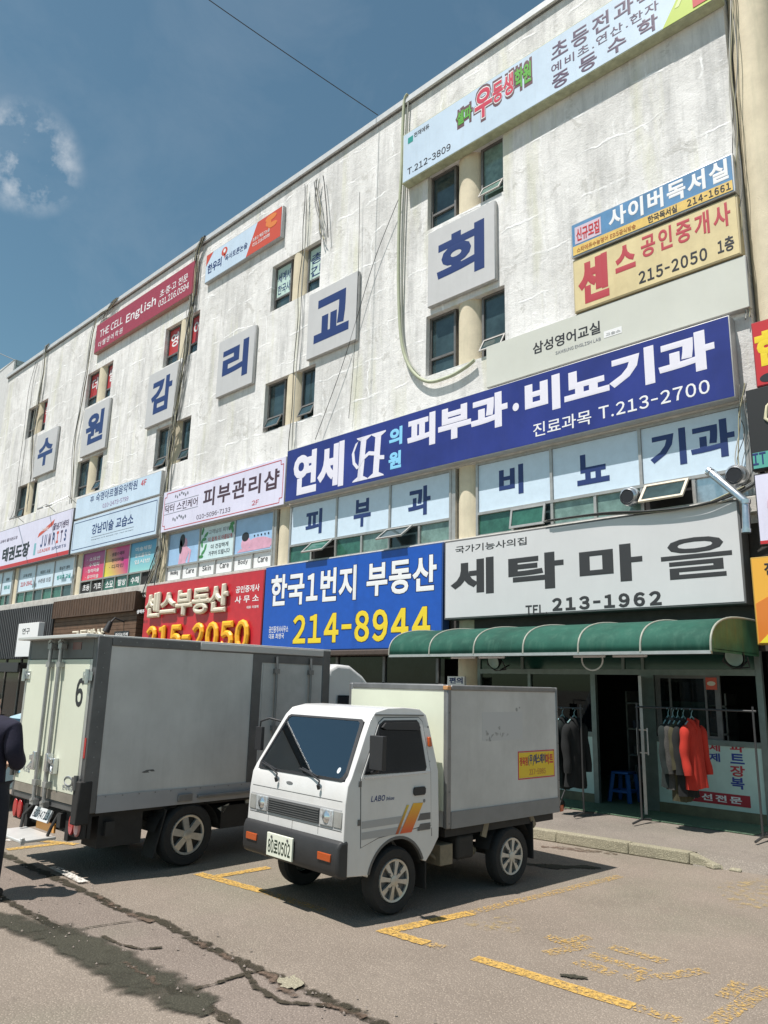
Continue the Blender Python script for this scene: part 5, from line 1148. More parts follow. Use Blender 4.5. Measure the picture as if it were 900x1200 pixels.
t = thing('steel_plate', 'dull blank steel sheet closing the window beside the vent hoods', 'panel', (-4.7,D+0.1,5.0)); b = MB(); b.box(-4.88,-4.14,D+0.14,D+0.17,5.06,5.49); b.build('sheet', M_STEEL, t)

def cable_pts(pxs, off, n=10):
    P = [Vector((FX(px,py,D-off)[0], D-off, FX(px,py,D-off)[1])) for px, py in pxs]; out = []
    for i in range(len(P)-1):
        p0 = P[max(i-1,0)]; p1 = P[i]; p2 = P[i+1]; p3 = P[min(i+2,len(P)-1)]
        for j in range(n):
            t_ = j/n; out.append(0.5*((2*p1)+(p2-p0)*t_+(2*p0-5*p1+4*p2-p3)*t_*t_+(3*p1-p0-3*p2+p3)*t_**3))
    out.append(P[-1]); return out
CABC = [mat('black_cable',(0.03,0.03,0.03),0.6), mat('grey_cable',(0.24,0.24,0.23),0.6), mat('pale_cable',(0.52,0.51,0.46),0.6), mat('ochre_cable',(0.40,0.37,0.24),0.6)]
def bundle(name, label, pxs, nw, spread, off=0.125, r=(0.007,0.015), seed=1, group='cables running down the white wall'):
    q = random.Random(seed); t = thing(name, label, 'cables', (FX(*pxs[-1],D)[0], D-off, FX(*pxs[-1],D)[1]), group=None)
    base = cable_pts(pxs, off)
    lists = {}
    for k_ in range(nw):
        ox, oy = q.gauss(0, spread), q.uniform(-0.04, 0.04); f1, f2 = q.uniform(0.5, 1.6), q.uniform(0, 6); n = len(base)
        cut0 = 0; cut1 = n-int(q.uniform(0, 0.18)*n) if nw > 4 else n
        pts = [p+Vector((ox+spread*0.7*math.sin(f1*i*0.25+f2), oy, 0)) for i, p in enumerate(base)][cut0:cut1]
        b = lists.setdefault(k_ % 4, MB()); b.tube(pts, q.uniform(*r), 5)
    for k_, b in lists.items(): b.build('cable', CABC[k_], t, smooth=70)
    return t
bundle('cable_bundle','thick bundle of cables dropping past the character 감 to the ledge', ((238,278),(230,300),(226,345),(222,372),(217,410),(207,470),(203,500),(197,545),(192,600),(188,650),(181,690)), 17, 0.10, seed=4)
bundle('cable_bundle','tangled loop of cables at the foot of the thick bundle above the ledge', ((186,640),(178,668),(170,690),(172,700),(182,692),(187,660)), 8, 0.08, seed=5)
bundle('cable_bundle','cables over the parapet beside the maroon sign, dropping past 원', ((137,350),(128,362),(114,372),(106,405),(101,440),(95,475),(88,515),(85,560),(83,590)), 4, 0.06, seed=6)
bundle('cable_bundle','short looped cables over the parapet above the maroon sign', ((136,350),(133,353),(127,362),(122,373),(119,380)), 7, 0.14, seed=16)
bundle('cable_bundle','cables near the far roof corner, dropping past 수', ((57,403),(54,410),(50,440),(46,468),(42,490),(38,520),(36,560),(31,600)), 9, 0.09, seed=7)
bundle('cable_bundle','pair of thin wires dropping from the roof at the far corner', ((42,425),(36,450),(30,490),(24,540),(18,590),(12,610)), 2, 0.08, seed=8)
bundle('cable_bundle','thin dark conduit pair down the wall between 리 and 교', ((359,216),(358,255),(356,290),(352,340),(350,380),(346,440),(342,500),(340,530)), 3, 0.035, seed=9)
bundle('cable_bundle','short bunch of wires ending at the green lettered window', ((372,210),(373,235),(376,262),(379,281)), 7, 0.09, seed=10)
bundle('cable_bundle','messy cables along the top of the laundry sign', ((640,611),(700,603),(750,601),(800,596),(835,588),(870,572),(885,560)), 10, 0.06, off=0.345, r=(0.010,0.018), seed=11)
bundle('cable_bundle','thin wires strung down the side of the round column', ((859,-20),(861,60),(864,140),(867,220),(870,260),(875,330),(880,372)), 4, 0.05, off=0.06, r=(0.006,0.011), seed=12)
bundle('cable_bundle','loose wires sagging behind the black script sign', ((872,450),(868,480),(870,510),(866,545),(873,562)), 4, 0.05, off=0.1, r=(0.005,0.01), seed=13)
bundle('thin_wire','thin wire slanting across the wall beside 교', ((470,225),(440,300),(418,372),(400,430),(369,515)), 1, 0.0, r=(0.008,0.009), seed=14)
bundle('thin_wire','thin wire dropping straight over the bare wall between 교 and the hose', ((421,225),(419,330),(414,420),(408,490)), 1, 0.0, r=(0.007,0.008), seed=15)
t = thing('drain_hose','thick pale green hose hanging in a loop from the roof past 회', 'hose', (FX(470,380)[0], D-0.1, FX(470,380)[1]))
b = MB(); b.tube(cable_pts(((478,110),(474,118),(472,150),(471,190),(468,250),(467,330),(470,395),(480,430),(500,447),(525,442),(545,431),(556,422)), 0.10), 0.040, 10); b.build('hose_tube', mat('pale_green_hose',(0.40,0.43,0.30),0.6,var=0.1), t, smooth=70)
b = MB(); b.tube(cable_pts(((479,112),(477,150),(475,215),(472,300),(471,380),(478,420),(492,440)), 0.07), 0.022, 8); b.build('thin_hose', mat('grey_hose',(0.30,0.31,0.27),0.6), t, smooth=70)
# overhead wire from the roof edge out over the lot
x_, z_ = FX(443,135,D-0.05); p0 = Vector((x_, D-0.05, z_)); dr_ = ray(215,-40); tt_ = 7.0/dr_.y; p1 = Vector((dr_.x*tt_, 7.0, CAM_H+dr_.z*tt_))
pv = p0+(p1-p0)*3.0
t = thing('overhead_wire','thin black wire running from the roof edge out across the sky', 'wire', tuple(p0)); b = MB(); b.tube([p0.lerp(pv, i/30)-Vector((0,0,0.5*math.sin(math.pi*i/30))) for i in range(31)], 0.011, 6); b.build('wire_strand', CABC[0], t, smooth=70)
p0 = Vector((-43.9,14,19.7)); q0 = ray(-30,401); tq = 13.0/q0.y; p1 = Vector((q0.x*tq, 13.0, CAM_H+q0.z*tq))
t = thing('overhead_wire','thin wire reaching the tiled roof box of the far building', 'wire', tuple(p0)); b = MB(); b.tube([p0.lerp(p1, i/12*1.5) for i in range(13)], 0.02, 6); b.build('wire_strand', CABC[1], t, smooth=70)
# slim sign lamps on arms above the taekwondo sign
for i, (px, py, qx, qy) in enumerate(((47,595,62,606),(57,592,88,600),(14,607,25,618))):
    A = FX(px,py,11.2); B_ = FX(qx,qy,D-0.1)
    t = thing('sign_lamp', 'slim arm lamp over the taekwondo sign, %s' % ('middle one, by the window pair','one next to the pale blue music sign','one at the picture edge')[i], 'lamp', (B_[0],D-0.1,B_[1]), group='arm lamps over the taekwondo sign')
    b = MB(); b.tube([(B_[0],D-0.02,8.62),(B_[0]-0.1,11.9,8.9),(A[0],11.2,A[1])],0.018,6); b.build('arm', M_ALU, t); b = MB(); b.cyl((A[0]-0.22,11.2,A[1]-0.02),(A[0]+0.22,11.2,A[1]-0.02),0.035,n=8); b.build('lamp_head', M_ALU, t)

# ================================================================== VEHICLES
M_VWHITE = mat('white_vehicle_paint', (0.62,0.615,0.60), 0.32, var=0.05, scale=3, coat=0.4, streak=0.22, dirt=(0.46,0.43,0.36))
M_BOXW = mat('grey_white_box_panel', (0.51,0.505,0.49), 0.5, var=0.13, scale=1.8, streak=0.35, dirt=(0.34,0.335,0.32))
M_BOXC = mat('cream_box_panel', (0.66,0.68,0.55), 0.5, var=0.04, scale=2, streak=0.10, dirt=(0.5,0.48,0.38))
M_TRIM = mat('grey_aluminium_trim', (0.22,0.22,0.22), 0.45, 0.5, var=0.15)
M_TRIMD = mat('dark_metal_trim', (0.13,0.13,0.13), 0.5, 0.4, var=0.15)
M_TYRE = mat('tyre_rubber', (0.02,0.02,0.02), 0.85, var=0.2, scale=15, bump=0.2)
M_RIM = mat('silver_wheel_cover', (0.50,0.50,0.47), 0.35, 0.6, var=0.15, scale=10, streak=0.2)
M_CHAS = mat('black_chassis', (0.022,0.021,0.02), 0.75, var=0.3)
M_RUST = mat('dusty_brown_steel', (0.20,0.17,0.12), 0.8, var=0.3, scale=8)
M_WSCREEN = mat('dark_vehicle_glass', (0.010,0.017,0.025), 0.03, spec=0.6, coat=0.0)
M_SGLASS = mat('black_side_glass', (0.006,0.008,0.010), 0.06, spec=0.35)
M_BUMP = mat('charcoal_bumper', (0.026,0.026,0.027), 0.55, var=0.15)
M_ORANGE = mat('orange_lens', (0.42,0.075,0.012), 0.2, coat=0.4)
M_REDL = mat('red_lens', (0.42,0.02,0.02), 0.2, coat=0.4)
M_LENS = mat('clear_lamp_lens', (0.55,0.57,0.57), 0.12, 0.35, var=0.35, scale=30, coat=0.8)
M_PLATE = mat('cream_plate', (0.72,0.74,0.62), 0.4)
M_DGREEN = mat('dark_plate_print', (0.02,0.035,0.02), 0.45)

def wheel(root, x, y, r, w, side, style, steer=0.0):
    """side: +1 faces +x"""
    cs, sn = math.cos(steer), math.sin(steer); ax = Vector((side*cs, side*sn, 0)); c = Vector((x, y, r))
    b = MB(); h = w/2
    b.lathe([(r*0.60,-h),(r*0.90,-h),(r*0.985,-h*0.72),(r,-h*0.3),(r,h*0.3),(r*0.985,h*0.72),(r*0.92,h),(r*0.70,h*0.98),(r*0.64,h*0.80),(r*0.60,h*0.6)], c, ax, 36); o = b.build('wheel', M_TYRE, root, local=True, smooth=35)
    a0 = ax.cross(Vector((0,0,1))).normalized(); up = Vector((0,0,1))
    def P(rad, t, d): return c+ax*d+(a0*math.cos(t)+up*math.sin(t))*rad
    b = MB(); b.lathe([(r*0.65,h*0.78),(r*0.62,h*0.96),(r*0.58,h*0.90),(r*0.56,h*0.55),(0.0,h*0.45)], c, ax, 32); b.build('rim_well', M_TRIMD if style != 6 else M_CHAS, o, local=True, smooth=40)
    b = MB(); b.lathe([(r*0.645,h*0.80),(r*0.625,h*0.985),(r*0.565,h*0.93),(r*0.555,h*0.70)], c, ax, 36); b.lathe([(r*0.17,h*0.70),(r*0.16,h*1.02),(r*0.10,h*1.08),(0,h*1.08)], c, ax, 20)
    n, w0, w1 = (8, 0.17, 0.15) if style == 8 else (6, 0.30, 0.19)
    for i in range(n):
        t = 2*math.pi*(i+0.25)/n; m_ = [(r*0.14,-w0*1.2),(r*0.36,-w0),(r*0.60,-w1),(r*0.60,w1),(r*0.36,w0),(r*0.14,w0*1.2)]
        top = [P(q[0], t+q[1]*(1 if q[0] > r*0.2 else 2), h*(0.99-0.10*(q[0]/r))) for q in m_]; bot = [p-ax*h*0.35 for p in top]
        b.add(top+bot, [tuple(range(6)), tuple(range(11,5,-1))]+[(j,6+j,6+(j+1)%6,(j+1)%6) for j in range(6)])
    b.build('rim', M_RIM, o, local=True, smooth=35)
    if style == 8:
        b = MB()
        for i in range(4):
            t = 2*math.pi*(i+0.5)/4; p = P(r*0.30, t, h*0.92); b.cyl(p, p+ax*h*0.15, r*0.035, n=6)
        b.build('wheel_nut', M_TRIMD, o, local=True)
    return o

# ---------------------------------------------------------------- small white box truck
TH = R(-3.0)
tk = thing('small_box_truck', 'small white box truck with orange side stripe and plate 80로0502', 'truck', (-5.80,5.5,0), TH)
HW = 0.745
def hw(z): return HW if z <= 1.20 else HW-(z-1.20)/0.585*0.095
fprof = [(-0.66,0.40),(-0.695,0.50),(-0.70,0.66),(-0.69,0.98),(-0.668,1.13),(-0.630,1.20)]
up_ = [(-0.630,1.20),(-0.53,1.375),(-0.432,1.55),(-0.355,1.685),(-0.285,1.755),(-0.12,1.790),(0.10,1.795),(0.30,1.780),(0.385,1.725),(0.42,1.57),(0.475,1.20)]
wc, wr = (-0.06,0.30), 0.355
arch = [(wc[0]+wr*math.cos(R(a)), wc[1]+wr*math.sin(R(a))) for a in range(20, 171, 10)]
low = fprof+[(0.475,1.20),(0.49,0.72),(0.485,0.60),(0.40,0.49),(0.315,0.405)]+arch+[(-0.42,0.38)]
b = MB()
nl = len(low); nu = len(up_)
b.add([(HW,y_,z_) for y_,z_ in low]+[(-HW,y_,z_) for y_,z_ in low], [tuple(range(nl)), tuple(range(2*nl-1,nl-1,-1))]+[(i,nl+i,nl+(i+1)%nl,(i+1)%nl) for i in range(nl) if i not in (4, 5)])
b.add([(hw(z_),y_,z_) for y_,z_ in up_]+[(-hw(z_),y_,z_) for y_,z_ in up_], [tuple(range(nu)), tuple(range(2*nu-1,nu-1,-1))]+[(i,nu+i,nu+i+1,i+1) for i in range(3, nu-1)])
# frame round the windscreen opening, sharing the edges of the cab's sides
lev = [(-0.668,1.13)]+up_[:4]; tl = [0.0]+[(z_-1.13)/0.555 for _, z_ in up_[:4]]
def wpt(x_, t): return (x_, -0.668+0.313*t, 1.13+0.555*t)
tin = [0.055]+tl[1:4]+[0.965]; xin = [0.685-0.085*t for t in tin]
for s_ in (1, -1):
    for k_ in range(4): b.add([(s_*hw(lev[k_][1]),*lev[k_]),(s_*hw(lev[k_+1][1]),*lev[k_+1]),wpt(s_*xin[k_+1],tin[k_+1]),wpt(s_*xin[k_],tin[k_])], [(0,1,2,3)])
b.add([(hw(1.13),*lev[0]),(-hw(1.13),*lev[0]),wpt(-xin[0],tin[0]),wpt(xin[0],tin[0])], [(0,1,2,3)])
b.add([(hw(lev[4][1]),*lev[4]),(-hw(lev[4][1]),*lev[4]),wpt(-xin[4],tin[4]),wpt(xin[4],tin[4])], [(0,1,2,3)])
bm = bmesh.new(); me_ = bpy.data.meshes.new('cab'); me_.from_pydata([tuple(v) for v in b.v], [], b.f); bm.from_mesh(me_); bmesh.ops.remove_doubles(bm, verts=bm.verts, dist=0.0005); bmesh.ops.recalc_face_normals(bm, faces=bm.faces); bm.to_mesh(me_); bm.free()
me_.materials.append(M_VWHITE)
for p_ in me_.polygons: p_.use_smooth = True
me_.set_sharp_from_angle(angle=R(45))
cab = bpy.data.objects.new('cab', me_); COL.objects.link(cab); cab.parent = tk
bv = cab.modifiers.new('edge','BEVEL'); bv.width = 0.024; bv.segments = 3; bv.limit_method = 'ANGLE'; bv.angle_limit = R(38)
def L_(b, name, m, par=tk, **k): return b.build(name, m, par, local=True, **k)
def side_poly(poly, m, name, par, o0=0.001, o1=0.005, sides=(1,-1), hwf=hw, **k):
    out = None
    for s_ in sides:
        b = MB(); b.prism(poly, lambda y_, z_: (s_*(hwf(z_)+o0), y_, z_), lambda y_, z_: (s_*(hwf(z_)+o1), y_, z_)); out = L_(b, name, m, par, **k)
    return out
# doors: a shut panel with a gap line round it
dpoly = [(-0.52,1.19),(-0.40,1.40),(-0.255,1.66),(-0.19,1.70),(0.27,1.70),(0.315,1.66),(0.36,1.20),(0.375,0.72),(0.22,0.72),(0.05,0.705),(-0.06,0.70),(-0.30,0.68),(-0.50,0.62)]
def ring(poly, w): 
    cx = sum(p[0] for p in poly)/len(poly); cz = sum(p[1] for p in poly)/len(poly); out = []
    n = len(poly)
    for i in range(n):
        a = Vector(poly[i-1]); p = Vector(poly[i]); c = Vector(poly[(i+1)%n]); n1 = Vector(((p-a).y,-(p-a).x)).normalized(); n2 = Vector(((c-p).y,-(c-p).x)).normalized(); nn = (n1+n2).normalized()
        if nn.dot(p-Vector((cx,cz))) < 0: nn = -nn
        out.append(tuple(p+nn*w))
    return out
for s_ in (1, -1):
    side_poly(ring(dpoly,0.009), M_TRIMD, 'door_gap', tk, -0.004, 0.0015, (s_,))
    b = MB(); b.prism([p for p in dpoly if p[1] <= 1.20]+[], lambda y_, z_: (s_*(hw(z_)-0.004), y_, z_), lambda y_, z_: (s_*(hw(z_)+0.006), y_, z_))
    b.prism([(-0.52,1.19),(-0.40,1.40),(-0.255,1.66),(-0.19,1.70),(0.27,1.70),(0.315,1.66),(0.36,1.20)], lambda y_, z_: (s_*(hw(z_)-0.004), y_, z_), lambda y_, z_: (s_*(hw(z_)+0.006), y_, z_))
    door = L_(b, 'door', M_VWHITE)
    wp = [(-0.475,1.225),(-0.36,1.43),(-0.245,1.635),(-0.19,1.665),(0.23,1.665),(0.255,1.64),(0.295,1.25),(0.28,1.225)]
    side_poly(ring(wp,0.016), M_BLKPL, 'window_seal', door, 0.005, 0.009, (s_,)); side_poly(wp, M_SGLASS, 'window', door, 0.0095, 0.011, (s_,))
    side_poly([(-0.24,1.62),(-0.19,1.66),(0.23,1.66),(0.255,1.61),(0.24,1.585),(-0.20,1.60)], M_BLKPL, 'wind_deflector', door, 0.012, 0.035, (s_,))
    side_poly([(-0.33,1.225),(-0.315,1.225),(-0.27,1.60),(-0.285,1.60)], M_BLKPL, 'quarter_bar', door, 0.0115, 0.016, (s_,))
    side_poly([(-0.48,1.185),(0.35,1.195),(0.35,1.215),(-0.49,1.205)], mat('chrome_trim',(0.6,0.6,0.6),0.2,0.9), 'belt_strip', door, 0.007, 0.014, (s_,))
    side_poly([(0.14,1.00),(0.27,1.00),(0.285,1.02),(0.285,1.06),(0.27,1.075),(0.14,1.075),(0.125,1.06),(0.125,1.02)], M_BLKPL, 'handle', door, 0.007, 0.022, (s_,), bevel=0.004)
    side_poly(blob(0.275,0.945,0.013,0.016,12), M_TRIM, 'lock', door, 0.007, 0.011, (s_,))
    # grey stripe pair with the orange flash
    for z0, z1 in ((0.775,0.835),(0.685,0.745)):
        side_poly([(-0.50,z0-0.004),(-0.02,z0),(0.025,z1),(-0.50,z1-0.004)], mat('silver_stripe',(0.36,0.36,0.36),0.4), 'stripe', door, 0.007, 0.0085, (s_,))
        side_poly([(0.19,z0),(0.362,z0),(0.362,z1),(0.225,z1)], M_TRIMD, 'stripe', door, 0.007, 0.0085, (s_,))
    side_poly([(-0.04,0.685),(0.11,0.685),(0.26,0.93),(0.13,0.935)], gradient_poster('flash_print',(0.66,0.10,0.03),(0.75,0.42,0.03),lo=0.70,hi=0.93), 'flash', door, 0.0088, 0.0105, (s_,))
    side_poly([(-0.095,0.685),(-0.06,0.685),(0.075,0.925),(0.045,0.925)], gradient_poster('flash_print_b',(0.40,0.08,0.03),(0.62,0.48,0.05),lo=0.70,hi=0.93), 'flash', door, 0.0088, 0.0105, (s_,))
    # marker lamp behind the door, wheel arch lip
    side_poly([(0.355,1.43),(0.40,1.43),(0.395,1.52),(0.36,1.52)], M_ORANGE, 'marker_lamp', tk, 0.002, 0.03, (s_,), bevel=0.008)
lettering('LABO', M_NAVY, lambda u, v, w: (HW+0.0065+0.002*w, -0.40+0.17*u, 0.985+0.05*v), door if False else tk, 0.03, 0.004, shear=0.2)
lettering('Deluxe', M_NAVY, lambda u, v, w: (HW+0.0065+0.002*w, -0.215+0.10*u, 0.985+0.032*v), tk, 0.01, 0.004, shear=0.25)
# windscreen
ws0, ws1 = Vector((0,-0.668,1.13)), Vector((0,-0.355,1.685)); wd = (ws1-ws0); wnrm = Vector((0,-wd.z,wd.y)).normalized()
def wsP(x_, t, o): p = ws0+wd*t+wnrm*o; return (x_, p.y, p.z)
def ws_poly(i): 
    b0, b1, xb, xt = 0.06+i, 0.985-i, 0.675-i, 0.595-i
    pts = []
    for cx_, ct, sx_, st_ in ((xb,b0,1,0),(xt,b1,1,1),(-xt,b1,-1,1),(-xb,b0,-1,0)):
        r_ = 0.05
        pts += {(1,0): [(cx_-r_,ct),(cx_-0.3*r_,ct+0.03),(cx_,ct+0.11)], (1,1): [(cx_,ct-0.11),(cx_-0.3*r_,ct-0.03),(cx_-r_,ct)], (-1,1): [(cx_+r_,ct),(cx_+0.3*r_,ct-0.03),(cx_,ct-0.11)], (-1,0): [(cx_,ct+0.11),(cx_+0.3*r_,ct+0.03),(cx_+r_,ct)]}[(sx_,st_)]
    return pts
# slightly faceted in the photo's profile: cover the bend with a thin seal
b = MB(); o_, i_ = ws_poly(-0.012), ws_poly(0.024); n_ = len(o_)
b.add([wsP(x_,t,0.008) for x_,t in o_]+[wsP(x_,t,0.014) for x_,t in i_]+[wsP(x_,t,-0.02) for x_,t in i_], [(i,(i+1)%n_,n_+(i+1)%n_,n_+i) for i in range(n_)]+[(n_+i,n_+(i+1)%n_,2*n_+(i+1)%n_,2*n_+i) for i in range(n_)]); L_(b, 'windscreen_seal', M_BLKPL)
b = MB(); b.prism(ws_poly(0.015), lambda x_, t: wsP(x_,t,0.004), lambda x_, t: wsP(x_,t,0.009)); wsg = L_(b, 'windscreen', glass_clear('tinted_windscreen', (0.36,0.43,0.50), 0.19))
# the cabin behind the glass
M_CABIN = mat('dark_cabin_trim', (0.06,0.063,0.07), 0.8, var=0.2); M_SEAT = mat('grey_blue_seat', (0.11,0.12,0.15), 0.9, var=0.2, scale=30)
b = MB(); b.box(-0.68,0.68,-0.62,-0.36,0.98,1.09); b.box(0.16,0.50,-0.50,-0.34,1.05,1.14); b.box(-0.68,0.68,-0.60,0.40,0.62,0.66); b.box(-0.68,0.68,0.385,0.40,0.66,1.62)
for s_ in (1,-1):
    x0, x1 = sorted((s_*0.700,s_*0.715)); b.box(x0,x1,-0.58,0.38,0.66,1.18); x0, x1 = sorted((s_*0.632,s_*0.645)); b.box(x0,x1,-0.20,0.36,1.18,1.68)
b.box(-0.60,0.60,-0.25,0.36,1.715,1.73); L_(b, 'cabin_lining', M_CABIN)
for s_ in (1,-1):
    b = MB(); b.box(s_*0.33-0.24,s_*0.33+0.24,-0.12,0.30,0.72,0.86); b.box(s_*0.33-0.22,s_*0.33+0.22,0.20,0.32,0.86,1.34); b.box(s_*0.33-0.11,s_*0.33+0.11,0.22,0.31,1.36,1.52); L_(b, 'seat', M_SEAT, bevel=0.03, seg=3)
b = MB(); sw = Vector((0.33,-0.33,1.13)); ua, ub = Vector((1,0,0)), Vector((0,0.55,0.83)).normalized()
b.tube([tuple(sw+(ua*math.cos(R(a))+ub*math.sin(R(a)))*0.18) for a in range(0,361,18)],0.014,8)
for a in (200, 340, 270): b.tube([tuple(sw), tuple(sw+(ua*math.cos(R(a))+ub*math.sin(R(a)))*0.18)],0.012,6)
L_(b, 'steering_wheel', M_BLKPL, smooth=60)
b = MB(); b.box(-0.45,-0.18,-0.57,-0.42,1.092,1.10); L_(b, 'paper_sheet', M_WHITE)
b = MB(); b.prism(blob(0.55,0.20,0.022,0.045,14), lambda x_, t: wsP(x_,t,0.0092), lambda x_, t: wsP(x_,t,0.0105)); L_(b, 'round_sticker', mat('pale_sticker',(0.6,0.65,0.68),0.4), wsg)
b = MB(); b.box(-0.12,0.12,-0.33,-0.30,1.57,1.63); b.tube([(0,-0.31,1.62),(0,-0.33,1.70)],0.01,6); L_(b, 'rear_view_mirror', M_BLKPL)
for x0, x1 in ((-0.28,-0.62),(0.38,0.02)):
    b = MB(); b.tube([wsP(x0,-0.06,0.02),wsP(x0,0.0,0.035),wsP((x0+x1)/2,0.08,0.035),wsP(x1,0.13,0.03)],0.008,6); b.tube([wsP(x0-0.06,0.06,0.024),wsP(x1+0.02,0.15,0.020)],0.007,5); b.cyl(wsP(x0,-0.10,0.0),wsP(x0,-0.06,0.03),0.016,n=10); L_(b, 'wiper', M_BLKPL, smooth=50)
# front
def fy(z):
    for (a, za), (c, zc) in zip(fprof, fprof[1:]):
        if za <= z <= zc: return a+(c-a)*(z-za)/(zc-za)
    return -0.655
def front(x0, x1, z0, z1, m, name, o0=-0.005, o1=0.01, par=tk, bev=0.0):
    b = MB(); b.add([(x,fy(z)-o,z) for o in (o0,o1) for x,z in ((x0,z0),(x1,z0),(x1,z1),(x0,z1))], [(0,1,2,3),(7,6,5,4),(0,4,5,1),(1,5,6,2),(2,6,7,3),(3,7,4,0)]); return L_(b, name, m, par, bevel=bev)
front(-0.70,0.70,1.000,1.006,M_TRIMD,'bonnet_gap',0.0,0.0012); front(-0.705,0.705,0.765,0.935,mat('grey_front_panel',(0.42,0.42,0.42),0.4),'lamp_panel',-0.004,0.003)
gr = front(-0.40,0.40,0.785,0.915,mat('grille_grey',(0.07,0.07,0.07),0.5),'grille',0.0,0.008)
b = MB()
for i in range(6): b.box(-0.395,0.395,-0.712,-0.698,0.795+0.02*i,0.802+0.02*i)
L_(b, 'grille_bar', M_TRIMD, gr)
for s_ in (1,-1):
    x0, x1 = sorted((s_*0.415, s_*0.60)); hl = front(x0,x1,0.785,0.92,M_LENS,'headlight',0.0,0.014,bev=0.006)
    b = MB(); cx_ = s_*0.505
    b.lathe([(0.055,0.0),(0.04,0.015),(0.0,0.02)], (cx_,-0.705,0.855), (0,-1,0), 16); L_(b, 'reflector', mat('lamp_chrome',(0.75,0.77,0.78),0.12,0.9), hl, smooth=50)
    x0, x1 = sorted((s_*0.605, s_*0.715)); front(x0,x1,0.785,0.92,mat('grey_side_lens',(0.30,0.30,0.28),0.2,var=0.2,coat=0.5),'side_light',0.0,0.010,bev=0.005)
b = MB(); pr = [(-0.65,0.375),(-0.725,0.395),(-0.755,0.45),(-0.755,0.63),(-0.725,0.685),(-0.65,0.69)]
def bump_x(s_, y_): return s_*(0.762-0.03*max(0,(-0.66-y_)/0.105))
b.prism(pr, lambda y_, z_: (bump_x(1,y_),y_,z_), lambda y_, z_: (bump_x(-1,y_),y_,z_)); bp = L_(b, 'bumper', M_BUMP, bevel=0.022, seg=3)
for s_ in (1,-1):
    b = MB(); x0, x1 = sorted((s_*0.475,s_*0.655)); b.box(x0,x1,-0.768,-0.75,0.515,0.578); L_(b, 'indicator', M_ORANGE, bp, bevel=0.005)
b = MB(); b.box(-0.27,0.13,-0.785,-0.765,0.43,0.63); pl_ = L_(b, 'number_plate', M_PLATE, bevel=0.004)
lettering('80로0502', M_DGREEN, lambda u, v, w: (-0.245+0.35*u, -0.786-0.002*w, 0.46+0.12*v), pl_, 0.02, 0.004)
b = MB()
for xx in (-0.19,0.06): b.cyl((xx,-0.785,0.60),(xx,-0.792,0.60),0.012,n=10)
L_(b, 'plate_bolt', M_TRIMD, pl_)
front(-0.002,0.002,0.67,0.765,M_TRIMD,'panel_seam',0.0,0.0015)
for xx in (-0.39, 0.385): front(xx,xx+0.004,0.70,1.0,M_TRIMD,'panel_seam',0.0,0.0012)
front(-0.715,0.715,0.758,0.763,M_TRIMD,'panel_seam',0.0,0.0012)
for s_ in (1,-1):
    side_poly([(-0.30,1.7365),(0.34,1.727),(0.34,1.717),(-0.30,1.7265)], M_TRIMD, 'drip_rail', tk, 0.0, 0.012, (s_,))
    side_poly([(0.385,0.62),(0.392,0.62),(0.372,1.30),(0.365,1.30)], M_TRIMD, 'panel_seam', tk, 0.0005, 0.0018, (s_,))
    for zz in (0.80, 1.12): side_poly([(-0.545,zz),(-0.515,zz),(-0.515,zz+0.05),(-0.545,zz+0.05)], M_TRIMD, 'hinge', tk, 0.0, 0.008, (s_,), bevel=0.002)
    lip = [(wc[0]+(wr+0.012)*math.cos(R(a)), wc[1]+(wr+0.012)*math.sin(R(a))) for a in range(22,168,8)]+[(wc[0]+(wr-0.012)*math.cos(R(a)), wc[1]+(wr-0.012)*math.sin(R(a))) for a in range(166,20,-8)]
    side_poly(lip, M_TRIMD, 'arch_lip', tk, -0.03, 0.003, (s_,))
b = MB(); b.prism(blob(-0.10,1.08,0.05,0.012,16), lambda x_, z_: (x_,fy(z_)-0.001,z_), lambda x_, z_: (x_,fy(z_)-0.006,z_)); L_(b, 'emblem', M_TRIM)
# mirrors
b = MB(); b.tube([(HW,-0.40,1.235),(HW+0.09,-0.42,1.25),(HW+0.13,-0.42,1.30)],0.014,8); b.box(HW+0.045,HW+0.215,-0.47,-0.42,1.27,1.56); L_(b, 'mirror', M_BLKPL, bevel=0.012)
b = MB(); b.tube([(-hw(1.6)+0.02,-0.36,1.60),(-HW-0.06,-0.46,1.635),(-HW-0.16,-0.50,1.60),(-HW-0.17,-0.50,1.52)],0.011,8); b.box(-HW-0.22,-HW-0.11,-0.52,-0.48,1.31,1.545); L_(b, 'mirror', M_BLKPL, bevel=0.012)
# box body
BY0, BY1, BZ0, BZ1, BW = 0.58, 2.46, 0.66, 2.02, 0.765
b = MB(); b.box(-BW+0.01,BW-0.01,BY0+0.012,BY1-0.012,BZ0+0.01,BZ1-0.01); body = L_(b, 'cargo_box', M_BOXW)
b = MB(); b.box(-BW+0.05,BW-0.05,BY0-0.002,BY0+0.01,BZ0+0.16,BZ1-0.07); L_(b, 'front_panel', M_BOXC, body)
b = MB(); t_ = 0.06
for s_ in (1,-1):
    x0, x1 = sorted((s_*(BW-t_), s_*BW)); b.box(x0,x1,BY0,BY0+t_,BZ0,BZ1); b.box(x0,x1,BY1-t_*0.6,BY1,BZ0,BZ1)
    x0, x1 = sorted((s_*(BW-0.02), s_*(BW+0.004))); b.box(x0,x1,BY0+t_,BY1-t_*0.6,BZ1-0.055,BZ1)
b.box(-BW+t_,BW-t_,BY0,BY0+0.05,BZ1-0.06,BZ1+0.002); b.box(-BW+t_,BW-t_,BY1-0.05,BY1,BZ1-0.06,BZ1+0.002)
L_(b, 'edge_trim', M_TRIM, body, bevel=0.012)
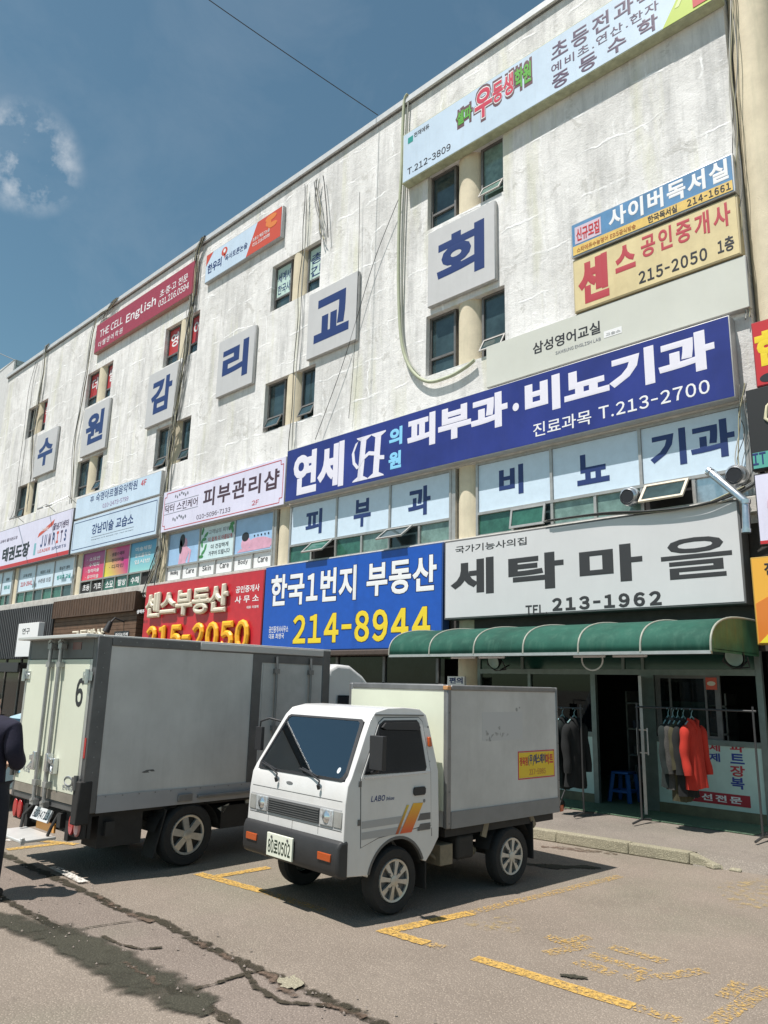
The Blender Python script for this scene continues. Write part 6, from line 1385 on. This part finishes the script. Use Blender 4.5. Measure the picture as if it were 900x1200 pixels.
for s_ in (1,-1):
    b = MB(); x0, x1 = sorted((s_*(BW-0.01), s_*(BW+0.002))); b.box(x0,x1,BY0+t_,BY1-t_*0.6,BZ0,BZ0+0.155)
    L_(b, 'skirt_band', mat('grey_skirt_paint',(0.20,0.20,0.20),0.5,var=0.08,streak=0.15), body)
b = MB()
for s_ in (1,-1):
    for yy in (BY0+0.03, BY1-0.02):
        for zz in (BZ0+0.05, 1.0, 1.4, 1.75): b.cyl((s_*BW,yy,zz),(s_*(BW+0.004),yy,zz),0.007,n=8)
L_(b, 'rivet', M_TRIMD, body)
b = MB(); b.box(BW-0.055,BW+0.01,BY0-0.012,BY0+0.045,BZ1-0.05,BZ1-0.01); L_(b, 'corner_marker', mat('amber_corner_lens',(0.50,0.25,0.10),0.3), body, bevel=0.006)
b = MB(); b.box(BW-0.05,BW+0.008,BY1-0.01,BY1+0.05,BZ0+0.0,BZ0+0.07); L_(b, 'rear_marker', M_ORANGE, body, bevel=0.008)
# advert sticker
b = MB(); b.box(BW-0.011,BW-0.0065,1.72,2.36,1.06,1.32); stk = L_(b, 'advert_sticker', mat('yellow_sticker',(0.72,0.50,0.02),0.4), body)
b = MB(); 
for q in ((1.71,2.37,1.325,1.335),(1.71,2.37,1.045,1.055),(1.71,1.72,1.055,1.325),(2.36,2.37,1.055,1.325)): b.box(BW-0.011,BW-0.006,*q)
L_(b, 'sticker_border', M_RED, body)
def stext(s, m_, y0, y1, z0, z1, bo): return lettering(s, m_, lambda u, v, w: (BW-0.006+0.002*w, y0+(y1-y0)*u, z0+(z1-z0)*v), body, bo, 0.004)
stext('정육점', M_RED, 1.735, 1.875, 1.185, 1.275, 0.03); stext('(주)에스제이', M_NAVY, 1.885, 2.20, 1.18, 1.30, 0.035); stext('마트', M_RED, 2.205, 2.345, 1.18, 1.295, 0.035); stext('217-5985', mat('ochre_print',(0.5,0.2,0.06),0.5), 1.90, 2.20, 1.085, 1.145, 0.01)
# torn residue of an old sticker
b = MB(); q_ = random.Random(5)
for (cy0, cz0, n_) in ((1.18,1.52,5),(1.33,1.56,3),(1.48,1.54,3)):
    for k_ in range(n_): b.prism(blob(cy0+q_.uniform(-.07,.07), cz0+q_.uniform(-.05,.04), q_.uniform(.012,.035), q_.uniform(.008,.02), 9, q_.uniform(0,3), 0.3), lambda y_, z_: (BW-0.011,y_,z_), lambda y_, z_: (BW-0.0078-0.0002*k_,y_,z_))
for k_ in range(2): b.prism(blob(1.70+0.05*k_, 1.775+0.02*k_, .012+.006*(1-k_), .022-.012*k_, 8, 0.5), lambda y_, z_: (BW-0.011,y_,z_), lambda y_, z_: (BW-0.0078,y_,z_))
L_(b, 'sticker_residue', mat('torn_sticker',(0.33,0.33,0.32),0.7,var=0.4,scale=40), body)
b = MB(); b.box(BW-0.011,BW-0.0085,1.12,1.80,1.46,1.75); L_(b, 'cleaned_patch', mat('clean_box_panel',(0.48,0.48,0.48),0.5), body)
# chassis
b = MB()
for s_ in (1,-1): x0, x1 = sorted((s_*0.30,s_*0.38)); b.box(x0,x1,-0.5,2.4,0.42,0.56)
b.box(-0.70,0.70,0.62,2.40,0.575,0.655); b.box(-0.72,-0.35,0.55,1.15,0.30,0.56); b.cyl((-0.6,1.64,0.30),(0.6,1.64,0.30),0.05,n=10); b.cyl((-0.6,-0.06,0.30),(0.6,-0.06,0.30),0.05,n=10); b.box(-0.25,0.25,-0.4,0.9,0.28,0.42)
L_(b, 'chassis', M_CHAS)
b = MB(); b.box(0.36,0.66,0.60,0.78,0.31,0.50); b.tube([(0.5,0.55,0.44),(0.6,0.62,0.36),(0.62,0.78,0.33)],0.02,8); L_(b, 'tool_box', M_RUST, bevel=0.02)
b = MB(); b.box(0.40,0.66,0.85,1.10,0.33,0.56); L_(b, 'fuel_tank', M_CHAS, bevel=0.03)
b = MB(); b.beam((0.66,1.20,0.60),(0.66,1.32,0.68),0.03,0.10); b.beam((0.70,1.24,0.66),(0.69,1.20,0.52),0.03,0.06); b.beam((0.70,1.98,0.66),(0.69,2.06,0.54),0.03,0.06); b.tube([(0.42,0.95,0.50),(0.48,1.15,0.42),(0.46,1.30,0.34)],0.05,8); L_(b, 'bracket', M_RUST)
for s_ in (1,-1):
    b = MB(); x0, x1 = sorted((s_*0.50,s_*0.72)); b.box(x0,x1,1.99,2.005,0.22,0.60); L_(b, 'mud_flap', M_RUBBER); b = MB(); b.box(x0,x1,0.33,0.345,0.16,0.48); L_(b, 'mud_flap', M_RUBBER)
    b = MB(); b.grid(lambda u, v: (s_*(0.50+0.2*v), 1.64+0.37*math.cos(R(15+150*u)), 0.29+0.37*math.sin(R(15+150*u))), 14, 1); L_(b, 'wheel_guard', M_CHAS)
    wheel(tk, s_*0.645, -0.06, 0.287, 0.15, s_, 8, 0.0); wheel(tk, s_*0.645, 1.635, 0.287, 0.15, s_, 8)
    b = MB(); b.grid(lambda u, v: (s_*(0.45+0.27*v), -0.06+0.345*math.cos(R(15+150*u)), 0.30+0.345*math.sin(R(15+150*u))), 14, 1); L_(b, 'wheel_guard', M_CHAS)

# ---------------------------------------------------------------- larger grey box truck seen from behind
bt = thing('large_box_truck', 'larger box truck with pale rear doors numbered 6 and a grey side', 'truck', (-8.69,3.68,0), R(1.0))
W2, Z0, Z1, Y1 = 0.875, 0.66, 2.44, 3.32
def B_(b, name, m, par=bt, **k): return b.build(name, m, par, local=True, **k)
b = MB(); b.box(-W2+0.01,W2-0.01,0.03,Y1-0.01,Z0+0.01,Z1-0.02); bx = B_(b, 'cargo_box', mat('grey_box_panel',(0.52,0.515,0.50),0.5,var=0.14,scale=1.1,streak=0.4,dirt=(0.33,0.325,0.31)))
b = MB(); 
b.box(W2-0.09,W2,0.0,0.16,Z0,Z1); b.box(-W2,-W2+0.07,0.0,0.10,Z0,Z1); b.box(W2-0.06,W2,Y1-0.14,Y1,Z0,Z1); b.box(-W2,-W2+0.06,Y1-0.1,Y1,Z0,Z1)
b.box(W2-0.02,W2+0.004,0.16,Y1-0.14,Z1-0.10,Z1); b.box(-W2-0.004,-W2+0.02,0.10,Y1-0.1,Z1-0.10,Z1)
b.box(-W2+0.07,W2-0.09,0.0,0.06,Z1-0.24,Z1-0.004); b.box(-W2+0.07,W2-0.09,0.002,0.06,Z0,Z0+0.07)
B_(b, 'edge_trim', M_TRIMD, bx, bevel=0.01)
b = MB(); b.box(-W2-0.03,W2-0.02,-0.13,0.06,Z1-0.02,Z1+0.015); b.box(-W2+0.0,W2,0.06,Y1,Z1-0.015,Z1+0.012); B_(b, 'roof_lip', mat('pale_roof_metal',(0.60,0.60,0.58),0.45,0.3), bx, bevel=0.006)
b = MB(); b.box(W2-0.012,W2+0.001,0.16,Y1-0.14,Z0,Z0+0.17); B_(b, 'skirt_panel', mat('grey_skirt_panel',(0.32,0.32,0.33),0.5,var=0.05), bx)
b = MB(); b.box(W2-0.012,W2+0.012,1.25,Y1-0.14,Z1-0.085,Z1-0.005); B_(b, 'side_rail', mat('pale_rail',(0.48,0.48,0.47),0.45,0.3), bx, bevel=0.006)
b = MB(); b.box(W2,W2+0.045,1.35,Y1-0.2,Z0+0.05,Z0+0.085); b.box(W2,W2+0.03,1.10,1.28,Z0+0.03,Z0+0.11); B_(b, 'guard_rail', M_TRIM, bx, bevel=0.008)
b = MB()
for i in range(16):
    for zz in (Z0+0.155, Z1-0.05): b.cyl((W2,0.25+0.19*i,zz),(W2+0.005,0.25+0.19*i,zz),0.008,n=6)
for zz in [Z0+0.1+0.15*i for i in range(11)]: b.cyl((W2,0.08,zz),(W2+0.004,0.08,zz),0.008,n=6)
B_(b, 'rivet', M_TRIM, bx)
# side door of the box
b = MB(); b.box(W2-0.012,W2+0.003,2.03,2.16,Z0+0.172,Z1-0.102); b.box(W2-0.012,W2+0.002,2.16,Y1-0.14,Z0+0.172,Z0+0.26); b.box(W2-0.012,W2+0.002,2.16,Y1-0.14,Z1-0.20,Z1-0.102); B_(b, 'side_door_frame', M_TRIMD, bx)
b = MB(); b.box(W2-0.012,W2-0.004,2.19,Y1-0.16,Z0+0.28,Z1-0.22); sd = B_(b, 'side_door', mat('grey_door_panel',(0.44,0.435,0.42),0.5,var=0.1,streak=0.3,dirt=(0.33,0.325,0.31)), bx)
b = MB()
for yy in (2.38, 2.95): 
    b.cyl((W2+0.03,yy,Z0+0.2),(W2+0.03,yy,Z1-0.12),0.017,n=10)
    for zz in (Z0+0.32, 1.45, Z1-0.3): b.box(W2,W2+0.05,yy-0.035,yy+0.035,zz-0.03,zz+0.03)
B_(b, 'lock_bar', M_TRIM, sd)
b = MB(); b.prism([(0.64,1.03),(0.70,1.05),(0.78,1.052),(0.80,1.03),(0.76,1.03),(0.735,1.04),(0.72,1.034),(0.735,1.022),(0.67,1.02)], lambda y_, z_: (W2-0.011,y_,z_), lambda y_, z_: (W2-0.008,y_,z_)); B_(b, 'small_emblem', M_TRIMD, bx)
# rear doors
for i, (xa, xb) in enumerate(((-W2+0.085,-0.012),(0.012,W2-0.12))):
    b = MB(); b.box(xa,xb,-0.012,0.025,Z0+0.17,Z1-0.245); rd = B_(b, 'rear_door', M_BOXC, bt, bevel=0.006)
    b = MB(); b.box(xa,xb,-0.010,0.02,Z0+0.075,Z0+0.168); B_(b, 'kick_plate', mat('brownish_steel',(0.26,0.23,0.19),0.6,0.2,var=0.2), rd)
    xr = -0.13 if i == 0 else 0.13
    for xr_ in (xr,):
        b = MB(); b.cyl((xr_,-0.055,Z0+0.02),(xr_,-0.055,Z1-0.06),0.021,n=12)
        for zz in (Z0+0.02, Z0+0.22, Z1-0.10, Z1-0.30): b.box(xr_-0.045,xr_+0.045,-0.075,-0.012,zz-0.028,zz+0.028)
        for zz in (Z0+0.03, Z1-0.06): b.beam((xr_-0.05,-0.06,zz),(xr_+0.05,-0.075,zz+0.03),0.03,0.03)
        B_(b, 'locking_rod', mat('dull_rod_steel',(0.36,0.36,0.35),0.45,0.5,var=0.2), rd, smooth=40)
    b = MB(); s_ = 1 if i else -1
    b.beam((xr,-0.07,Z0+0.50),(xr+s_*0.14,-0.085,Z0+0.47),0.03,0.05); b.box(xr+s_*0.03-0.03,xr+s_*0.03+0.03,-0.10,-0.03,Z0+0.36,Z0+0.54); b.box(xr+s_*0.12-0.04,xr+s_*0.12+0.04,-0.07,-0.012,Z0+0.34,Z0+0.50); b.beam((xr+s_*0.12,-0.07,Z0+0.42),(xr+s_*0.17,-0.09,Z0+0.36),0.02,0.03)
    B_(b, 'handle', M_STEEL, rd, bevel=0.006)
    xh = xa if i == 0 else xb
    for zz in (Z1-0.42, Z0+0.30):
        b = MB(); b.box(xh-0.09,xh+0.09,-0.03,-0.0125,zz-0.045,zz+0.045); b.cyl((xh+s_*0.03,-0.04,zz-0.07),(xh+s_*0.03,-0.04,zz+0.07),0.025,n=12); b.cyl((xh-s_*0.05,-0.04,zz),(xh-s_*0.05,-0.012,zz),0.02,n=10); B_(b, 'hinge', M_STEEL if zz > 1.5 else M_TRIMD, rd, smooth=40)
    b = MB(); xe = xb+0.004 if i else xa-0.06
    b.box(xe,xe+0.05,-0.008,0.02,Z0+0.17,Z1-0.245); B_(b, 'edge_strip', M_ALU, rd)
b = MB(); b.box(-0.011,0.011,-0.022,0.02,Z0+0.1,Z1-0.25); B_(b, 'centre_seal', M_TRIM, bt)
lettering('6', M_BLACK, lambda u, v, w: (0.51+0.17*u, -0.0125-0.003*w, 1.70+0.30*v), bt, 0.03, 0.004)
b = MB(); b.box(W2-0.085,W2-0.03,-0.006,0.0,1.20,1.40); B_(b, 'reflector_strip', M_REDL, bt)
b = MB(); b.prism([(-0.70+0.06*math.cos(R(a)), 0.98+0.06*math.sin(R(a))) for a in range(50,311,20)]+[(-0.70+0.035*math.cos(R(a)), 0.98+0.035*math.sin(R(a))) for a in range(310,49,-20)], lambda x_, z_: (x_,-0.0125,z_), lambda x_, z_: (x_,-0.0145,z_)); B_(b, 'emblem', M_SKYB, bt)
lettering('카고탑', M_GREY, lambda u, v, w: (-0.60+0.2*u, -0.0125-0.002*w, 0.95+0.06*v), bt, 0.01, 0.004)
lettering('한국특장', M_GREY, lambda u, v, w: (0.44+0.24*u, -0.0125-0.002*w, 0.86+0.05*v), bt, 0.01, 0.004)
b = MB(); b.tube([(0.56+0.09*math.cos(R(a)), -0.0145, 0.955+0.045*math.sin(R(a))) for a in range(0,361,30)],0.006,5); B_(b, 'emblem', M_GREY, bt)
b = MB(); b.box(-0.25,0.05,-0.004,-0.0005,Z1-0.14,Z1-0.06); b.box(0.30,0.50,-0.004,-0.0005,Z1-0.14,Z1-0.06,1); B_(b, 'roof_lamp', [M_BLACK, mat('dark_red_lens',(0.12,0.015,0.02),0.3)], bt)
# rear under-run, lamps, plate, step
b = MB(); b.box(-0.55,-0.47,0.05,0.20,0.36,Z0); b.box(0.47,0.55,0.05,0.20,0.36,Z0); b.box(-0.85,0.85,0.30,0.40,0.42,0.56); b.box(-0.45,-0.37,0.0,4.6,0.48,0.62); b.box(0.37,0.45,0.0,4.6,0.48,0.62); b.box(-0.80,0.80,0.1,3.2,0.62,0.659); b.box(-0.2,0.2,2.0,4.5,0.32,0.5); b.box(-0.85,0.85,0.10,0.14,0.42,0.66)
b.cyl((-0.7,1.27,0.33),(0.7,1.27,0.33),0.07,n=10); b.cyl((0,1.3,0.33),(0,3.6,0.42),0.05,n=8); b.box(0.5,0.8,1.75,2.5,0.33,0.58); b.box(0.45,0.78,0.25,0.75,0.30,0.62)
B_(b, 'chassis', M_CHAS)
for x0, ms in ((-0.82,(M_REDL,M_REDL)),(0.60,(M_REDL,mat('pale_red_lens',(0.55,0.22,0.2),0.2,coat=0.4)))):
    b = MB(); b.box(x0-0.02,x0+0.26,0.04,0.09,0.42,0.66); tl = B_(b, 'tail_light', M_CHAS, bt, bevel=0.01)
    for k_ in range(2):
        b = MB(); b.prism(blob(x0+0.06+0.125*k_, 0.54, 0.055, 0.10, 18), lambda x_, z_: (x_,0.04,z_), lambda x_, z_: (x_,0.012,z_)); B_(b, 'lens', ms[k_], tl, bevel=0.008)
b = MB(); b.add([(-0.22,-0.03,0.50),(0.20,-0.03,0.50),(0.20,0.02,0.62),(-0.22,0.02,0.62),(-0.22,-0.01,0.49),(0.20,-0.01,0.49),(0.20,0.04,0.61),(-0.22,0.04,0.61)], [(0,1,2,3),(7,6,5,4),(0,4,5,1),(1,5,6,2),(2,6,7,3),(3,7,4,0)]); npl = B_(b, 'number_plate', mat('white_plate',(0.55,0.56,0.56),0.35))
lettering('82거4713', M_BLACK, lambda u, v, w: (-0.19+0.36*u, -0.027+0.05*(0.1+0.75*v)-0.004, 0.515+0.085*v), npl, 0.02, 0.004)
b = MB(); b.box(-0.40,0.36,-0.34,0.02,0.355,0.385); b.box(0.33,0.36,-0.34,-0.30,0.34,0.41); B_(b, 'step_plate', mat('pale_step_metal',(0.62,0.62,0.60),0.4,0.3,var=0.1), bt, bevel=0.008)
b = MB(); b.tube([(-0.30,0.03,0.62),(-0.34,-0.05,0.52),(-0.30,-0.08,0.40)],0.018,8); b.tube([(0.30,0.05,0.60),(0.31,-0.02,0.48),(0.30,-0.05,0.39)],0.018,8); b.box(-0.18,0.26,0.03,0.05,0.40,0.49,1); B_(b, 'step_bracket', [M_CHAS, mat('orange_reflector_band',(0.58,0.26,0.05),0.5)], bt)
b = MB(); b.box(W2-0.13,W2+0.005,-0.045,0.10,0.56,0.98); B_(b, 'corner_guard', M_CHAS, bt, bevel=0.015)
for s_ in (1,-1):
    wheel(bt, s_*0.77, 1.28, 0.33, 0.20, s_, 6); wheel(bt, s_*0.72, 3.95, 0.33, 0.20, s_, 6)
    b = MB(); x0, x1 = sorted((s_*0.62,s_*0.86)); b.add([(x0,0.86,0.14),(x1,0.86,0.14),(x1,0.98,0.62),(x0,0.98,0.62),(x0,0.875,0.14),(x1,0.875,0.14),(x1,0.995,0.62),(x0,0.995,0.62)], [(0,1,2,3),(7,6,5,4),(0,4,5,1),(1,5,6,2),(2,6,7,3),(3,7,4,0)]); mf = B_(b, 'mud_flap', M_RUBBER)
    b = MB(); b.grid(lambda u, v: (s_*(0.62+0.23*v), 1.28+0.42*math.cos(R(10+160*u)), 0.33+0.37*math.sin(R(10+160*u))), 14, 1); B_(b, 'wheel_guard', M_CHAS)
b = MB(); b.tube([(0.70,1.95,0.50),(0.72,2.1,0.42),(0.70,2.5,0.42)],0.03,8); b.prism([(1.70,0.56),(1.86,0.60),(1.78,0.50)], lambda y_, z_: (0.80,y_,z_), lambda y_, z_: (0.79,y_,z_)); b.box(0.78,0.80,2.1,2.32,0.56,0.62); B_(b, 'pale_bracket', mat('pale_bracket_paint',(0.42,0.42,0.38),0.6), bt)
# cab ahead of the box
cp_ = [(3.40,0.45),(3.40,2.06),(3.44,2.20),(3.60,2.27),(3.85,2.26),(4.10,2.12),(4.28,1.95),(4.42,1.72),(4.92,1.12),(4.98,0.95),(5.0,0.45)]
b = MB(); b.prism(cp_, lambda y_, z_: (0.83-0.10*max(0,z_-1.2),y_,z_), lambda y_, z_: (-0.83+0.10*max(0,z_-1.2),y_,z_)); cb2 = B_(b, 'cab', M_VWHITE, bt, bevel=0.05, seg=4)
def hw2(z): return 0.83-0.10*max(0,z-1.2)
side_poly([(3.55,1.22),(3.58,1.85),(4.20,1.85),(4.30,1.70),(4.72,1.22)], M_WSCREEN, 'window', cb2, 0.002, 0.007, hwf=hw2)
b = MB(); b.prism([(-0.70,0.04),(0.70,0.04),(0.62,0.94),(-0.62,0.94)], lambda x_, t: (x_,4.92-0.50*t+0.003,1.12+0.60*t+0.003), lambda x_, t: (x_,4.92-0.50*t+0.012,1.12+0.60*t+0.010)); B_(b, 'windscreen', M_WSCREEN, cb2)
for s_ in (1,-1):
    b = MB(); b.tube([(s_*0.78,4.35,1.75),(s_*0.98,4.55,1.78),(s_*1.0,4.55,1.62)],0.014,8); x0, x1 = sorted((s_*0.92,s_*1.09)); b.box(x0,x1,4.52,4.58,1.30,1.68); B_(b, 'mirror', M_BLKPL, bt, bevel=0.012)

# ---------------------------------------------------------------- pale blue car beyond the big truck
cr = thing('parked_car', 'pale blue car parked beyond the big box truck', 'car', (-13.6,6.6,0), R(2))
def C_(b, name, m, par=cr, **k): return b.build(name, m, par, local=True, **k)
M_CARB = mat('pale_blue_car_paint',(0.42,0.58,0.64),0.25,coat=0.7)
sp_ = [(-2.1,0.30),(-2.15,0.62),(-2.05,0.85),(-1.75,0.93),(-1.30,1.32),(-0.85,1.46),(0.2,1.48),(0.75,1.36),(1.35,0.98),(2.0,0.84),(2.12,0.62),(2.1,0.30)]
def hwc(z): return 0.86-0.20*max(0,z-0.92)/0.56
lo_ = sp_[:4]+sp_[8:]; hi_ = sp_[3:9]
b = MB(); nlo = len(lo_); b.add([(0.86,*p) for p in lo_]+[(-0.86,*p) for p in lo_], [tuple(range(nlo)), tuple(range(2*nlo-1,nlo-1,-1))]+[(i,nlo+i,nlo+(i+1)%nlo,(i+1)%nlo) for i in range(nlo) if i != 3])
nhi = len(hi_); b.add([(hwc(z_),y_,z_) for y_,z_ in hi_]+[(-hwc(z_),y_,z_) for y_,z_ in hi_], [tuple(range(nhi)), tuple(range(2*nhi-1,nhi-1,-1))]+[(i,nhi+i,nhi+i+1,i+1) for i in range(nhi-1)])
cbd = C_(b, 'body', M_CARB, bevel=0.06, seg=4)
for s_ in (1,-1):
    side_poly([(-1.30,0.98),(-1.10,1.26),(-0.80,1.38),(-0.30,1.41),(-0.30,0.98)], M_WSCREEN, 'window', cbd, 0.002, 0.008, (s_,), hwf=hwc); side_poly([(-0.22,0.98),(-0.22,1.41),(0.2,1.41),(0.68,1.28),(1.12,0.98)], M_WSCREEN, 'window', cbd, 0.002, 0.008, (s_,), hwf=hwc)
    side_poly([(-0.50,0.80),(-0.34,0.80),(-0.34,0.84),(-0.50,0.84)], M_TRIM, 'door_handle', cbd, 0.002, 0.02, (s_,))
    for yy in (-1.35,1.30): wheel(cr, s_*0.78, yy, 0.31, 0.2, s_, 6)
    b = MB(); b.box(*sorted((s_*0.55,s_*0.84)),-2.17,-2.10,0.64,0.80); C_(b, 'tail_light', M_REDL, cr, bevel=0.02)
    b = MB(); b.box(*sorted((s_*0.86,s_*1.02)),0.75,0.85,0.95,1.08); C_(b, 'mirror', M_CARB, cr, bevel=0.03)
b = MB(); b.prism([(-0.72,0.06),(0.72,0.06),(0.62,0.92),(-0.62,0.92)], lambda x_, t: (x_,-1.75+0.45*t-0.004,0.93+0.39*t+0.004), lambda x_, t: (x_,-1.75+0.45*t-0.012,0.93+0.39*t+0.012)); C_(b, 'rear_window', M_WSCREEN, cbd)
b = MB(); b.box(-0.84,0.84,-2.2,-2.1,0.32,0.56); C_(b, 'bumper', M_CARB, cr, bevel=0.05)
b = MB(); b.box(-0.26,0.26,-2.215,-2.2,0.42,0.53); C_(b, 'number_plate', M_WHITE, cr)

# ================================================================== PERSON AT THE EDGE
def skin_mesh(name, joints, bones, m, parent, sub=2, root_i=0):
    me = bpy.data.meshes.new(name); me.from_pydata([j[0] for j in joints], bones, []); o = bpy.data.objects.new(name+'_tmp', me); COL.objects.link(o)
    md = o.modifiers.new('skin','SKIN'); md.use_smooth_shade = True
    if not me.skin_vertices: me.skin_vertices.new()
    for i, j in enumerate(joints):
        sv = me.skin_vertices[0].data[i]; sv.radius = j[1] if isinstance(j[1], tuple) else (j[1], j[1]); sv.use_root = (i == root_i)
    s2 = o.modifiers.new('sub','SUBSURF'); s2.levels = sub; s2.render_levels = sub
    bpy.context.view_layer.update(); dg = bpy.context.evaluated_depsgraph_get(); out = bpy.data.meshes.new_from_object(o.evaluated_get(dg))
    bpy.data.objects.remove(o); out.materials.clear(); out.materials.append(m); out.name = name
    for p_ in out.polygons: p_.use_smooth = True
    r_ = bpy.data.objects.new(name, out); COL.objects.link(r_); r_.parent = parent; return r_
PX, PY = -7.935, 2.795
pn = thing('person', 'person in dark navy jacket and jeans standing behind the big truck', 'person', (PX,PY,0), R(38))
M_JACK = mat('navy_jacket',(0.014,0.013,0.030),0.9,var=0.25,scale=7,bump=0.3,bscale=60); M_JEAN = mat('dark_jeans',(0.016,0.018,0.026),0.9,var=0.25,scale=9); M_SKIN = mat('skin',(0.50,0.32,0.23),0.5,var=0.05); M_HAIR = mat('black_hair',(0.012,0.011,0.010),0.5,bump=0.5,bscale=90); M_SHOE = mat('dark_shoe',(0.03,0.03,0.03),0.5)
# local: faces +y
K = 1.04
def J(x,y,z): return (x*K, y*K, z*K)
body_ = skin_mesh('body', [(J(0,0,0.96),(0.15,0.11)),(J(0,-0.01,1.14),(0.145,0.105)),(J(0,-0.01,1.32),(0.165,0.12)),(J(0,0,1.46),(0.12,0.10)),(J(-0.035,0.015,1.55),0.058),(J(-0.07,0.03,1.64),0.07),
    (J(0.17,-0.005,1.455),0.075),(J(0.235,-0.01,1.27),0.062),(J(0.20,0.13,1.14),0.052),(J(0.08,0.25,1.12),0.038),(J(-0.17,-0.005,1.455),0.075),(J(-0.235,-0.01,1.27),0.062),(J(-0.20,0.13,1.14),0.052),(J(-0.08,0.25,1.12),0.038),
    (J(0.10,0,0.88),(0.105,0.11)),(J(0.155,0.01,0.50),0.072),(J(0.165,-0.01,0.10),0.050),(J(-0.10,0,0.88),(0.105,0.11)),(J(-0.155,0.01,0.50),0.072),(J(-0.165,-0.01,0.10),0.050)],
    [(0,1),(1,2),(2,3),(3,4),(4,5),(3,6),(6,7),(7,8),(8,9),(3,10),(10,11),(11,12),(12,13),(0,14),(14,15),(15,16),(0,17),(17,18),(18,19)], M_SKIN, pn)
skin_mesh('jacket', [(J(0,0,0.74),(0.21,0.17)),(J(0,-0.01,1.08),(0.19,0.15)),(J(0,-0.015,1.32),(0.195,0.145)),(J(0,0,1.46),(0.135,0.115)),(J(-0.02,0.01,1.56),0.092),
    (J(0.20,-0.005,1.45),0.098),(J(0.255,-0.03,1.25),0.088),(J(0.225,0.12,1.14),0.078),(J(0.10,0.24,1.125),0.060),(J(-0.20,-0.005,1.45),0.098),(J(-0.255,-0.03,1.25),0.088),(J(-0.225,0.12,1.14),0.078),(J(-0.10,0.24,1.125),0.060)],
    [(0,1),(1,2),(2,3),(3,4),(3,5),(5,6),(6,7),(7,8),(3,9),(9,10),(10,11),(11,12)], M_JACK, pn)
skin_mesh('trousers', [(J(0,0,1.04),(0.165,0.125)),(J(0.125,0,0.86),(0.135,0.13)),(J(0.155,0.01,0.50),0.10),(J(0.165,-0.005,0.10),0.088),(J(-0.125,0,0.86),(0.135,0.13)),(J(-0.155,0.01,0.50),0.10),(J(-0.165,-0.005,0.10),0.088)], [(0,1),(1,2),(2,3),(0,4),(4,5),(5,6)], M_JEAN, pn)
b = MB()
def headf(u, v):
    a = 2*math.pi*u; t = math.pi*v; r_ = math.sin(t); z_ = math.cos(t)
    x_ = 0.076*r_*math.cos(a); y_ = 0.095*r_*math.sin(a); zz = 0.118*z_
    if z_ < 0: x_ *= 1+0.22*z_; y_ *= 1+0.10*z_
    if y_ > 0.06: y_ += 0.022*math.exp(-((x_/0.016)**2+((zz+0.012)/0.030)**2)) + 0.008*math.exp(-((x_/0.03)**2+((zz+0.060)/0.010)**2)) - 0.008*math.exp(-(((abs(x_)-0.032)/0.014)**2+((zz-0.015)/0.012)**2))
    return (x_*K, (0.035+y_)*K, (1.685+zz)*K)
b.grid(headf, 40, 28); hd = b.build('head', M_SKIN, pn, local=True, smooth=180); hd.location.x = -0.07
for s_ in (1,-1):
    b = MB(); b.prism(blob(0.028,1.68,0.022,0.034,14,0.2), lambda y_, z_: (s_*0.073*K,y_*K,z_*K), lambda y_, z_: (s_*0.090*K,(y_-0.008)*K,z_*K)); b.build('ear', M_SKIN, hd, local=True, bevel=0.005)
    b = MB(); b.lathe([(0,0.0),(0.007,0.002),(0.011,0.008)], (s_*0.032*K,0.122*K,1.70*K), (0,-1,0), 10); b.build('eye', M_BLACK, hd, local=True)
b = MB(); b.grid(lambda u, v: (lambda p: (p[0]*1.10, (p[1]-0.036)*1.09+0.030 if True else 0, (p[2]-1.685*K)*1.07+1.688*K))(headf(u, 0.03+v*(0.40+0.22*max(0,-math.sin(2*math.pi*u))))), 40, 18); b.build('hair', M_HAIR, pn, local=True, smooth=180).location.x = -0.07
for s_ in (1,-1):
    h0 = Vector(J(s_*0.065,0.27,1.115)); fd = Vector((-s_*0.75,0.55,0.0)).normalized(); sd_ = Vector((0,0.1,-1.0)).normalized()
    js = [(tuple(h0-fd*0.02),0.026),(tuple(h0+fd*0.05),(0.036,0.016)),(tuple(h0+fd*0.085),(0.036,0.013))]; bn = [(0,1),(1,2)]
    for k_, (off_, ln) in enumerate(((-0.028,0.062),(-0.009,0.072),(0.010,0.068),(0.028,0.052))):
        a_ = h0+fd*0.085+sd_*off_; cu = Vector((0,0.1,-1))
        base_i = len(js); js += [(tuple(a_+fd*ln*0.3),0.0095),(tuple(a_+fd*ln*0.6+cu*0.012),0.0088),(tuple(a_+fd*ln*0.85+cu*0.030),0.0075)]; bn += [(2,base_i),(base_i,base_i+1),(base_i+1,base_i+2)]
    base_i = len(js); js += [(tuple(h0+fd*0.03-sd_*0.04),0.012),(tuple(h0+fd*0.06-sd_*0.056),0.010),(tuple(h0+fd*0.085-sd_*0.058),0.0085)]; bn += [(0,base_i),(base_i,base_i+1),(base_i+1,base_i+2)]
    skin_mesh('hand', js, bn, M_SKIN, body_, 2)
    b = MB(); b.grid(lambda u, v: (s_*0.165*K+0.05*math.sin(math.pi*v)**0.5*math.cos(2*math.pi*u)*(1 if True else 0), (0.05+0.14*(-math.cos(math.pi*v)))*K*0.98, max(0.0, 0.045+0.05*math.sin(math.pi*v)**0.5*math.sin(2*math.pi*u)*(1.25-0.4*v))), 20, 16); b.build('shoe', M_SHOE, pn, local=True, smooth=60)
